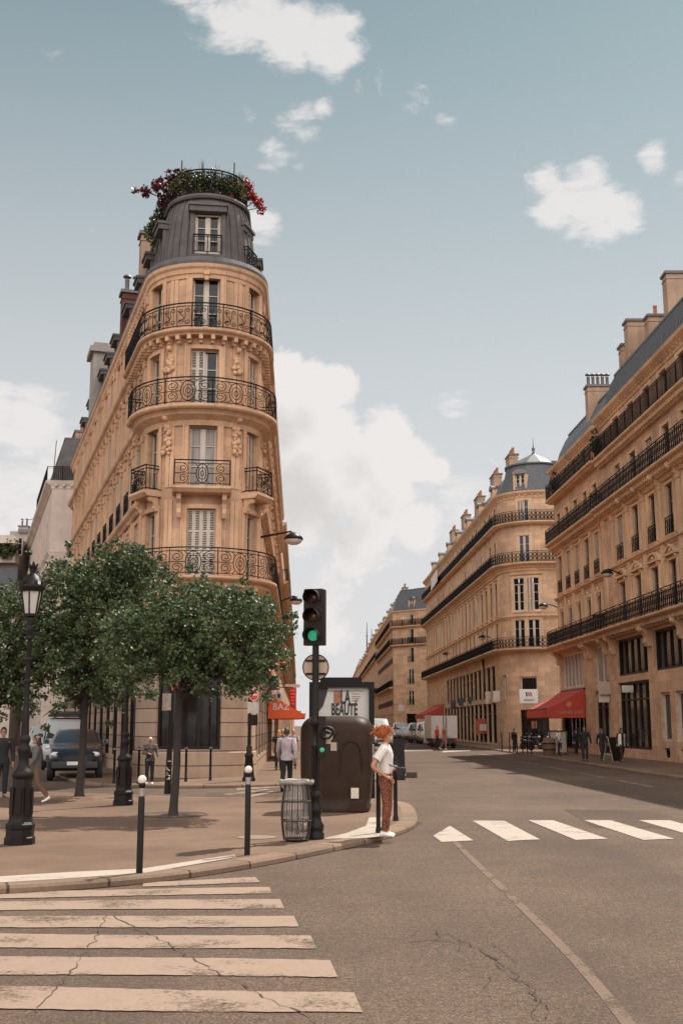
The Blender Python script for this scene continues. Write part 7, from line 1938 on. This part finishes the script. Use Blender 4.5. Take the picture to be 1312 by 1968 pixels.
def tree(label, base, fork, crown, depth, n, size, seed, mat, lean=(0, 0), r0=0.11, group='clipped street trees on the island'):
    b = G(base[0], base[1], KERB); r = thing('street_tree', label, 'tree', b, 0, group); Y = b.y
    f = At(fork[0], fork[1], Y) - b
    m = MB(); m.tube([V((0, 0, -.02)), f * .06, f * .4 + V((.015, 0, 0)), f * .75 - V((.01, 0, 0)), f], [r0 * 1.35, r0 * 1.1, r0 * .95, r0 * .88, r0 * .92], 12)
    rd = random.Random(seed); bl = crown_blobs(crown, Y, depth, seed)
    for i in range(13):
        c, rr = bl[rd.randrange(len(bl))]; e = V(c) - b + V((rd.uniform(-.1, .1), 0, rd.uniform(-.1, .2))); e = f + (e - f) * .92
        md = f.lerp(e, .5) + V((rd.uniform(-.12, .12), rd.uniform(-.1, .1), rd.uniform(-.05, .14)))
        m.tube([f * .97, f.lerp(md, .5), md, md.lerp(e, .5) + V((rd.uniform(-.06, .06), 0, .04)), e], [r0 * .6, r0 * .42, r0 * .3, r0 * .2, r0 * .07], 7)
    m.build('trunk', [BARK], r)
    me = leaf_cloud([((c[0] - b.x, c[1] - b.y, c[2] - b.z), rr) for c, rr in bl], n, size, seed, 0.17); me.materials.append(mat)
    o = bpy.data.objects.new('crown', me); COL.objects.link(o); o.parent = r
    return r
T1 = [(335, 1180, 46), (385, 1165, 48), (440, 1170, 48), (485, 1195, 44), (500, 1240, 40), (470, 1270, 48), (410, 1245, 52), (350, 1240, 50), (305, 1215, 44), (300, 1265, 40), (345, 1295, 34), (300, 1300, 26), (390, 1300, 34), (450, 1310, 32), (490, 1300, 26), (478, 1330, 14), (535, 1215, 22), (556, 1208, 16), (548, 1240, 16), (530, 1250, 20), (560, 1265, 10), (270, 1240, 34), (245, 1195, 40), (235, 1250, 38), (250, 1300, 30), (350, 1140, 26), (420, 1135, 22), (470, 1150, 24)]
tree('small street tree with a rounded clipped crown standing in front of the corner building', (333, 1566), (346, 1335), T1, 1.5, 40000, 0.074, 3, LEAF, r0=0.076)
T2 = [(120, 1120, 44), (160, 1105, 46), (205, 1110, 52), (250, 1090, 42), (240, 1055, 26), (275, 1065, 24), (285, 1110, 40), (210, 1165, 60), (140, 1175, 56), (105, 1215, 48), (165, 1240, 58), (230, 1235, 56), (270, 1180, 46), (115, 1275, 44), (175, 1300, 46), (230, 1300, 42), (140, 1330, 30), (200, 1345, 26), (100, 1330, 24), (260, 1320, 26), (95, 1370, 14), (150, 1372, 14)]
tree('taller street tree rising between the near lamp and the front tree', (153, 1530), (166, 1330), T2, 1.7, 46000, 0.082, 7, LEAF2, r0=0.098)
T3 = [(20, 1150, 36), (55, 1160, 30), (70, 1200, 36), (20, 1200, 50), (-30, 1180, 50), (50, 1250, 44), (-10, 1260, 54), (75, 1290, 34), (30, 1310, 44), (-40, 1320, 50), (60, 1345, 30), (10, 1360, 30), (-60, 1240, 60), (80, 1250, 26)]
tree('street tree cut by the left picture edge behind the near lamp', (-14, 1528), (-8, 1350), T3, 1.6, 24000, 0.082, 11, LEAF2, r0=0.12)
m = MB(); q = G(345, 1572, KERB); t = thing('tree_grate', 'round rusty iron grate set around the front tree trunk', 'tree grate', (G(333, 1566, KERB).x, G(333, 1566, KERB).y, KERB))
m.lathe([(.62, .0), (.62, .012), (.66, .014), (.66, 0)], n=32, cap=False)
m.lathe([(.22, .0), (.22, .006), (.62, .006)], n=32, cap=False); m.build('grate', [plain('rusty_soil', (0.085, 0.05, 0.035), 0.9, 0, 0.5, 18)], t)

# roof terrace planting
P, sC, sL, sR, sA, sB, zt = CB['P'], CB['sC'], CB['sL'], CB['sR'], CB['sA'], CB['sB'], CB['zt']
GRN = leaf_mat('terrace_green_leaf', (0.05, 0.06, 0.022), (0.11, 0.12, 0.05), 0.25); DRY = leaf_mat('terrace_dry_leaf', (0.16, 0.13, 0.06), (0.09, 0.08, 0.04), 0.25)
MAPLE = leaf_mat('red_maple_leaf', (0.055, 0.010, 0.012), (0.13, 0.018, 0.018), 0.3); MAPLE2 = leaf_mat('bright_red_leaf', (0.22, 0.014, 0.012), (0.38, 0.03, 0.02), 0.35)
DGRN = leaf_mat('terrace_dark_leaf', (0.025, 0.03, 0.016), (0.06, 0.06, 0.03), 0.2)
def shrub(name, label, s, off, z, blobs, n, size, seed, mat, stems=7, pot=True, cat='shrub', group='plants on the roof terrace'):
    p = P.pt(s, off, z); r = thing(name, label, cat, p, P.ang(s), group)
    rd = random.Random(seed); m = MB()
    for c, rr in blobs[:stems]:
        e = V(c); m.tube([V((0, 0, 0)), V((e.x * .35, e.y * .35, e.z * .55)), e + V((0, 0, rr[2] * .5))], [.03, .02, .008], 5)
    m.build('stems', [BARK], r)
    me = leaf_cloud(blobs, n, size, seed); me.materials.append(mat); me.name = 'foliage'; o = bpy.data.objects.new('foliage', me); COL.objects.link(o); o.parent = r
    if pot:
        m = MB(); m.lathe([(.2, 0), (.27, .32), (.29, .33), (.29, .38), (.24, .38)], n=10); m.build('pot', [POT], r)
    return r
B = lambda *a: [((x, y, z), (r_, r_, r_)) for x, y, z, r_ in a]
deg = lambda d: sC + radians(d) * CB['r']
shrub('maple_shrub', 'dark red maple spilling out over the left side of the roof terrace', deg(-78), -0.70, zt, B((0, -.2, .75, .28), (-.25, -.6, .85, .24), (.1, -.6, .55, .24), (-.5, -1.0, .75, .2), (-.2, -1.0, .45, .2), (.2, -.2, 1.1, .22), (-.6, -1.35, .7, .14), (.1, .1, 1.3, .16), (-.2, -.3, .3, .26), (-.3, -.5, 1.1, .16)), 620, 0.14, 21, MAPLE, 9, False)
shrub('maple_shrub', 'bright red maple at the right end of the roof terrace', deg(82), -0.72, zt, B((0, -.15, .8, .24), (.1, -.35, .6, .22), (0, -.55, .35, .22), (.1, -.7, .1, .2), (0, -.1, 1.15, .17), (-.1, -.3, .95, .17), (0, 0, 1.4, .08)), 520, 0.12, 22, MAPLE2, 7, False)
shrub('terrace_shrub', 'pale green grassy shrub beside the dark red maple on the roof', deg(-52), -0.72, zt, B((0, 0, .6, .34), (.25, 0, .8, .28), (-.25, -.05, .5, .3), (.1, .1, 1.05, .22)), 1100, 0.1, 23, DRY, 4, False)
shrub('terrace_shrub', 'green bush behind the left part of the roof railing', deg(-25), -0.76, zt, B((0, 0, .5, .34), (.3, 0, .55, .3), (-.3, 0, .5, .3), (0, .1, .82, .24), (.3, 0, .25, .25), (-.3, 0, .25, .25)), 1300, 0.09, 24, GRN, 4, False)
shrub('terrace_shrub', 'dark brownish bush in the middle of the roof railing', deg(3), -0.76, zt, B((0, 0, .5, .32), (.3, 0, .5, .3), (-.3, 0, .5, .28), (.05, .1, .95, .2), (0, 0, .2, .28)), 1200, 0.09, 25, DGRN, 4, False)
shrub('terrace_shrub', 'green bush right of the middle of the roof railing', deg(30), -0.76, zt, B((0, 0, .45, .34), (.3, 0, .5, .3), (-.3, 0, .45, .28), (.1, 0, .75, .22)), 1300, 0.09, 26, GRN, 4, False)
shrub('terrace_shrub', 'tall feathery dry grass shrub next to the bright red maple', deg(58), -0.74, zt, B((0, 0, .55, .3), (.25, 0, .8, .26), (-.2, 0, .7, .26), (.05, 0, 1.1, .18), (0, 0, .3, .3)), 1100, 0.1, 27, DRY, 4, False)
shrub('terrace_shrub', 'dark green shrub hanging low on the left flank of the roof terrace', sA - .8, -0.62, zt - .1, B((0, -.15, .4, .34), (-.35, -.2, .25, .3), (-.1, -.3, -.1, .28), (-.4, -.35, -.3, .26), (-.2, -.4, -.6, .2)), 1000, 0.1, 28, DGRN, 4, False)
shrub('terrace_shrub', 'light green creeper hanging over the roof edge far left of the maple', sA - 1.5, -0.62, zt - .1, B((0, -.3, .15, .28), (-.1, -.5, -.2, .28), (.05, -.55, -.55, .24), (0, -.4, -.85, .16)), 700, 0.11, 29, leaf_mat('light_green_leaf', (0.07, 0.09, 0.03), (0.13, 0.16, 0.06), 0.25), 3, False)
for i, (d, h) in enumerate(((-12, 1.5), (12, 1.35), (40, 1.3), (66, 1.45), (-40, 1.25))):
    s = deg(d); p_ = P.pt(s, -0.8, zt); r = thing('spiky_plant', 'thin upright grass plant standing above the roof railing', 'plant', p_, 0, 'thin upright grasses on the roof'); rd = random.Random(i)
    m = MB()
    for q in range(9): a = rd.uniform(0, 6.28); l = rd.uniform(.03, .16); m.tube([V((0, 0, .3)), V((l * .5 * cos(a), l * .5 * sin(a), h * .6)), V((l * cos(a), l * sin(a), h * rd.uniform(.8, 1.05)))], [.012, .01, .004], 3)
    m.build('blades', [DRY], r); m = MB(); m.lathe([(.12, 0), (.16, .3), (.13, .3)], n=8); m.build('pot', [POT], r)
k_ = At(890, 1076, 140); ban = thing('balcony_banner', 'white cloth banner tied to the top balcony of the round-corner building', 'banner', (xr(140) - 1.2, 140, 0)); m = MB(); m.box((0, 0, 18.6 + .7), (.06, 9.0, 1.5)); m.build('cloth', [WHT], ban); m = MB(); m.tube([V((0, -4.6, 20.05)), V((0, 4.6, 20.05))], .04, 4); m.build('rail', [IRON_D], ban)
# planting on the pale terraces at the far left and on the right balconies
p = At(14, 1062, 98.9); r = thing('terrace_bush', 'green bush on the terrace of the pale building at the far left', 'shrub', (p.x, 98.5, zat(1068, 98.5)))
me = leaf_cloud(B((-.6, 0, .5, .7), (.4, 0, .9, .7), (.2, 0, .2, .6), (-1.4, 0, .6, .6)), 500, .3, 31); me.materials.append(GRN); me.name = 'foliage'; o = bpy.data.objects.new('foliage', me); COL.objects.link(o); o.parent = r
m = MB(); m.tube([V((0, 0, -.1)), V((.1, 0, .7))], .06, 5); m.build('stems', [BARK], r)
for Z, lb in ((64.2, 'trailing balcony shrub at the joint of the two right-hand buildings on the top balcony'), (75.5, 'green balcony plant near the far end of the top balcony on the right')):
    r = thing('balcony_plant', lb, 'plant', (xr(Z) - .3, Z, 16.8), 0, 'plants on the right-hand balconies')
    me = leaf_cloud(B((0, 0, .8, .35), (0, .3, 1.2, .3), (-.1, -.3, .6, .35), (0, .1, 1.7, .22)), 420, .14, int(Z)); me.materials.append(DGRN); me.name = 'foliage'; o = bpy.data.objects.new('foliage', me); COL.objects.link(o); o.parent = r
    m = MB(); m.lathe([(.2, 0), (.28, .4), (.22, .4)], n=8); m.build('pot', [POT], r); m = MB(); m.tube([V((0, 0, .3)), V((0, .1, 1.5))], .02, 4); m.build('stems', [BARK], r)

# ------------------------------------------------------------------ sky, sun, camera
def sky():
    w = bpy.data.worlds.new('World'); scene.world = w; w.use_nodes = True
    nt = w.node_tree; L = nt.links; bg = nt.nodes['Background']; bg.inputs['Strength'].default_value = SKY_STR
    st = N(nt, 'ShaderNodeTexSky', sky_type='NISHITA', sun_disc=False, sun_elevation=SUN_EL, sun_rotation=SUN_AZ, air_density=1.0, dust_density=0.6, ozone_density=1.6, altitude=40)
    tc = N(nt, 'ShaderNodeTexCoord')
    hs = N(nt, 'ShaderNodeHueSaturation', Saturation=SKY_SAT, Value=1.0); L.new(st.outputs[0], hs.inputs['Color'])
    tint = N(nt, 'ShaderNodeVectorMath', operation='MULTIPLY'); tint.inputs[1].default_value = SKY_TINT; L.new(hs.outputs[0], tint.inputs[0])
    D = tc.outputs['Generated']
    nrm = N(nt, 'ShaderNodeVectorMath', operation='NORMALIZE'); L.new(D, nrm.inputs[0]); D = nrm.outputs[0]
    nonlocal_D = [D]
    # cloud banks: soft ellipsoids in directions of the real sky, broken up by noise
    def blobs(lst):
        acc = None
        for x, y, rp, wgt in lst:
            d = ray(x, y).normalized()
            ds = N(nt, 'ShaderNodeVectorMath', operation='DISTANCE'); L.new(nonlocal_D[0], ds.inputs[0]); ds.inputs[1].default_value = d
            mr = N(nt, 'ShaderNodeMapRange', interpolation_type='SMOOTHSTEP'); mr.inputs['From Min'].default_value = rp / FPX * 1.25; mr.inputs['From Max'].default_value = rp / FPX * 0.15; mr.inputs['To Min'].default_value = 0; mr.inputs['To Max'].default_value = wgt
            L.new(ds.outputs['Value'], mr.inputs['Value'])
            if acc is None: acc = mr.outputs[0]
            else:
                mx = N(nt, 'ShaderNodeMath', operation='MAXIMUM'); L.new(acc, mx.inputs[0]); L.new(mr.outputs[0], mx.inputs[1]); acc = mx.outputs[0]
        return acc
    CL = [(545, 720, 60, .8), (600, 760, 80, 1.0), (650, 740, 55, 1.0), (560, 830, 110, 1.1), (640, 880, 130, 1.1), (745, 830, 80, 1.1), (790, 880, 75, 1.0), (840, 900, 45, .8), (720, 940, 120, 1.0), (580, 990, 130, 1.0), (700, 1060, 130, .8), (620, 1160, 140, .7), (780, 1010, 90, .75)]
    WISP = [(380, 10, 90, .8), (440, 40, 80, .85), (500, 20, 90, .9), (560, 60, 90, .95), (630, 75, 80, .95), (640, 120, 45, .8), (660, 60, 50, .8), (585, 225, 60, .62), (620, 212, 35, .7), (550, 235, 40, .6), (810, 195, 50, .68), (855, 225, 40, .58), (530, 300, 50, .55), (570, 310, 30, .5), (1130, 390, 95, .95), (1075, 395, 70, .9), (1195, 405, 60, .85), (1045, 355, 55, .75), (1140, 335, 50, .8), (1250, 300, 42, .75), (1160, 440, 50, .7), (1312, 340, 30, .5),
            (60, 820, 100, .9), (-20, 800, 90, .95), (110, 880, 80, .8), (40, 960, 120, .85), (500, 430, 60, .66), (470, 400, 40, .6), (-60, 1000, 150, .9), (480, 215, 30, .5), (900, 990, 120, .6), (860, 780, 60, .45)]
    def cloud_field(Dv, lst, amp1, amp0, stretch=None):
        nonlocal_D[0] = Dv
        acc = blobs(lst)
        src = Dv
        if stretch:
            mp = N(nt, 'ShaderNodeMapping'); mp.inputs['Scale'].default_value = stretch; mp.inputs['Rotation'].default_value = (0, 0.5, 0.2); L.new(Dv, mp.inputs['Vector']); src = mp.outputs[0]
        tot = acc
        for sc_, dt, rg, amp in ((7.5, 4.0, .5, amp1), (24.0, 9.0, .66, amp0)):
            n1 = N(nt, 'ShaderNodeTexNoise', Scale=sc_, Detail=dt, Roughness=rg, Distortion=0.35); L.new(src, n1.inputs['Vector'])
            m1 = N(nt, 'ShaderNodeMapRange'); m1.inputs['From Min'].default_value = .25; m1.inputs['From Max'].default_value = .75; m1.inputs['To Min'].default_value = -amp; m1.inputs['To Max'].default_value = amp; L.new(n1.outputs['Fac'], m1.inputs['Value'])
            a1 = N(nt, 'ShaderNodeMath', operation='ADD'); L.new(tot, a1.inputs[0]); L.new(m1.outputs[0], a1.inputs[1]); tot = a1.outputs[0]
        return tot
    def smooth(sock, lo, hi, t0=0.0, t1=1.0):
        mk = N(nt, 'ShaderNodeMapRange', interpolation_type='SMOOTHSTEP'); mk.inputs['From Min'].default_value = lo; mk.inputs['From Max'].default_value = hi; mk.inputs['To Min'].default_value = t0; mk.inputs['To Max'].default_value = t1; L.new(sock, mk.inputs['Value']); return mk.outputs[0]
    f0 = cloud_field(D, CL, .36, .36)
    sh_ = N(nt, 'ShaderNodeVectorMath', operation='ADD'); sh_.inputs[1].default_value = (0.03, 0.0, 0.035); L.new(D, sh_.inputs[0])
    f1 = cloud_field(sh_.outputs[0], CL, .36, .36)
    core = smooth(f0, .34, .62); thin = smooth(cloud_field(D, WISP, .30, .42, (1.0, 1.0, 2.4)), .28, .86, 0.0, .88)
    mask_o = N(nt, 'ShaderNodeMath', operation='MAXIMUM'); L.new(core, mask_o.inputs[0]); L.new(thin, mask_o.inputs[1])
    belly = smooth(f1, .45, 1.35, 1.0, CLOUD[0] / CLOUD[1])
    # unseen cumulus added behind the camera to light the shaded fronts
    n2 = N(nt, 'ShaderNodeTexNoise', Scale=3.2, Detail=9.0, Roughness=0.58, Distortion=0.3); L.new(D, n2.inputs['Vector'])
    sep = N(nt, 'ShaderNodeSeparateXYZ'); L.new(D, sep.inputs[0])
    bk = N(nt, 'ShaderNodeMapRange'); bk.inputs['From Min'].default_value = .35; bk.inputs['From Max'].default_value = -.35; bk.inputs['To Min'].default_value = -.7; bk.inputs['To Max'].default_value = .16; L.new(sep.outputs['Y'], bk.inputs['Value'])
    a3 = N(nt, 'ShaderNodeMath', operation='ADD'); L.new(n2.outputs['Fac'], a3.inputs[0]); L.new(bk.outputs[0], a3.inputs[1])
    mk2 = N(nt, 'ShaderNodeMapRange', interpolation_type='SMOOTHSTEP'); mk2.inputs['From Min'].default_value = .5; mk2.inputs['From Max'].default_value = .64; L.new(a3.outputs[0], mk2.inputs['Value'])
    lz1 = smooth(sep.outputs['Z'], .98, .82); lz2 = smooth(sep.outputs['Z'], .06, .34, .25, 1.0); lzm = N(nt, 'ShaderNodeMath', operation='MULTIPLY'); L.new(lz1, lzm.inputs[0]); L.new(lz2, lzm.inputs[1]); lowz = lzm.outputs[0]; mk3 = N(nt, 'ShaderNodeMath', operation='MULTIPLY'); L.new(mk2.outputs[0], mk3.inputs[0]); L.new(lowz, mk3.inputs[1])
    mm = N(nt, 'ShaderNodeMath', operation='MAXIMUM'); L.new(mask_o.outputs[0], mm.inputs[0]); L.new(mk3.outputs[0], mm.inputs[1])
    # thin veil towards the horizon
    vl = N(nt, 'ShaderNodeMapRange', interpolation_type='SMOOTHSTEP'); vl.inputs['From Min'].default_value = .74; vl.inputs['From Max'].default_value = .08; vl.inputs['To Max'].default_value = .92; L.new(sep.outputs['Z'], vl.inputs['Value'])
    sh = N(nt, 'ShaderNodeMath', operation='MULTIPLY'); sh.inputs[1].default_value = CLOUD[1]; L.new(belly, sh.inputs[0])
    bb = N(nt, 'ShaderNodeMapRange', interpolation_type='SMOOTHSTEP'); bb.inputs['From Min'].default_value = .1; bb.inputs['From Max'].default_value = -.5; bb.inputs['To Min'].default_value = 1.0; bb.inputs['To Max'].default_value = BACK_FILL; L.new(sep.outputs['Y'], bb.inputs['Value'])  # brightens the added clouds behind the camera as fill light
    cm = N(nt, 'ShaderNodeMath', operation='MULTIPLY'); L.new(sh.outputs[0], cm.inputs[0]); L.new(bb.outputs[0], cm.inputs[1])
    cc_ = N(nt, 'ShaderNodeVectorMath', operation='SCALE'); cc_.inputs[0].default_value = (1.0, .965, .95); L.new(cm.outputs[0], cc_.inputs['Scale'])
    mv = N(nt, 'ShaderNodeMix', data_type='RGBA'); mv.inputs[7].default_value = (VEIL * .99, VEIL * .965, VEIL * .985, 1); L.new(tint.outputs[0], mv.inputs[6]); L.new(vl.outputs[0], mv.inputs[0])
    mc = N(nt, 'ShaderNodeMix', data_type='RGBA'); L.new(mv.outputs[2], mc.inputs[6]); L.new(cc_.outputs[0], mc.inputs[7]); L.new(mm.outputs[0], mc.inputs[0])
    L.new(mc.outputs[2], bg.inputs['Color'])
SUN_AZ, SUN_EL = radians(38), radians(55)
SKY_STR, SKY_SAT, SKY_TINT = 0.10, 0.72, (0.54, 0.70, 0.58)
CLOUD, VEIL, BACK_FILL = (5.5, 6.9), 6.2, 3.35
EXPO = 0.30
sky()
sd = bpy.data.lights.new('sun', 'SUN'); sd.energy = 5.0; sd.angle = radians(0.53); sd.color = (1.0, 0.93, 0.84)
so = bpy.data.objects.new('sun', sd); COL.objects.link(so)
dv = V((sin(SUN_AZ) * cos(SUN_EL), cos(SUN_AZ) * cos(SUN_EL), sin(SUN_EL)))
so.rotation_euler = dv.to_track_quat('Z', 'Y').to_euler(); so.location = (40, 40, 80)
cd = bpy.data.cameras.new('camera'); co = bpy.data.objects.new('camera', cd); COL.objects.link(co)
co.location = (0, 0, CAMH); co.rotation_euler = (pi / 2 + TH, 0, 0)
cd.sensor_fit = 'VERTICAL'; cd.sensor_height = 36.0; cd.lens = 36.0 * FPX / 1968.0; cd.clip_start = 0.1; cd.clip_end = 6000
scene.camera = co
vs_ = scene.view_settings; vs_.view_transform = 'Standard'; vs_.look = 'None'; vs_.exposure = EXPO; vs_.gamma = 1.0
scene.cycles.max_bounces = 6; scene.cycles.diffuse_bounces = 4; scene.cycles.glossy_bounces = 3; scene.cycles.transparent_max_bounces = 8
try: scene.cycles.use_denoising = True
except Exception: pass
